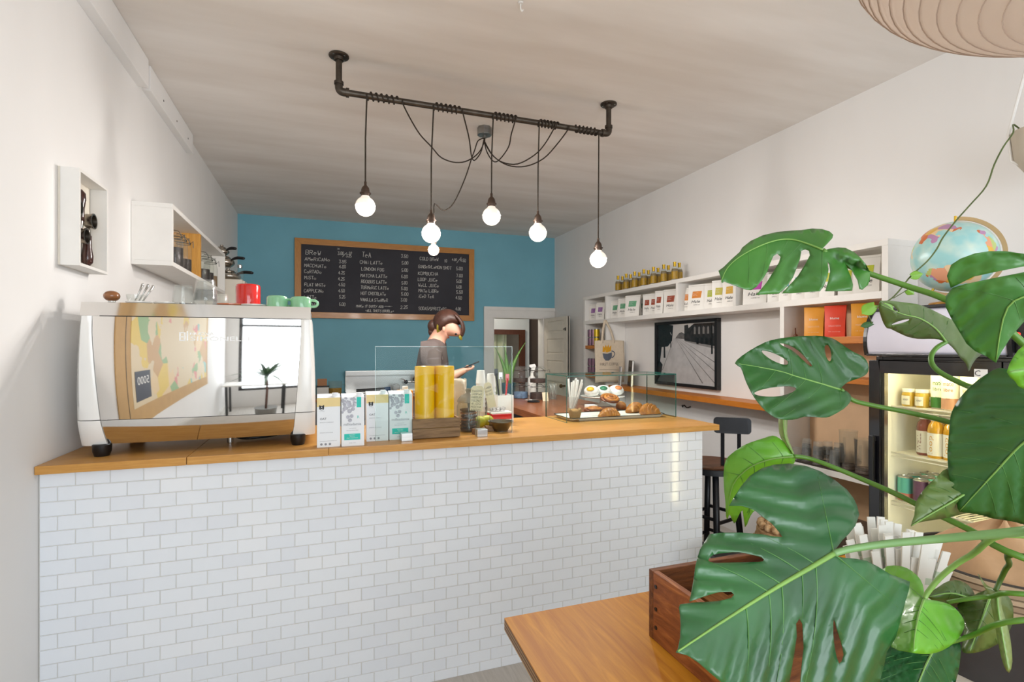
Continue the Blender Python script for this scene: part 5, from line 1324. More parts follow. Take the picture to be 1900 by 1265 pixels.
# ------------------------------------------------------------------ books on the ledge
def book(y0, y1, x0, z, hgt, th_, m_, label, lean):
    t = thing('book', label, 'book', ((x0 + th_ / 2), (y0 + y1) / 2, z))
    M4 = Matrix.Translation((x0, (y0 + y1) / 2, z)) @ Matrix.Rotation(-.42, 4, 'Z') @ Matrix.Rotation(lean, 4, 'Y')
    w_ = (y1 - y0) / 2
    MB().box(0, .003, -w_, w_, 0, hgt).box(th_ - .003, th_, -w_, w_, 0, hgt).box(0.003, th_ - .003, w_ - .003, w_, 0, hgt).xf(M4).build('cover', m_, t, bevel=.0008)
    MB().box(.0031, th_ - .0031, -w_ + .004, w_ - .0031, .004, hgt - .004).xf(M4).build('pages', M_plate, t)
    return t, M4, w_
bk, M4, w_ = book(4.60, 4.83, 2.99, 1.0725, .265, .022, mat('book_black', '#26221f', .4), 'black covered book leaning on the ledge beside the tote bag', .06)
for k, (a, b, c_, d_, col) in enumerate(((-.6, -.2, .04, .12, '#c79a4a'), (-.1, .25, .03, .14, '#6b3a2a'), (.3, .75, .04, .11, '#d8b070'), (-.7, .8, .16, .20, '#4a4038'))):
    MB().add([(-.0008, w_ * a, c_), (-.0008, w_ * b, c_), (-.0008, w_ * b, d_), (-.0008, w_ * a, d_)], [(0, 1, 2, 3)]).xf(M4).build('cover_print', mat('book_print%d' % k, col, .6, var=.3, scale=60), bk)
book(4.74, 4.88, 2.93, 1.0725, .20, .012, mat('book_grey', '#b3aeb0', .5), 'thin grey booklet standing in front of the black book', .05)
# ------------------------------------------------------------------ tumblers and jugs on the low white shelf
MB().box(2.865, 3.07, 2.03, 2.62, .7355, .742).build('shelf_mat', mat('brown_mat', '#352a26', .8), label='dark brown mat lying on the low white shelf', cat='mat')
k = 0
GZ = .7425
pos = [(1478, 2.90, 1), (1497, 2.93, 3), (1518, 2.91, 3), (1536, 2.97, 3), (1549, 2.895, 2), (1556, 2.995, 3)]
for i, (px_, X_, n) in enumerate(pos):
    yy = onX(px_, 830, X_).y
    for j in range(n):
        tumbler(X_, yy, GZ + j * .030, .032, .082 - .0 * j, 'upturned tumbler on the low shelf, %s from the bottom in the %s stack' % (ORD[j], ORD[i]), 'tumblers on the low shelf', m=M_glass)
def jug(X_, px_, r, hgt, label, lvl):
    yy = onX(px_, 830, X_).y
    t = thing('glass_jug', label, 'jug', (X_, yy, GZ))
    MB().lathe([(.0001, .012), (r * .86, .012), (r * .9, .02), (r, hgt * .9), (r * 1.04, hgt), (r * 1.0, hgt), (r * .96, hgt * .9), (r * .86, .024), (.0001, .016)], 28, (X_, yy, GZ), cap=False).build('glass_body', M_jarglass, t, smooth='auto')
    MB().lathe([(r * .82, 0), (r * .9, .004), (r * .9, .014), (r * .82, .02), (r * .9, .026), (r * .88, .034)], 24, (X_, yy, GZ), cap=False).build('heavy_base', glass('base_glass', '#b9a79a', 1.5, body=.2), t, smooth='auto')
    MB().tube(crom([(X_ - r * .96, yy - .01, GZ + hgt * .82), (X_ - r * 1.5, yy - .03, GZ + hgt * .78), (X_ - r * 1.5, yy - .03, GZ + hgt * .4), (X_ - r * .95, yy - .01, GZ + hgt * .36)], 5), .007, 8).build('handle', M_jarglass, t, smooth=True)
jug(2.95, 1574, .048, .235, 'tall plain glass jug in the middle of the low shelf', 0)
jug(2.945, 1605, .054, .20, 'glass jug with pouring lip next to the fridge', 0)
# ------------------------------------------------------------------ glass-door drinks fridge against the right wall
FX, FX2, FY0, FY1 = 2.45, 3.075, 1.205, 1.776
fr_ = thing('drinks_fridge', 'black glass-door drinks fridge with pale curved header', 'fridge', (2.76, 1.49, 0))
M_fblack = mat('fridge_black', '#15151a', .18, var=.1, coat=.5)
M_liner = mat('fridge_liner', '#efeee6', .35, var=.02)
M_head = mat('header_panel', '#e3e1ef', .22, var=.01, coat=.3)
def fb(nm, *a, m=None, bev=.003): return MB().box(*a).build(nm, m or M_fblack, fr_, bevel=bev)
fb('side_wall', FX + .05, FX2, FY0, FY0 + .03, .06, 1.43); fb('side_wall', FX + .05, FX2, FY1 - .03, FY1, .06, 1.43)
fb('back_wall', FX2 - .03, FX2, FY0 + .03, FY1 - .03, .06, 1.43); fb('floor_panel', FX + .05, FX2 - .03, FY0 + .03, FY1 - .03, .06, .20)
fb('top_panel', FX + .05, FX2, FY0 + .03, FY1 - .03, 1.40, 1.43)
fb('grille', FX + .02, FX + .05, FY0, FY1, .06, .24)
li = MB().box(FX + .055, FX2 - .031, FY1 - .036, FY1 - .031, .20, 1.40).box(FX + .055, FX2 - .031, FY0 + .031, FY0 + .036, .20, 1.40).box(FX2 - .036, FX2 - .031, FY0 + .036, FY1 - .036, .20, 1.40).box(FX + .055, FX2 - .036, FY0 + .036, FY1 - .036, .20, .205).box(FX + .055, FX2 - .036, FY0 + .036, FY1 - .036, 1.395, 1.3995)
li.build('inner_liner', M_liner, fr_)
for yy in (FY0 + .05, FY1 - .07): 
    for xx in (FX + .1, FX2 - .1): fb('foot', xx, xx + .04, yy, yy + .04, 0, .06, bev=.002)
# door
dz0, dz1 = .25, 1.412
dr_ = MB()
fwid = .048
dr_.box(FX, FX + .045, FY0, FY0 + fwid, dz0, dz1).box(FX, FX + .045, FY1 - fwid, FY1, dz0, dz1).box(FX, FX + .045, FY0 + fwid, FY1 - fwid, dz0, dz0 + fwid).box(FX, FX + .045, FY0 + fwid, FY1 - fwid, dz1 - .06, dz1)
do_ = dr_.build('door', M_fblack, fr_, bevel=.003)
MB().box(FX + .012, FX + .018, FY0 + fwid, FY1 - fwid, dz0 + fwid, dz1 - .06).build('door_glass', glass('fridge_glass', '#fdfdf8', 1.15), do_)
g = MB().box(FX + .02, FX + .044, FY1 - fwid - .012, FY1 - fwid - .0002, dz0 + fwid, dz1 - .06).box(FX + .02, FX + .044, FY0 + fwid + .0002, FY0 + fwid + .012, dz0 + fwid, dz1 - .06)
g.build('steel_bead', M_steel, do_)
hd = MB().obox((FX - .016, FY1 - .026, .94), (.008, 0, 0), (0, .011, 0), (0, 0, .115)).obox((FX - .004, FY1 - .026, 1.04), (.005, 0, 0), (0, .008, 0), (0, 0, .01)).obox((FX - .004, FY1 - .026, .84), (.005, 0, 0), (0, .008, 0), (0, 0, .01))
hd.build('handle', M_blackp, do_, bevel=.003)
# curved header
def hx(t): return FX - .012 - .030 * math.sin(PI * (.15 + .70 * t)) + .045 * t * t
hm = MB(); hm.grid(2, 14, lambda u, v: Vector((hx(v), FY0 + .016 + (FY1 - FY0 - .032) * u, 1.442 + .200 * v))); hm.build('header_panel', M_head, fr_, smooth=True, solid=.003)
for ya_, yb_ in ((FY0, FY0 + .016), (FY1 - .016, FY1)):
    m = MB(); poly = [(hx(i / 10) - .004, 1.435 + .215 * i / 10) for i in range(11)] + [(FX + .25, 1.65), (FX + .25, 1.435)]
    m.prism(poly, lambda u, v, h: Vector((u, h, v)), ya_, yb_); m.build('header_cheek', M_blackp, fr_)
fb('header_trim', FX - .038, FX + .05, FY0 + .016, FY1 - .016, 1.432, 1.442, bev=.001); fb('header_trim', FX + .006, FX + .30, FY0 + .016, FY1 - .016, 1.643, 1.655, bev=.001)
fb('header_box', FX + .05, FX + .30, FY0 + .016, FY1 - .016, 1.445, 1.642)
fb('cabinet_top', FX + .3, FX2, FY0, FY1, 1.4305, 1.655)
# switch box at the near end of the header
cbx = MB().box(FX - .02, FX + .06, FY0 - .045, FY0 - .001, 1.45, 1.60).build('switch_box', M_blackp, fr_, bevel=.004)
rs_ = onX(1889, 620, FX - .021)
MB().sphere((FX - .021, rs_.y, rs_.z), .008, 12, 8, (.6, 1, 1)).build('red_lamp', emis('red_lamp', '#ff3a2a', 1.6), cbx, smooth=True)
# lit strips inside
M_led = emis('fridge_led', '#fff0bd', 42.0)
MB().box(FX + .058, FX + .066, FY0 + .042, FY0 + .052, .24, 1.36).build('light_strip', M_led, fr_)
MB().box(FX + .07, FX + .085, FY0 + .06, FY1 - .06, 1.388, 1.393).build('light_strip', M_led, fr_)
SHZ = [1.195, .975, .745, .50]
M_wirew = mat('white_wire', '#f3f0e2', .4)
for z in SHZ:
    m = MB(); x0, x1_ = FX + .095, FX2 - .045; y0, y1 = FY0 + .04, FY1 - .04
    m.box(x0, x0 + .006, y0, y1, z - .006, z).box(x1_ - .006, x1_, y0, y1, z - .006, z).box(x0, x0 + .004, y0, y1, z - .022, z - .018)
    so = m.build('shelf_frame', M_wirew, fr_)
    w_ = MB(); n = 26
    for k in range(n): yy = y0 + (y1 - y0) * (k + .5) / n; w_.box(x0, x1_, yy - .0014, yy + .0014, z - .0035, z)
    w_.build('wire_rods', M_wirew, so, kind='stuff')
for yy in (FY1 - .10, FY0 + .10):
    MB().box(FX2 - .041, FX2 - .0365, yy - .008, yy + .008, .25, 1.37).build('shelf_upright', M_steel, fr_)
sg2 = onX(1815, 695, FX + .0)
MB().box(FX - .0012, FX - .0002, 1.30, 1.345, 1.352, 1.385).build('door_sticker', M_plate, do_)
m = MB(); letter(m, 'C', lambda u, v: Vector((FX - .0016, u, v)), 1.343, 1.358, height=.022); 
for v in m.v: v.y = 1.343 - (v.y - 1.343)
m.build('sticker_letter', M_ink, do_)
# ---- contents
M_honeyl = mat('honey', '#c9a63c', .2, var=.1, coat=.4)
M_lab = mat('paper_label', '#f1eee2', .6, var=.04)
def honey_jar(px_, X_, label):
    yy = onX(px_, 750, X_).y; z = SHZ[0]
    t = thing('honey_jar', label, 'jar', (X_, yy, z), 'jars in the fridge')
    MB().lathe([(.0001, 0), (.024, 0), (.027, .004), (.027, .058), (.023, .066)], 20, (X_, yy, z)).build('jar_body', M_honeyl, t, smooth='auto')
    MB().lathe([(.025, 0), (.0255, .014), (.024, .017), (.0001, .017)], 20, (X_, yy, z + .0665)).build('white_lid', M_ceram, t, smooth='auto')
    m = MB(); m.grid(8, 1, lambda u, v: Vector((X_ - .0275 * math.cos((u - .35) * 2.0), yy - .0275 * math.sin((u - .35) * 2.0) * -1, z + .008 + .042 * v))); m.build('paper_label', M_lab, t, smooth=True)
    m = MB(); letter(m, 'HONEY', lambda a, b: Vector((X_ - .028 * math.cos(a), yy - .028 * math.sin(a), b)), -.3, z + .028, width=.8, height=.008); m.build('label_print', M_ink, t)
honey_jar(1686, 2.60, 'white-lidded honey jar, left one on the top fridge shelf'); honey_jar(1711, 2.60, 'white-lidded honey jar, middle one on the top fridge shelf'); honey_jar(1729, 2.64, 'white-lidded honey jar, right one on the top fridge shelf')
def tall_can(px_, X_, band, ink, label, z, hgt=.158, r=.033):
    yy = onX(px_, 750, X_).y
    t = thing('tall_can', label, 'can', (X_, yy, z), 'tall cans in the fridge')
    MB().lathe([(.0001, 0), (r * .8, 0), (r, r * .14), (r, hgt - r * .25), (r * .84, hgt - .002), (r * .84, hgt), (r * .76, hgt - .001), (.0001, hgt - .004)], 24, (X_, yy, z)).build('can_body', M_lab, t, smooth='auto')
    MB().lathe([(r * 1.006, r * .15), (r * 1.006, hgt * .33)], 24, (X_, yy, z), cap=False).build('colour_band', band, t, smooth=True)
    for k, (s_, vv, ww) in enumerate((('mate', .68, 1.15), ('libre', .52, 1.05), ('bio', .30, .4))):
        m = MB(); letter(m, s_, lambda a, b: Vector((X_ - r * 1.014 * math.cos(a), yy - r * 1.014 * math.sin(a), b)), -ww / 2 + .25, z + hgt * vv, width=ww, height=hgt * (.10 if k < 2 else .06)); m.build('name_print', ink, t)
tall_can(1744, 2.625, mat('can_green', '#3f7d3a', .4), mat('ink_green', '#3f7d3a', .5), 'tall white can with green base on the top fridge shelf', SHZ[0])
tall_can(1764, 2.60, mat('can_peach', '#c99a7c', .4), mat('ink_peach', '#b0694a', .5), 'tall white can with peach base on the top fridge shelf', SHZ[0])
tall_can(1800, 2.60, mat('can_orange', '#e0a03a', .4), mat('ink_gold', '#d09a2e', .5), 'tall white can with orange base on the top fridge shelf', SHZ[0])
tall_can(1840, 2.60, mat('can_orange', '#e0a03a', .4), mat('ink_gold', '#d09a2e', .5), 'tall white can behind the dark leaf on the top fridge shelf', SHZ[0])
def juice(px_, X_, col, txt, label):
    z = SHZ[1]; r = .032; yy = onX(px_, 840, X_).y
    t = thing('juice_bottle', label, 'bottle', (X_, yy, z), 'juice bottles in the fridge')
    MB().lathe([(.0001, 0), (r * .92, 0), (r, .006), (r, .125), (r * .85, .148), (r * .55, .162), (r * .52, .168)], 24, (X_, yy, z)).build('bottle_body', mat('juice_' + col, col, .15, var=.1, coat=.5), t, smooth='auto')
    MB().lathe([(r * .6, .166), (r * .62, .170), (r * .62, .184), (.0001, .186)], 20, (X_, yy, z)).build('white_cap', M_ceram, t, smooth='auto')
    MB().lathe([(r * 1.008, .012), (r * 1.008, .112)], 24, (X_, yy, z), cap=False).build('label_wrap', M_lab, t, smooth=True)
    m = MB(); letter(m, txt, lambda a, b: Vector((X_ - r * 1.016 * math.cos(b), yy + r * 1.016 * math.sin(b), z + .02 + a)), 0, -.1, width=.08, height=.55); m.build('name_print', mat('ink_' + col, col, .5), t)
juice(1716, 2.62, '#8a4a3c', 'WELL', 'red-brown juice bottle, left one on the second fridge shelf'); juice(1737, 2.595, '#d9a31f', 'loop', 'yellow juice bottle, second from the left on the fridge shelf'); juice(1767, 2.60, '#d9a31f', 'loop', 'yellow juice bottle beside the dark leaf edge'); juice(1800, 2.60, '#b0702c', 'loop', 'amber juice bottle behind the dark leaf on the second shelf')
juice(1722, 2.72, '#c98a2c', 'WELL', 'amber juice bottle in the back of the second fridge shelf'); juice(1752, 2.72, '#d9a31f', 'loop', 'yellow juice bottle in the back of the second fridge shelf')
M_teal2 = mat('can_teal', '#6cc7b8', .3, .2, var=.05); M_coral = mat('can_coral', '#e08a78', .3, .2); M_plum = mat('can_plum', '#7a5672', .3, .3, var=.1)
for (px_, X_, m_, bm, lb) in ((1680, 2.60, M_teal2, M_coral, 'teal and coral can at the front left of the third shelf'), (1709, 2.60, M_plum, None, 'plum can at the front of the third fridge shelf'), (1738, 2.60, M_plum, None, 'plum can behind the brown leaf on the third shelf'),
                              (1697, 2.69, M_teal2, M_coral, 'teal can in the second row, left, third fridge shelf'), (1722, 2.69, M_teal2, M_coral, 'teal can in the second row, right, third fridge shelf'), (1712, 2.78, M_teal2, M_coral, 'teal can in the third row, left, third fridge shelf'), (1733, 2.78, M_teal2, M_coral, 'teal can in the third row, right, third fridge shelf')):
    can(X_, onX(px_, 930, X_).y, SHZ[2], .031, .118, m_, lb, 'cans on the third fridge shelf', bandm=bm)
for (px_, X_, m_, lb) in ((1735, 2.62, mat('can_yellow', '#e3c02a', .3, .2), 'yellow can on the low fridge shelf'), (1790, 2.60, mat('can_lilac', '#b9acc9', .3, .2), 'lilac can, left one on the low fridge shelf'), (1822, 2.60, mat('can_lilac', '#b9acc9', .3, .2), 'lilac can, right one on the low fridge shelf'), (1852, 2.60, mat('can_amber', '#e0953a', .3, .2), 'amber can on the low fridge shelf near the door edge')):
    can(X_, onX(px_, 1000, X_).y, SHZ[3], .031, .118, m_, lb, 'cans on the low fridge shelf')

# ------------------------------------------------------------------ globe on the fridge
gcx, gcy, gcz, gr = 2.60, 1.505, 1.868, .152
gb = thing('desk_globe', 'pale blue desk globe on a gold foot on the fridge', 'globe', (gcx, gcy, 1.6555))
def globe_mat():
    m = bpy.data.materials.new('globe_print'); nt, N, L, B = nodes_of(m)
    tc = N.new('ShaderNodeTexCoord')
    n1 = N.new('ShaderNodeTexNoise'); n1.inputs['Scale'].default_value = 9.5; n1.inputs['Detail'].default_value = 5
    L.new(tc.outputs['Object'], n1.inputs[0])
    land = N.new('ShaderNodeValToRGB'); land.color_ramp.interpolation = 'CONSTANT'; land.color_ramp.elements[1].position = .56
    L.new(n1.outputs[0], land.inputs[0])
    vo = N.new('ShaderNodeTexVoronoi'); vo.inputs['Scale'].default_value = 17; L.new(tc.outputs['Object'], vo.inputs[0])
    vr = N.new('ShaderNodeValToRGB'); vr.color_ramp.interpolation = 'CONSTANT'
    cols = ['#d0713f', '#e0b24a', '#b98ab0', '#e2a07c', '#b9c878', '#e6c9a0']
    e = vr.color_ramp.elements
    e[0].color = lin(cols[0]); e[1].position = .18; e[1].color = lin(cols[1])
    for i in range(2, 6): x = e.new(.18 + .16 * (i - 1)); x.color = lin(cols[i])
    sp_ = N.new('ShaderNodeSeparateColor'); L.new(vo.outputs['Color'], sp_.inputs[0]); L.new(sp_.outputs[0], vr.inputs[0])
    n2 = N.new('ShaderNodeTexNoise'); n2.inputs['Scale'].default_value = 14; L.new(tc.outputs['Object'], n2.inputs[0])
    oc2 = N.new('ShaderNodeValToRGB'); oc2.color_ramp.elements[0].color = lin('#9ccfcf'); oc2.color_ramp.elements[1].color = lin('#d6e2d2'); oc2.color_ramp.elements[0].position = .4; oc2.color_ramp.elements[1].position = .75
    L.new(n2.outputs[0], oc2.inputs[0])
    mx = N.new('ShaderNodeMix'); mx.data_type = 'RGBA'
    L.new(land.outputs[0], mx.inputs[0]); L.new(oc2.outputs[0], mx.inputs[6]); L.new(vr.outputs[0], mx.inputs[7])
    L.new(mx.outputs[2], B.inputs['Base Color']); B.inputs['Roughness'].default_value = .3
    return m
ball = MB().sphere((0, 0, 0), gr, 48, 32).build('globe_ball', globe_mat(), gb, smooth=True, local=True)
ball.location = Vector((gcx, gcy, gcz)) - gb.location; ball.rotation_euler = (.5, .3, 1.9)
rt = Vector((gcy, -gcx, 0)).normalized(); up_ = Vector((0, 0, 1)); c0 = Vector((gcx, gcy, gcz))
m = MB(); R0, R1 = gr + .006, gr + .022; P = []
angs = [math.radians(88 - 205 * i / 40) for i in range(41)]
dv = Vector((gcx, gcy, 0)).normalized() * .004
vs = []
for a in angs:
    d_ = rt * math.cos(a) + up_ * math.sin(a)
    vs += [c0 + d_ * R0 - dv, c0 + d_ * R1 - dv, c0 + d_ * R1 + dv, c0 + d_ * R0 + dv]
m.add(vs, [(i * 4 + j, i * 4 + (j + 1) % 4, i * 4 + 4 + (j + 1) % 4, i * 4 + 4 + j) for i in range(40) for j in range(4)] + [(0, 1, 2, 3), (160, 161, 162, 163)])
m.build('meridian_arm', mat('cream_arm', '#bf9f70', .4), gb)
for sg_ in (0, -1):
    a = angs[0] if sg_ == 0 else angs[-1]
    d_ = rt * math.cos(a) + up_ * math.sin(a); MB().cyl(c0 + d_ * (gr - .002), c0 + d_ * (gr + .026), .005).build('pivot', M_gold, gb)
MB().lathe([(.036, .016), (.040, .03), (.026, .04), (.0001, .042)], 28, (gcx, gcy, 1.6557)).build('neck', M_blackp, gb, smooth='auto')
MB().lathe([(.0001, 0), (.085, 0), (.088, .004), (.088, .010), (.082, .015), (.0001, .017)], 36, (gcx, gcy, 1.6557)).build('base', mat('brass_wood', '#b9822e', .3, .3, coat=.4), gb, smooth='auto')
# ------------------------------------------------------------------ barista behind the bar, head bowed over a phone
PF = Vector((CA, -SA, 0)); PLft = Vector((SA, CA, 0))
PB = onD(806, 640, 3.7); PB.z = 0
def PP(a, b, z): return PB + PF * a + PLft * b + Vector((0, 0, z))
def skin(name, chain, m, parent, sub=2, root=0):
    """chain: list of (point, radius, index of the joint it hangs on or None)"""
    off = wloc(parent) if parent else Vector()
    me = bpy.data.meshes.new(name)
    me.from_pydata([p - off for p, r, k in chain], [(k, i) for i, (p, r, k) in enumerate(chain) if k is not None], [])
    o = bpy.data.objects.new(name, me); COL.objects.link(o)
    if parent: o.parent = parent
    md = o.modifiers.new('Skin', 'SKIN'); md.use_smooth_shade = True; md.branch_smoothing = .4
    for i, (p, r, k) in enumerate(chain):
        sv = me.skin_vertices[0].data[i]
        sv.radius = r if isinstance(r, tuple) else (r, r); sv.use_root = (i == root)
    sb_ = o.modifiers.new('Smooth', 'SUBSURF'); sb_.levels = sub; sb_.render_levels = sub
    me.materials.append(m)
    return o
M_skin = mat('skin', '#d8a48c', .5, var=.06, sss=.1)
M_hair = mat('brown_hair', '#4a2a1e', .45, var=.3, scale=40, stretch=(1, 1, 6))
M_hairy = mat('yellow_hair', '#93851c', .5, var=.2, scale=40, stretch=(1, 1, 6))
M_shirt = mat('taupe_shirt', '#5f5350', .85, var=.06, scale=20, bump=.15)
M_trous = mat('dark_trousers', '#26262b', .8, var=.08)
ps = thing('person', 'person in dark taupe t-shirt looking down at a phone behind the bar', 'person', (PB.x, PB.y, 0))
ch_ = [(PP(0, 0, .99), .13, None), (PP(-.015, 0, 1.16), .115, 0), (PP(-.02, 0, 1.34), .12, 1), (PP(-.005, 0, 1.47), .095, 2), (PP(.03, 0, 1.545), .060, 3), (PP(.062, 0, 1.592), .080, 4), (PP(.098, 0, 1.628), .102, 5), (PP(.122, 0, 1.592), .100, 6), (PP(.118, 0, 1.542), .080, 7), (PP(.205, 0, 1.572), .015, 7),
       (PP(0, -.17, 1.475), .055, 3), (PP(.035, -.215, 1.22), .042, 10), (PP(.15, -.15, 1.285), .034, 11), (PP(.19, -.12, 1.302), .027, 12), (PP(.222, -.105, 1.312), (.030, .018), 13),
       (PP(0, .17, 1.475), .055, 3), (PP(.035, .21, 1.22), .042, 15), (PP(.15, .10, 1.28), .034, 16), (PP(.19, .045, 1.300), .027, 17), (PP(.215, .0, 1.312), (.030, .018), 18),
       (PP(0, -.09, .90), .10, 0), (PP(.01, -.095, .50), .066, 20), (PP(0, -.095, .09), .045, 21), (PP(.10, -.10, .035), .035, 22),
       (PP(0, .09, .90), .10, 0), (PP(.01, .095, .50), .066, 24), (PP(0, .095, .09), .045, 25), (PP(.10, .10, .035), .035, 26)]
for hand_i, sd in ((14, -1), (19, 1)):
    base = ch_[hand_i][0]
    for q in range(4):
        o1 = Vector((0, 0, 0)) + PLft * (.012 * (q - 1.5)) 
        k0 = len(ch_)
        L_ = (.9, 1.0, .95, .75)[q]
        ch_.append((base + PF * .030 + o1 * 1.3 + Vector((0, 0, .010)), .0088, hand_i))
        ch_.append((base + PF * (.030 + .026 * L_) + o1 * 1.5 + Vector((0, 0, .016)), .0082, k0))
        ch_.append((base + PF * (.030 + .036 * L_) + o1 * 1.5 + Vector((0, 0, .034)), .0072, k0 + 1))
    k0 = len(ch_)
    ch_.append((base + PLft * (.028 * -sd) + PF * .004 + Vector((0, 0, .016)), .0098, hand_i)); ch_.append((base + PLft * (.024 * -sd) + PF * .03 + Vector((0, 0, .034)), .0085, k0))
bodyo = skin('body', ch_, M_skin, ps)
bpy.context.view_layer.update()
bev = bodyo.evaluated_get(bpy.context.evaluated_depsgraph_get())
def onface(p):
    ok, q, n, i = bev.closest_point_on_mesh(p - wloc(ps)); return (q + wloc(ps)) if ok else p
skin('t_shirt', [(PP(-.005, 0, .97), .148, None), (PP(-.018, 0, 1.16), .132, 0), (PP(-.022, 0, 1.34), .136, 1), (PP(-.010, 0, 1.475), .122, 2), (PP(.008, 0, 1.532), .082, 3), (PP(0, -.17, 1.478), .074, 3), (PP(.012, -.198, 1.36), .070, 5), (PP(.024, -.212, 1.27), .066, 6), (PP(0, .17, 1.478), .074, 3), (PP(.012, .195, 1.36), .070, 8), (PP(.024, .208, 1.27), .066, 9)], M_shirt, ps)
skin('trousers', [(PP(0, 0, 1.0), .142, None), (PP(0, -.09, .88), .112, 0), (PP(.01, -.095, .50), .08, 1), (PP(0, -.095, .10), .062, 2), (PP(0, .09, .88), .112, 0), (PP(.01, .095, .50), .08, 4), (PP(0, .095, .10), .062, 5)], M_trous, ps)
for sd in (-1, 1):
    MB().obox(PP(.06, .097 * sd, .03), PF * .125, PLft * .042, (0, 0, .03)).build('shoe', M_blackp, ps, bevel=.02, smooth=True)
HCc = PP(.094, 0, 1.640)
fd = (PF * .78 + Vector((0, 0, -.62))).normalized(); dn = (PF * -.62 + Vector((0, 0, -.78))).normalized()
hm = MB(); n, k_ = 30, 22; keep = []
def hairpt(u, v):
    th = PI * v; ph_ = 2 * PI * u
    d_ = PLft * (math.sin(th) * math.sin(ph_)) + fd * (math.sin(th) * math.cos(ph_)) + dn * (-math.cos(th))
    r_ = .100 + .004 * math.sin(14 * ph_) * math.sin(th)
    f_, q_ = d_.dot(fd), d_.dot(dn)
    cut = max(0.0, f_ - .10) * max(0.0, q_ + .55)
    return HCc + d_ * (r_ - min(.055, cut * .35)) + fd * -.006
hm.grid(n, k_, hairpt); hm.build('hair', M_hair, ps, smooth=True)
MB().sphere(PP(-.005, -.01, 1.622), .042, 18, 12, (1, .9, 1.15)).sphere(PP(-.016, -.012, 1.585), .026, 14, 10, (1, .8, 1.4)).build('hair_bun', M_hair, ps, smooth=True)
fl = MB()
for q in range(9):
    b_ = -.06 + .015 * q
    fl.tube(crom([PP(.150, b_, 1.70), PP(.190, b_ * 1.05, 1.655), PP(.204, b_ * 1.05, 1.60), PP(.192, b_, 1.55)], 4), [.010] * 9 + [.009, .008, .006, .003], 6)
fl.build('fringe', M_hair, ps, smooth=True)
tp_ = MB()
side_ = MB()
for q in range(5):
    b_ = -.06 + .025 * q; tp_.tube([PP(.188, b_, 1.556), PP(.184, b_, 1.540), PP(.192, b_, 1.524)], [.008, .009, .002], 6)
for q in range(4): side_.tube(crom([PP(.034 + .008 * q, -.078, 1.645), PP(.030 + .007 * q, -.074, 1.605), PP(.032 + .006 * q, -.058, 1.566)], 3), [.002, .004, .0045, .0045, .0045, .003, .0015], 6)
side_.build('yellow_side_lock', M_hairy, ps, smooth=True)
tp_.build('yellow_fringe_tip', M_hairy, ps, smooth=True)
MB().sphere(PP(.078, -.088, 1.600), .018, 12, 8, (.6, .4, 1)).build('ear', M_skin, ps, smooth=True)
for sd in (-1, 1): MB().sphere(onface(HCc + fd * .09 + dn * .012 + PLft * (.036 * sd)), .009, 10, 8).build('eye', mat('eye', '#2a1d18', .2), ps, smooth=True)
MB().sphere(onface(HCc + fd * .075 + dn * .075), .012, 10, 8, (.7, 1.3, .45)).build('mouth', mat('lips', '#a8615a', .5), ps, smooth=True)
pc = PP(.268, -.062, 1.352); pd_ = (PF * .82 + Vector((0, 0, .35))).normalized()
pn = pd_.cross(PLft).normalized()
ph2 = thing('phone', 'dark phone held up in both hands by the person', 'phone', pc)
MB().obox(pc, pd_ * .055, PLft * .036, pn * .0045).build('phone_body', M_blackp, ph2, bevel=.003)
MB().obox(pc - pn * .0048 if pn.z < 0 else pc + pn * .0048, pd_ * .05, PLft * .032, pn * .0003).build('phone_screen', mat('dark_screen', '#20301f', .1), ph2)
# ------------------------------------------------------------------ paper lantern, top right
lc = onD(2322.7, -360.8, .70); LR, LB = .458, .22
pl_ = thing('paper_lantern', 'flattened round white paper lantern with thin ribs at the ceiling', 'lantern', (lc.x, lc.y, lc.z - LB))
def paper_mat(nm, col):
    m = mat(nm, col, .9, var=.03, scale=5)
    nt, N, L, B = nodes_of(m); out = N['Material Output']
    t = N.new('ShaderNodeBsdfTranslucent'); t.inputs[0].default_value = lin(col)
    mx = N.new('ShaderNodeMixShader'); mx.inputs[0].default_value = .5
    L.new(B.outputs[0], mx.inputs[1]); L.new(t.outputs[0], mx.inputs[2]); L.new(mx.outputs[0], out.inputs[0])
    return m
M_lpap = paper_mat('lantern_paper', '#f4e8de')
M_rib = mat('lantern_rib', '#cdb6a6', .7)
NR = 38
def lp(t):      # profile angle -> (radius, height); t 0 bottom .. 1 top
    a = -PI / 2 * .995 + PI * .95 * t
    return LR * math.cos(a), LB * math.sin(a)
prof = []
for i in range(NR * 4 + 1):
    r_, z_ = lp(i / (NR * 4)); sc_ = 1 - .012 * math.sin(PI * ((i % 4) / 4)); prof.append((r_ * sc_, z_))
MB().lathe(prof, 64, lc, cap=False).build('paper_shell', M_lpap, pl_, smooth=True)
for i in range(NR + 1):
    r_, z_ = lp(i / NR); ring = [lc + Vector(((r_ + .001) * math.cos(a), (r_ + .001) * math.sin(a), z_)) for a in [2 * PI * k / 64 for k in range(65)]]
    MB().tube(ring, .0011, 5, caps=False).build('rib', M_rib, pl_)
MB().tube([lc + Vector((0, 0, LB)), Vector((lc.x, lc.y, HC))], .003, 6).build('cord', M_white, pl_)
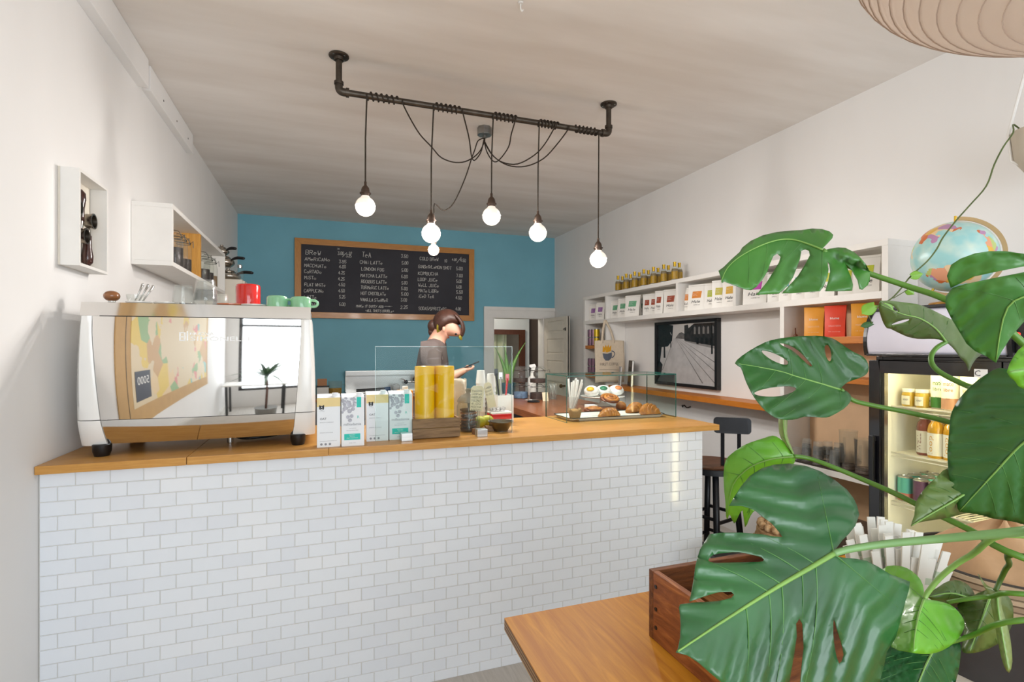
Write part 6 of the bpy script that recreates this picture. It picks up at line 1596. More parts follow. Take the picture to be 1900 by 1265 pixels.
# ------------------------------------------------------------------ wall map, left wall beside the camera (seen in the machine's mirror)
def map_mat():
    m = bpy.data.materials.new('map_print'); nt, N, L, B = nodes_of(m)
    tc = N.new('ShaderNodeTexCoord')
    n1 = N.new('ShaderNodeTexNoise'); n1.inputs['Scale'].default_value = 2.4; n1.inputs['Detail'].default_value = 5; L.new(tc.outputs['Object'], n1.inputs[0])
    land = N.new('ShaderNodeValToRGB'); land.color_ramp.interpolation = 'CONSTANT'; land.color_ramp.elements[1].position = .52; L.new(n1.outputs[0], land.inputs[0])
    vo = N.new('ShaderNodeTexVoronoi'); vo.inputs['Scale'].default_value = 5; L.new(tc.outputs['Object'], vo.inputs[0])
    sp_ = N.new('ShaderNodeSeparateColor'); L.new(vo.outputs['Color'], sp_.inputs[0])
    vr = N.new('ShaderNodeValToRGB'); vr.color_ramp.interpolation = 'CONSTANT'; e = vr.color_ramp.elements
    cols = ['#d98a83', '#e0c25a', '#7fb9b4', '#c9a06a', '#8fb07a', '#e3c79a']
    e[0].color = lin(cols[0]); e[1].position = .17; e[1].color = lin(cols[1])
    for i in range(2, 6): x = e.new(.17 * i); x.color = lin(cols[i])
    L.new(sp_.outputs[0], vr.inputs[0])
    mx = N.new('ShaderNodeMix'); mx.data_type = 'RGBA'; L.new(land.outputs[0], mx.inputs[0]); mx.inputs[6].default_value = lin('#dcc9a6'); L.new(vr.outputs[0], mx.inputs[7])
    L.new(mx.outputs[2], B.inputs['Base Color']); B.inputs['Roughness'].default_value = .6
    return m
mp_ = thing('wall_map', 'big coloured world map on the left wall mirrored in the espresso machine', 'map', (XL, .6, .92))
MB().box(XL + .001, XL + .006, -.55, 1.88, .92, 2.55).build('map_border', mat('map_tan', '#c9a26a', .7, var=.05), mp_)
MB().box(XL + .006, XL + .0075, -.45, 1.70, 1.06, 2.50).build('map_print', map_mat(), mp_)
MB().box(XL + .0062, XL + .0072, 1.76, 1.765, .95, 2.52).build('border_line', M_ink, mp_)
MB().box(XL + .0076, XL + .009, 1.42, 1.66, 1.10, 1.32).build('title_block', mat('map_navy', '#2c2f40', .6), mp_)
m = MB(); letter(m, '5000', lambda u, v: Vector((XL + .0096, u, v)), 0, 1.22, width=.18, height=.06)
for v in m.v: v.y = 1.45 + v.y
m.build('title_print', M_plate, mp_)
# ------------------------------------------------------------------ potted palm by the shop window (behind the camera)
wp = thing('window_palm', 'strap-leaved palm in a pot by the shop window', 'plant', (-.22, -.95, 0))
MB().lathe([(.0001, 0), (.13, 0), (.16, .30), (.17, .32), (.15, .32), (.0001, .29)], 24, (-.22, -.95, 0)).build('pot', mat('grey_pot', '#8b8a86', .7), wp, smooth='auto')
MB().tube([(-.22, -.95, .29), (-.21, -.96, .7), (-.22, -.95, 1.0)], .018, 8).build('trunk', M_brownwood, wp, smooth=True)
M_palm = mat('palm_leaf', '#3f6f3a', .4, var=.2)
for k in range(30):
    a = k * 2.399; el = .2 + .9 * ((k * .37) % 1); Lf = .62 + .25 * ((k * .61) % 1)
    d_ = Vector((math.cos(a) * math.cos(el), math.sin(a) * math.cos(el), math.sin(el))); sd = Vector((-math.sin(a), math.cos(a), 0))
    MB().grid(2, 8, lambda u, v: Vector((-.22, -.95, .98)) + d_ * Lf * v + Vector((0, 0, -.35 * v * v)) + sd * (u - .5) * .09 * math.sin(PI * min(1, .15 + .85 * v)) * (1.02 - v)).build('leaf', M_palm, wp, smooth=True)
# ------------------------------------------------------------------ plywood table in the foreground
M_ply = wood('table_ply', '#c98a24', '#a86814', 3.2, (14, 1.1, 14), .45, coat=.0, c3='#b87a1c', bump=.03, spec=.25)
M_plyd = wood('ply_dark', '#5e3a1e', '#43270f', 5, (10, 1, 10), .5)
M_plyl = wood('ply_light', '#b98d52', '#95703c', 5, (10, 1, 10), .5)
tz = .75
TP = [(.454, 1.321), (1.80, 1.321), (1.80, .05), (.40, .05)]
tb2 = thing('ply_table', 'honey plywood table with layered edge in the foreground', 'table', (1.1, .7, 0))
layers = 7; tk_ = .032
for k in range(layers):
    z1_ = tz - tk_ * k / layers; z0_ = tz - tk_ * (k + 1) / layers
    MB().prism(TP, lambda u, v, h: Vector((u, v, h)), z0_ + .00005, z1_).build('table_top' if k == 0 else 'ply_layer', M_ply if k == 0 else (M_plyd if k % 2 else M_plyl), tb2)
for (xx, yy) in ((.60, 1.18), (1.68, 1.18), (1.68, .16), (.60, .16)): MB().cyl((xx, yy, 0), (xx, yy, tz - tk_), .022).build('leg', M_black, tb2, smooth='auto')
# rustic box on the table
M_box = wood('rustic_box', '#b9753a', '#6b3716', 5, (14, 1.6, 10), .55, bump=.5, c3='#96562a')
M_boxe = wood('rustic_box_end', '#8a5226', '#4a2510', 6, (1.6, 14, 10), .6, bump=.5)
bX0, bX1, bY0, bY1, bZ = .766, 1.16, .80, 1.117, .918
wbx = thing('rustic_box', 'dark rustic wooden box with nailed sides on the table', 'box', (.96, .96, tz))
MB().box(bX0, bX0 + .016, bY0, bY1 - .0182, tz, bZ).build('side_board', M_box, wbx, bevel=.0025)
MB().box(bX1 - .016, bX1, bY0, bY1 - .0182, tz, bZ).build('side_board', M_box, wbx, bevel=.0025)
MB().box(bX0, bX1, bY1 - .018, bY1, tz, bZ).build('end_board', M_boxe, wbx, bevel=.0025)
MB().box(bX0 + .0162, bX1 - .0162, bY0, bY0 + .018, tz, bZ).build('end_board', M_boxe, wbx, bevel=.0025)
MB().box(bX0 + .0162, bX1 - .0162, bY0 + .0182, bY1 - .0182, tz + .001, tz + .012).build('base_board', M_boxe, wbx)
for zz in (.785, .83, .885): MB().cyl((bX0 - .0015, bY1 - .03, zz), (bX0 + .001, bY1 - .03, zz), .005, n=8).build('nail', M_black, wbx)
for k in range(4):
    MB().box(.80 + .085 * k, .865 + .085 * k, .84, 1.07, tz + .0125, tz + .09 + .012 * (k % 2)).build('kindling_block', wood('block_wood', '#b98045', '#7d4d22', 5, (14, 1.5, 14), .6), label='wooden block lying in the rustic box, %s from the left' % ORD[k], cat='block', group='wooden blocks in the rustic box')
# ------------------------------------------------------------------ jar of paper-wrapped stir sticks
sj = onD(1655, 1110, 1.16); sj.z = tz
tumbler(sj.x, sj.y, tz, .055, .20, 'wide glass packed with wrapped straws behind the plant', inv=False)
M_straw = mat('straw_paper', '#ecebe4', .7, var=.02)
M_strawg = mat('straw_green', '#c3d6bd', .7)
for k in range(60):
    a = k * 2.399; q_ = math.sqrt((k + .5) / 60)
    p0 = Vector((sj.x + .030 * q_ * math.cos(a), sj.y + .030 * q_ * math.sin(a), tz + .012)); 
    p1 = Vector((sj.x, sj.y, 0)) + PF * (.115 * q_ * math.cos(a) + .012) + PLft * (.07 * q_ * math.sin(a)) + Vector((0, 0, 1.055 + .028 * math.sin(k * 1.7) - .05 * q_ * max(0, math.cos(a))))
    d_ = p1 - p0; ax = d_.cross(PLft).normalized() * .0085; ay = d_.cross(ax).normalized() * .0018
    rs2 = math.cos(k * 1.1); ax2 = ax * rs2 + ay * 3 * math.sin(k * 1.1)
    t = MB().obox((p0 + p1) / 2, ax, ay, d_ / 2).build('wrapped_straw', M_straw, label='paper-wrapped straw in the bundle behind the big leaf', cat='straw', group='wrapped straws in the glass')
    if k % 2 == 0:
        for q2 in (.55, .68, .81): MB().obox(p0 + d_ * q2 , ax * 1.03, ay * 1.1, d_ * .028).build('green_stripe', M_strawg, t)
# ------------------------------------------------------------------ round planter with brown paper
pc_ = onD(1868, 1075, 1.20); pr_ = .185
pln = thing('round_bin', 'round pale bin with dark inside holding crumpled brown paper', 'bin', (pc_.x, pc_.y, tz))
bz = .985
MB().lathe([(.0001, 0), (pr_ * .9, 0), (pr_ * .93, .10), (pr_ * .97, .17)], 48, (pc_.x, pc_.y, tz)).build('lower_body', mat('bin_charcoal', '#4a484a', .7), pln, smooth='auto')
for k in range(5):
    z0_ = tz + .17 + k * .013; rr = pr_ * (.975 + .006 * k)
    MB().lathe([(rr - .006, 0), (rr, .002), (rr, .011), (rr - .006, .0125)], 48, (pc_.x, pc_.y, z0_), cap=False).build('rim_band', mat('bin_band%d' % (k % 2), ('#cdb79a', '#b09a80')[k % 2], .7), pln, smooth='auto')
MB().lathe([(pr_ * .985, 0), (pr_ * .93, .001), (pr_ * .92, -.06), (.0001, -.06)], 48, (pc_.x, pc_.y, tz + .235), cap=False).build('dark_inner', M_dark, pln, smooth='auto')
bg = MB()
def crum(u, v):
    a = u * 2 * PI; r_ = .165 * (1 - v ** 1.6) + .002
    zz = tz + .18 + .15 * v + .012 * math.sin(5 * a + 7 * v) * (1 - v) + .010 * math.sin(11 * u * 3 + 9 * v)
    return Vector((pc_.x + r_ * math.cos(a) * (1 + .06 * math.sin(4 * a)), pc_.y + r_ * math.sin(a) * (1 + .06 * math.cos(3 * a)), zz))
bg.grid(48, 16, crum); bg.build('kraft_bag', mat('kraft_brown', '#c9a27a', .85, var=.1, scale=12, bump=.6), smooth=True, label='crumpled brown paper bag bulging out of the round bin', cat='bag')
pp0 = [onZ(1784, 1216, tz + .0015), onZ(1900, 1256, tz + .0015), onZ(1930, 1330, tz + .0015), onZ(1755, 1330, tz + .0015)]
MB().prism([(p.x, p.y) for p in pp0], lambda u, v, h: Vector((u, v, h)), tz + .0005, tz + .006).build('paper_pad', mat('pad_cream', '#e6ddce', .7), label='cream paper pad lying on the table at bottom right', cat='pad')
# ------------------------------------------------------------------ bar stool, low stool, woven pouf
M_iron = mat('black_iron', '#24262b', .38, .3, var=.1)
sX, sY, sZ = 2.285, 2.66, .76
bs = thing('bar_stool', 'black metal bar stool with brown seat and back rest beyond the bar', 'stool', (sX, sY, 0))
MB().lathe([(.0001, 0), (.165, 0), (.172, .012), (.16, .022), (.0001, .018)], 36, (sX, sY, sZ - .02)).build('seat', wood('stool_seat', '#6b4630', '#4c2f1f', 5, (1, 12, 12), .45), bs, smooth='auto')
MB().lathe([(.15, 0), (.168, .002), (.168, .036), (.15, .036)], 36, (sX, sY, sZ - .058), cap=False).build('seat_ring', M_iron, bs, smooth='auto')
for k in range(4):
    a = PI / 4 + k * PI / 2 + .25; c_, s_ = math.cos(a), math.sin(a)
    MB().tube([(sX + .125 * c_, sY + .125 * s_, sZ - .03), (sX + .20 * c_, sY + .20 * s_, 0)], .019, 10).build('leg', M_iron, bs, smooth=True)
for (zz, q_) in ((.26, .176), (.42, .16)):
    for k in range(4):
        a = PI / 4 + k * PI / 2 + .25; b_ = a + PI / 2
        MB().tube([(sX + q_ * math.cos(a), sY + q_ * math.sin(a), zz + .02 * (k % 2)), (sX + q_ * math.cos(b_), sY + q_ * math.sin(b_), zz + .02 * (k % 2))], .011, 8).build('stretcher', M_iron, bs)
bp0, bp1 = onD(1324, 790, 3.16), onD(1394, 790, 3.10)
for f_ in (.28, .72):
    p = bp0.lerp(bp1, f_)
    MB().obox((p.x, p.y + .012, (.70 + 1.0) / 2), (.011, 0, 0), (0, .004, 0), (0, 0, .15)).build('back_upright', M_iron, bs)
nB = (bp1 - bp0); nB.z = 0
pl3 = rrect(-nB.length / 2, nB.length / 2, -.048, .048, .022)
nb_ = nB.normalized(); mid_ = (bp0 + bp1) / 2; ny = Vector((-nb_.y, nb_.x, 0))
MB().prism(pl3, lambda u, v, h: Vector((mid_.x, mid_.y, 1.005)) + nb_ * u + Vector((0, 0, v)) + ny * (h + .25 * u * u), -.008, .008).build('back_rest', M_iron, bs, bevel=.002)
lsx, lsy = 1.93, 2.0
ls = thing('low_stool', 'low black stool partly hidden behind the plant and table', 'stool', (lsx, lsy, 0))
MB().lathe([(.0001, 0), (.17, 0), (.175, .012), (.165, .026), (.0001, .024)], 36, (lsx, lsy, .44)).build('seat', M_black, ls, smooth='auto')
for k in range(4):
    a = k * PI / 2 + .5
    MB().tube([(lsx + .12 * math.cos(a), lsy + .12 * math.sin(a), .44), (lsx + .17 * math.cos(a), lsy + .17 * math.sin(a), 0)], .014, 8).build('leg', M_iron, ls)
wfx, wfy = 2.32, 2.13
wf = thing('woven_pouf', 'knotted straw pouf standing on the floor by the shelves', 'pouf', (wfx, wfy, 0))
M_straw2 = mat('seagrass', '#d8b78c', .85, var=.2, scale=60, bump=.5, col2='#a87f55')
MB().lathe([(.0001, .01), (.15, .01), (.16, .3), (.145, .50), (.0001, .52)], 32, (wfx, wfy, 0)).build('core', M_straw2, wf)
kn = MB()
for row in range(12):
    z = .03 + row * .043; nk = 24; rr = .165 if row < 10 else .165 - .03 * (row - 9)
    for k in range(nk):
        a = 2 * PI * (k + .5 * (row % 2)) / nk
        kn.sphere((wfx + rr * math.cos(a), wfy + rr * math.sin(a), z), .021, 8, 6, (.9, .9, 1.15))
for q_ in (.04, .085, .125):
    nk = int(q_ * 150)
    for k in range(nk): a = 2 * PI * k / nk; kn.sphere((wfx + q_ * math.cos(a), wfy + q_ * math.sin(a), .523), .021, 8, 6)
kn.build('straw_knots', M_straw2, wf, smooth=True, kind='stuff')
# ------------------------------------------------------------------ hanging planter with a trailing vine, top right
hp0 = onD(1950, 270, 2.2)
hpl = thing('hanging_planter', 'beige hanging planter in a rope sling at the right edge', 'planter', (hp0.x, hp0.y, hp0.z - .13))
MB().lathe([(.0001, -.115), (.068, -.115), (.115, -.04), (.127, .075), (.119, .075), (.108, -.03), (.0001, .0)], 32, hp0).build('pot', mat('beige_pot', '#c9bfae', .7), hpl, smooth='auto')
for k in range(4):
    a = k * PI / 2 + .6; e_ = Vector((.132 * math.cos(a), .132 * math.sin(a), .075))
    MB().tube([Vector((hp0.x, hp0.y, HC)), hp0 + e_, hp0 + Vector((.122 * math.cos(a), .122 * math.sin(a), -.04)), hp0 + Vector((0, 0, -.135))], .006, 8).build('rope', M_cup, hpl)
MB().sphere(hp0 + Vector((0, 0, -.135)), .016, 10, 8).build('knot', M_cup, hpl, smooth=True)
M_vine = mat('vine_stem', '#5f6f3a', .6, var=.2)
M_leafl = mat('leaf_light', '#7fb53a', .35, var=.15, scale=10)
vn = [(1880, 246, 1.58), (1862, 272, 1.56), (1845, 305, 1.55), (1830, 345, 1.55), (1800, 380, 1.54), (1775, 408, 1.53), (1750, 440, 1.52), (1738, 462, 1.51), (1720, 485, 1.50), (1690, 512, 1.49), (1672, 535, 1.48), (1655, 553, 1.47), (1640, 562, 1.46), (1625, 570, 1.45)]
V3 = [onD(a, b, 2.06 + (d_ - 1.45) * .5) for a, b, d_ in vn]
vine = thing('trailing_vine', 'thin trailing vine hanging from the planter across the globe', 'vine', hp0 + Vector((0, 0, .03)))
MB().tube(crom([hp0 + Vector((-.05, .04, .03)), hp0 + Vector((-.11, .07, .10))] + V3, 4), .0030, 6).build('stem', M_vine, vine, smooth=True)
def heart(base, tip, w_, m_, nm='leaf', par=None, fold=.25, curl=.1):
    base, tip = Vector(base), Vector(tip); ax = tip - base; L_ = ax.length; ax.normalize()
    vw = ((base + tip) / 2 - EYE).normalized(); sd = ax.cross(vw).normalized(); nr = sd.cross(ax)
    def f(u, v):
        s_ = (u - .5) * 2; ww = w_ * (math.sin(PI * min(1, v * .92 + .10)) ** .75) * (1 - v ** 6)
        bk = -.16 * L_ * (1 - v) ** 4 * abs(s_) ** .7 * (1 if v < .3 else 0)
        return base + ax * (L_ * v + bk) + sd * (s_ * ww) + nr * (fold * abs(s_) * ww - curl * L_ * v * v)
    return MB().grid(8, 12, f).build(nm, m_, par, smooth=True, solid=.0007)
heart(onD(1622, 566, 2.06), onD(1597, 584, 2.06), 0.0247, M_leafl, par=vine); heart(onD(1683, 538, 2.06), onD(1696, 546, 2.06), 0.0145, M_leafl, par=vine)
heart(onD(1692, 512, 2.06), onD(1712, 508, 2.06), 0.0174, M_leafl, par=vine); heart(onD(1618, 600, 2.06), onD(1594, 606, 2.06), 0.0116, mat('leaf_dark', '#2c5a22', .4), par=vine)
heart(onD(1640, 563, 2.06), onD(1658, 576, 2.06), 0.0145, M_leafl, par=vine)
MB().tube([onD(1658, 553, 2.06), onD(1683, 538, 2.06)], .0017, 5).build('tendril', M_vine, vine)
MB().tube([onD(1625, 570, 2.06), onD(1612, 585, 2.06), onD(1618, 600, 2.06)], .0017, 5).build('tendril', M_vine, vine)

# ------------------------------------------------------------------ white window table behind the camera (mirrored in the machine)
wt_ = thing('window_table', 'white window table standing by the front window', 'table', (-.3, -1.0, 0))
MB().box(-.88, .12, -1.95, -1.35, .72, .745).build('table_top', M_white, wt_, bevel=.004)
for xx, yy in ((-.82, -1.9), (.06, -1.9), (-.82, -1.4), (.06, -1.4)): MB().cyl((xx, yy, 0), (xx, yy, .72), .02).build('leg', M_black, wt_)
# ------------------------------------------------------------------ monstera in the right foreground
def leafmat(nm, c1, c2, c3, rough=.3):
    m = mat(nm, c1, rough, var=.2, scale=7, col2=c2, spec=.6, coat=.15)
    return m
L_dk = leafmat('monstera_dark', '#2f6a2a', '#1f5022', '#4f8a3f', .36)
L_md = leafmat('monstera_mid', '#47852f', '#2f6a26', '#6a9d4a', .4)
L_lt = leafmat('monstera_light', '#6fb02c', '#4f9420', '#8cc24a', .35)
L_gl = leafmat('monstera_glossy', '#2f6836', '#1f4f2a', '#5a9a55', .34)
L_ol = leafmat('monstera_olive', '#5a7430', '#415a22', '#7a9a4a', .4)
L_pale = leafmat('monstera_pale', '#8fa05c', '#74884a', '#a3b070', .45)
M_pet = mat('petiole_green', '#5f8f35', .4, var=.12, scale=15)
M_petl = mat('midrib_pale', '#84b058', .4, var=.1, scale=15)
M_vein = mat('vein_green', '#568a44', .4, var=.1, scale=15)
root = Vector((1.36, .34, .98))
mo = thing('monstera_plant', 'big monstera with split glossy leaves spreading across the right foreground', 'plant', (1.36, .34, tz))
MB().lathe([(.0001, 0), (.10, 0), (.13, .20), (.135, .215), (.122, .215), (.0001, .19)], 32, (1.36, .34, tz)).build('pot', mat('white_pot', '#dedad2', .5), mo, smooth='auto')
MB().lathe([(.0001, .192), (.118, .190)], 24, (1.36, .34, tz), cap=False).build('soil', mat('soil', '#33261d', .95, bump=.8, scale=50), mo)
def inside(p, poly):
    x, y = p; c_ = False; n = len(poly)
    for i in range(n):
        x0, y0 = poly[i]; x1, y1 = poly[i - 1]
        if (y0 > y) != (y1 > y) and x < (x1 - x0) * (y - y0) / (y1 - y0 + 1e-12) + x0: c_ = not c_
    return c_
def sdist(p, line):
    """signed distance to a polyline and the position along it (0..1)"""
    best = 1e9; sg = 1; tt = 0; acc = 0; tot = sum(math.dist(a, b) for a, b in zip(line, line[1:]))
    for a, b in zip(line, line[1:]):
        dx, dy = b[0] - a[0], b[1] - a[1]; l2 = dx * dx + dy * dy
        t = max(0, min(1, ((p[0] - a[0]) * dx + (p[1] - a[1]) * dy) / l2)); q = (a[0] + dx * t, a[1] + dy * t)
        d_ = math.dist(p, q)
        if d_ < best: best = d_; sg = 1 if dx * (p[1] - a[1]) - dy * (p[0] - a[0]) > 0 else -1; tt = (acc + math.sqrt(l2) * t) / tot
        acc += math.sqrt(l2)
    return best * sg, tt
def monstera_leaf(outline, holes, rib, D0, m_, gx=0.0, gy=0.0, fold=.10, ripple=.006, veins=5, k0=(0, 0, 1), step=9, smooth=2, droop=0.0, ribw=.0021, asym=0.0):
    """outline, holes, rib: picture points of the leaf seen from here; D0: distance of its stalk joint; gx, gy: tilt (m per 100 px)"""
    ox, oy, sc_ = k0
    cv = lambda L_: [(ox + a / sc_, oy + b / sc_) for a, b in L_]
    O = [(p[0], p[1]) for p in crom([(a, b, 0) for a, b in cv(outline)], smooth, True)]
    Hs = [[(p[0], p[1]) for p in crom([(a, b, 0) for a, b in cv(h_)], 2, True)] for h_ in holes]
    R = [(p[0], p[1]) for p in crom([(a, b, 0) for a, b in cv(rib)], 4)]
    pts = []; edges = []
    for L_ in [O] + Hs:
        b0 = len(pts); pts += L_; n = len(L_); edges += [(b0 + i, b0 + (i + 1) % n) for i in range(n)]
    xs = [p[0] for p in O]; ys = [p[1] for p in O]
    y = min(ys) + step / 2; row = 0
    while y < max(ys):
        x = min(xs) + (step / 2 if row % 2 else 0)
        while x < max(xs):
            if inside((x, y), O) and not any(inside((x, y), h_) for h_ in Hs) and min(math.dist((x, y), q) for q in O) > step * .55: pts.append((x, y))
            x += step
        y += step * .87; row += 1
    vs, es, fs, *_ = delaunay_2d_cdt([Vector(p) for p in pts], edges, [], 0, 1e-5)
    jx, jy = R[0]; span = max(max(xs) - min(xs), max(ys) - min(ys))
    def depth(p):
        d_, t = sdist(p, R); w_ = abs(d_) / span
        z = D0 + gx * (p[0] - jx) / 100 + gy * (p[1] - jy) / 100
        z += fold * w_ * (1 + (asym if d_ > 0 else -asym)) + droop * w_ * w_ * 2
        ph_ = (t * veins - w_ * veins * 1.5)
        z += .6 * ripple * math.sin(2 * PI * ph_) * min(1, w_ * 5)
        return z
    P3 = [onD(v.x, v.y, depth((v.x, v.y))) for v in vs]
    F_ = []
    for f in fs:
        c_ = (sum(vs[i].x for i in f) / len(f), sum(vs[i].y for i in f) / len(f))
        if inside(c_, O) and not any(inside(c_, h_) for h_ in Hs): F_.append(tuple(f))
    o = MB().add(P3, F_).build('leaf', m_, mo, smooth=True, solid=.0008)
    sv = MB(); nv_ = max(3, veins)
    for q in range(nv_):
        for sg in (-1, 1):
            i0 = int((len(R) - 2) * (.03 + .82 * q / nv_)); a = R[i0]; b = R[i0 + 1]; tx, ty = b[0] - a[0], b[1] - a[1]; l_ = math.hypot(tx, ty); tx, ty = tx / l_, ty / l_
            nx, ny = -ty * sg, tx * sg; L_ = []
            for w in range(40):
                s_ = w * span * .022; k_ = .45 + .012 * w
                if q == 0: k_ = -.35
                p = (a[0] + (nx + tx * k_) * s_ * .8, a[1] + (ny + ty * k_) * s_ * .8)
                if w and (not inside(p, O) or any(inside(p, h_) for h_ in Hs)): break
                L_.append(p)
            L_ = L_[:max(0, len(L_) - 1)]
            if len(L_) > 4:
                n = len(L_); sv.tube([onD(p[0], p[1], depth(p) - .0006) for p in L_], [max(.0003, ribw * .30 * (1 - i / n)) for i in range(n)], 5)
    if sv.v: sv.build('side_veins', M_vein, o, smooth=True, kind='stuff')
    n = len(R)
    MB().tube([onD(p[0], p[1], depth(p) - .0006) for p in R], [ribw * (1 - .75 * i / (n - 1)) for i in range(n)], 6).build('midrib', M_petl, o, smooth=True)
    return onD(jx, jy, depth((jx, jy)))
def petiole(P, r=.0045, m_=None, to_root=True):
    Q = [onD(a, b, d_) for a, b, d_ in P]
    if to_root: Q += [Q[-1].lerp(root, .6) + Vector((0, 0, .04)), root + Vector((random.uniform(-.04, .04), random.uniform(-.04, .04), 0))]
    C_ = crom(Q, 5); n = len(C_)
    MB().tube(C_, [r * (.85 + .4 * i / n) for i in range(n)], 10).build('petiole', m_ or M_pet, mo, smooth=True)
# A: upper left
A_o = [(75, 590), (130, 550), (210, 470), (300, 390), (330, 340), (420, 270), (550, 210), (700, 175), (860, 160), (960, 155), (1080, 138), (1180, 145), (1260, 170), (1300, 205), (1290, 240), (1240, 295), (1185, 350), (1200, 372), (1250, 355), (1350, 340), (1430, 345), (1520, 390), (1590, 450), (1650, 520), (1690, 600), (1690, 680), (1670, 740), (1610, 790), (1580, 780), (1560, 690), (1490, 570), (1425, 502), (1450, 565), (1490, 660), (1510, 740), (1500, 800), (1360, 805), (1215, 805), (1245, 700), (1266, 600), (1258, 520), (1235, 482), (1250, 570), (1238, 650), (1200, 750), (1160, 805), (1000, 815), (840, 828), (750, 830), (860, 712), (925, 640), (1000, 520), (1050, 425), (1040, 375), (1000, 360), (960, 375), (945, 460), (910, 560), (870, 660), (800, 760), (720, 832), (600, 838), (475, 845), (525, 790), (590, 710), (660, 600), (720, 500), (738, 440), (705, 406), (662, 430), (630, 500), (600, 590), (540, 690), (480, 760), (425, 795), (370, 790), (250, 745), (140, 705), (110, 718), (100, 660)]
monstera_leaf(A_o, [], [(1190, 365), (1010, 295), (860, 255), (700, 262), (500, 330), (300, 440), (170, 560), (105, 700)], .95, L_md, gx=-.03, gy=-.10, fold=.12, k0=(1320, 400, 5.75), ripple=.005, step=8, asym=-.5, smooth=1)
petiole([(1527, 464, .95), (1560, 487, .96), (1615, 508, .95), (1690, 533, .92), (1756, 556, .88), (1880, 620, .82)], .0050)
# B: middle left
B_o = [(285, 808), (320, 770), (400, 720), (470, 690), (560, 675), (650, 668), (740, 670), (800, 690), (850, 725), (900, 755), (940, 775), (965, 810), (965, 850), (940, 875), (900, 890), (860, 905), (835, 925), (822, 942), (850, 948), (870, 965), (878, 985), (870, 1010), (840, 1040), (790, 1070), (750, 1085), (700, 1082), (640, 1080), (600, 1092), (550, 1097), (490, 1085), (440, 1050), (400, 1005), (370, 960), (345, 910), (330, 870), (315, 830)]
B_h = [[(425, 742), (480, 755), (530, 780), (555, 800), (550, 815), (520, 812), (470, 790), (430, 760)], [(515, 705), (560, 715), (610, 745), (650, 785), (678, 818), (668, 822), (630, 790), (580, 745), (530, 720)], [(742, 725), (760, 715), (775, 750), (775, 790), (765, 798), (750, 775)], [(383, 958), (430, 940), (500, 928), (560, 925), (597, 935), (580, 955), (520, 975), (450, 978), (400, 972)]]
monstera_leaf(B_o, B_h, [(822, 942), (700, 905), (600, 876), (520, 850), (400, 826), (290, 808)], 1.0, L_dk, gx=.02, gy=-.06, fold=-.05, k0=(1260, 380, 2.75), ripple=.008, step=8)
petiole([(1560, 722, 1.0), (1582, 742, 1.0), (1620, 752, .99), (1690, 766, .97), (1765, 784, .94), (1880, 820, .85)], .0045)
# C: drooping leaf before the fridge header
C_o = [(630, 90), (660, 85), (730, 85), (850, 100), (960, 115), (1060, 150), (1180, 210), (1280, 260), (1340, 310), (1400, 380), (1460, 470), (1530, 545), (1480, 590), (1440, 650), (1412, 705), (1390, 640), (1340, 590), (1290, 520), (1240, 470), (1210, 455), (1150, 425), (1060, 420), (960, 420), (870, 400), (790, 365), (720, 330), (690, 325), (660, 280), (635, 210), (620, 150)]
C_h = [[(735, 290), (800, 262), (880, 245), (885, 258), (830, 280), (745, 298)], [(650, 100), (690, 105), (740, 125), (785, 165), (785, 190), (760, 185), (720, 140), (680, 115)], [(1360, 398), (1400, 405), (1420, 425), (1400, 430), (1365, 415)]]
monstera_leaf(C_o, C_h, [(1215, 448), (1120, 330), (980, 240), (820, 200), (640, 120)], .98, L_ol, gx=.05, gy=.10, fold=.10, k0=(1500, 540, 4.75), ripple=.006, step=8)
petiole([(1756, 634, .98), (1738, 645, .98), (1728, 660, .97), (1730, 676, .96), (1748, 693, .95), (1795, 716, .92), (1880, 752, .85)], .0045)
# D: near leaf at the right edge
D_o = [(1757, 512), (1765, 491), (1782, 480), (1809, 470), (1837, 466), (1865, 466), (1900, 471), (1960, 478), (2040, 510), (2060, 560), (2020, 590), (1960, 575), (1925, 580), (1900, 596), (1876, 624), (1858, 652), (1848, 673), (1832, 662), (1809, 651), (1793, 637), (1782, 618), (1765, 590), (1754, 568), (1755, 549), (1768, 534), (1790, 527), (1843, 516), (1900, 505), (1940, 500), (1900, 494), (1843, 505), (1807, 513), (1779, 527), (1764, 534)]
monstera_leaf(D_o, [], [(2000, 545), (1930, 545), (1870, 570), (1848, 668)], .62, L_md, gx=-.02, gy=.03, fold=.06, ripple=.004, step=9, smooth=1)
# E: bright leaf at the right edge
monstera_leaf([(1868, 690), (1882, 660), (1900, 640), (1940, 622), (1990, 640), (2000, 690), (1960, 724), (1900, 722), (1884, 708)], [], [(1990, 680), (1930, 682), (1872, 690)], .72, L_lt, gx=-.02, fold=.06)
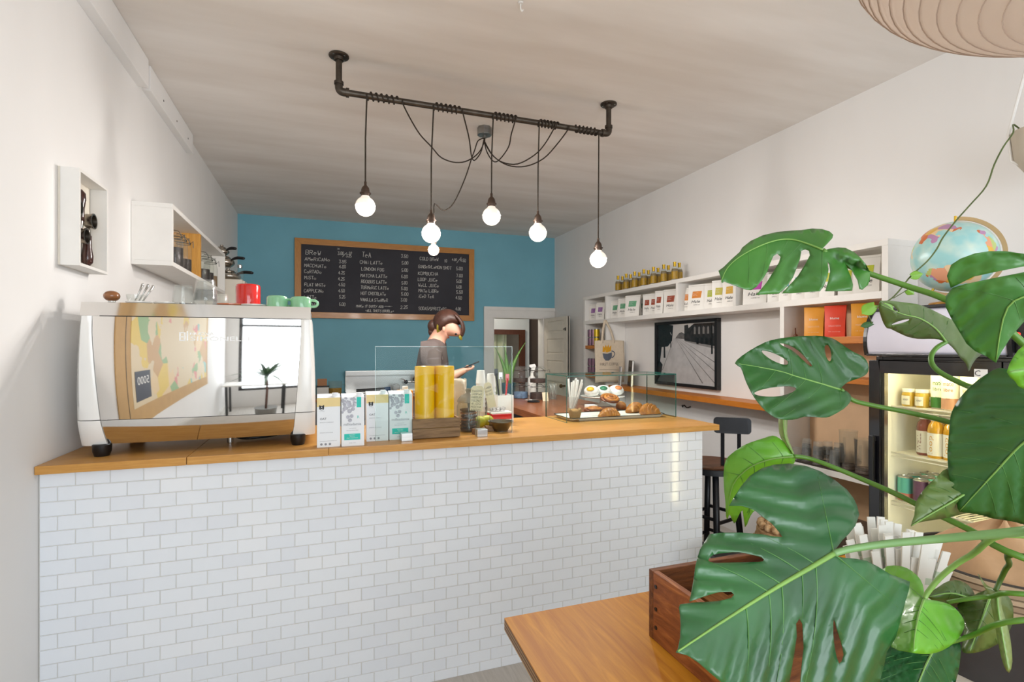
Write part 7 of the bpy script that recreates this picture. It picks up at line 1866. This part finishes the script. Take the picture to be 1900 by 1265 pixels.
# F: big dark leaf, G: its brown-green neighbour
F_o = [(780, 190), (870, 145), (960, 170), (1026, 215), (1150, 290), (1250, 420), (1290, 600), (1280, 800), (1220, 960), (1120, 1090), (1026, 1135), (980, 1125), (900, 1110), (830, 1100), (760, 1080), (680, 1065), (615, 1055), (600, 1010), (580, 950), (555, 860), (545, 780), (540, 680), (550, 560), (560, 450), (590, 380), (640, 310), (700, 250)]
monstera_leaf(F_o, [], [(1180, 500), (1000, 640), (850, 800), (730, 930), (620, 1050)], .78, L_dk, gx=-.03, gy=.02, fold=.10, k0=(1600, 640, 3.42), step=11, ripple=.006)
G_o = [(545, 780), (480, 830), (400, 905), (350, 975), (335, 1020), (330, 1080), (308, 1150), (350, 1128), (430, 1112), (520, 1098), (610, 1078), (690, 1040), (680, 950), (620, 850)]
monstera_leaf(G_o, [], [(660, 940), (560, 1000), (430, 1075), (315, 1145)], .86, L_ol, gx=.03, gy=.03, fold=.10, k0=(1600, 640, 3.42), ripple=.004)
petiole([(1793, 915, .86), (1850, 905, .90), (1940, 890, .92)], .004, None, False)
petiole([(1945, 786, .78), (1990, 800, .76)], .0045)
# H: the huge glossy leaf
H_o = [(1548, 1022), (1562, 1003), (1575, 990), (1587, 975), (1594, 955), (1590, 938), (1584, 925), (1571, 908), (1548, 890), (1522, 874), (1494, 864), (1465, 860), (1437, 862), (1413, 869), (1391, 883), (1375, 902), (1361, 924), (1353, 938), (1376, 938), (1399, 945), (1413, 957), (1432, 971), (1446, 987), (1452, 996), (1436, 995), (1413, 991), (1375, 988), (1340, 988), (1316, 991), (1308, 1004), (1299, 1019), (1294, 1034), (1290, 1052), (1287, 1075), (1282, 1102), (1279, 1116), (1296, 1110), (1316, 1103), (1336, 1098), (1357, 1097.5), (1362, 1103), (1357, 1109), (1334, 1115), (1307, 1117), (1285, 1118), (1262, 1121), (1260, 1127), (1262, 1142), (1263, 1160), (1262, 1183), (1258, 1203), (1254, 1210), (1276, 1216), (1296, 1229), (1316, 1247), (1339, 1266), (1370, 1295), (1410, 1315), (1455, 1318), (1461, 1290), (1464, 1265), (1473, 1215), (1478, 1180), (1477, 1157), (1483, 1147), (1489, 1158), (1491, 1200), (1487, 1240), (1485, 1265), (1482, 1322), (1540, 1318), (1600, 1300), (1632, 1265), (1640, 1235), (1645, 1209), (1662, 1182), (1670, 1152), (1678, 1122), (1686, 1095), (1688, 1079), (1673, 1073), (1651, 1065), (1629, 1051), (1607, 1040), (1585, 1036), (1563, 1034), (1550, 1031)]
H_h = [[(1314, 1040), (1323, 1029), (1347, 1025.5), (1370, 1024), (1393, 1028.5), (1413, 1034), (1416, 1041), (1393, 1042.5), (1348, 1044), (1325, 1044)], [(1547, 1149), (1552, 1165), (1560, 1190), (1565, 1215), (1557, 1231), (1549, 1205), (1546, 1175)]]
monstera_leaf(H_o, H_h, [(1547, 1027), (1500, 1055), (1450, 1084), (1400, 1115), (1330, 1160), (1258, 1208)], .80, L_gl, gx=.035, gy=-.05, fold=.05, ripple=.010, veins=6, step=11, droop=.12, ribw=.0042, smooth=1)
petiole([(1546, 1027, .80), (1580, 1018, .80), (1650, 1008, .79), (1760, 998, .76), (1900, 985, .70), (1990, 975, .66)], .0058, mat('petiole_pale', '#7da96b', .4))
# I: bright green leaf behind it, with its upright back lobe
I_o = [(1474, 846), (1466, 832), (1457, 822), (1446, 813), (1434, 808), (1417, 813), (1394, 820), (1375, 829), (1358, 841), (1347, 853), (1343, 872), (1343, 893), (1344, 912), (1346, 931), (1347, 957), (1350, 963), (1354, 954), (1362, 971), (1369, 959), (1378, 946), (1382, 978), (1390, 962), (1397, 950), (1420, 930), (1450, 890), (1474, 858)]
monstera_leaf(I_o, [], [(1473, 847), (1430, 852), (1390, 868), (1360, 900), (1349, 955)], 1.05, L_lt, gx=-.02, gy=.02, fold=.10, ripple=.004)
monstera_leaf([(1445, 774), (1453, 770), (1461, 777), (1460, 800), (1464, 818), (1473, 842), (1462, 830), (1449, 813), (1445, 795)], [], [(1472, 842), (1457, 812), (1453, 775)], 1.05, L_pale, gy=-.05, fold=.08, step=6)
petiole([(1473, 846, 1.05), (1500, 850, 1.05), (1540, 864, 1.03), (1600, 889, 1.0), (1660, 915, .96), (1720, 945, .93), (1800, 983, .88), (1900, 1035, .80)], .0048)
# J: small bright round leaf, K: dark leaf under it, L and M: olive leaves, N: young furled leaf
J_o = [(1715, 1112), (1724, 1112), (1741, 1115), (1762, 1121), (1778, 1134), (1788, 1150), (1788, 1166), (1778, 1184), (1760, 1200), (1736, 1211), (1712, 1213), (1683, 1209), (1654, 1200), (1655, 1170), (1660, 1130), (1650, 1090), (1638, 1056), (1659, 1049), (1683, 1054), (1702, 1068), (1712, 1084), (1715, 1104)]
monstera_leaf(J_o, [], [(1715, 1111), (1705, 1140), (1698, 1175), (1695, 1208)], .86, L_lt, gx=.0, gy=-.06, fold=.14, ripple=.004)
petiole([(1716, 1110, .86), (1722, 1098, .86), (1750, 1066, .85), (1800, 1031, .82), (1900, 993, .75)], .0042, M_petl)
monstera_leaf([(1650, 1195), (1690, 1200), (1736, 1205), (1770, 1185), (1782, 1195), (1781, 1225), (1774, 1262), (1760, 1295), (1710, 1315), (1650, 1305), (1626, 1270), (1635, 1230)], [], [(1735, 1200), (1715, 1240), (1690, 1305)], .90, L_gl, gx=.02, gy=-.04, fold=.08, ripple=.007)
petiole([(1735, 1200, .90), (1800, 1180, .88), (1900, 1150, .8)], .0042)
monstera_leaf([(1720, 1107), (1741, 1089), (1760, 1078), (1781, 1077), (1797, 1086), (1808, 1102), (1800, 1120), (1778, 1126), (1750, 1122)], [], [(1800, 1110), (1765, 1100), (1724, 1107)], .95, L_ol, gx=.0, fold=.10)
monstera_leaf([(1776, 1122), (1800, 1108), (1831, 1094), (1858, 1099), (1874, 1110), (1880, 1131), (1878, 1158), (1866, 1180), (1850, 1195), (1821, 1208), (1794, 1212), (1784, 1204), (1789, 1168)], [], [(1840, 1100), (1825, 1140), (1812, 1175), (1800, 1208)], .93, L_ol, gx=.02, gy=-.03, fold=.12)
petiole([(1758, 1117, .92), (1795, 1111, .90), (1840, 1106, .88), (1900, 1102, .82)], .0038)
monstera_leaf([(1814, 1064), (1822, 1074), (1832, 1086), (1846, 1092), (1858, 1099), (1857, 1118), (1863, 1142), (1870, 1165), (1875, 1190), (1878, 1227), (1872, 1248), (1863, 1235), (1856, 1210), (1850, 1180), (1845, 1150), (1839, 1121), (1838, 1105), (1828, 1092)], [], [(1850, 1098), (1852, 1130), (1860, 1180), (1871, 1242)], .88, L_pale, gy=-.02, fold=.18, step=6)
petiole([(1847, 1096, .88), (1858, 1072, .88), (1872, 1048, .86), (1900, 1032, .80)], .0040, mat('petiole_dark', '#4a6a24', .4))
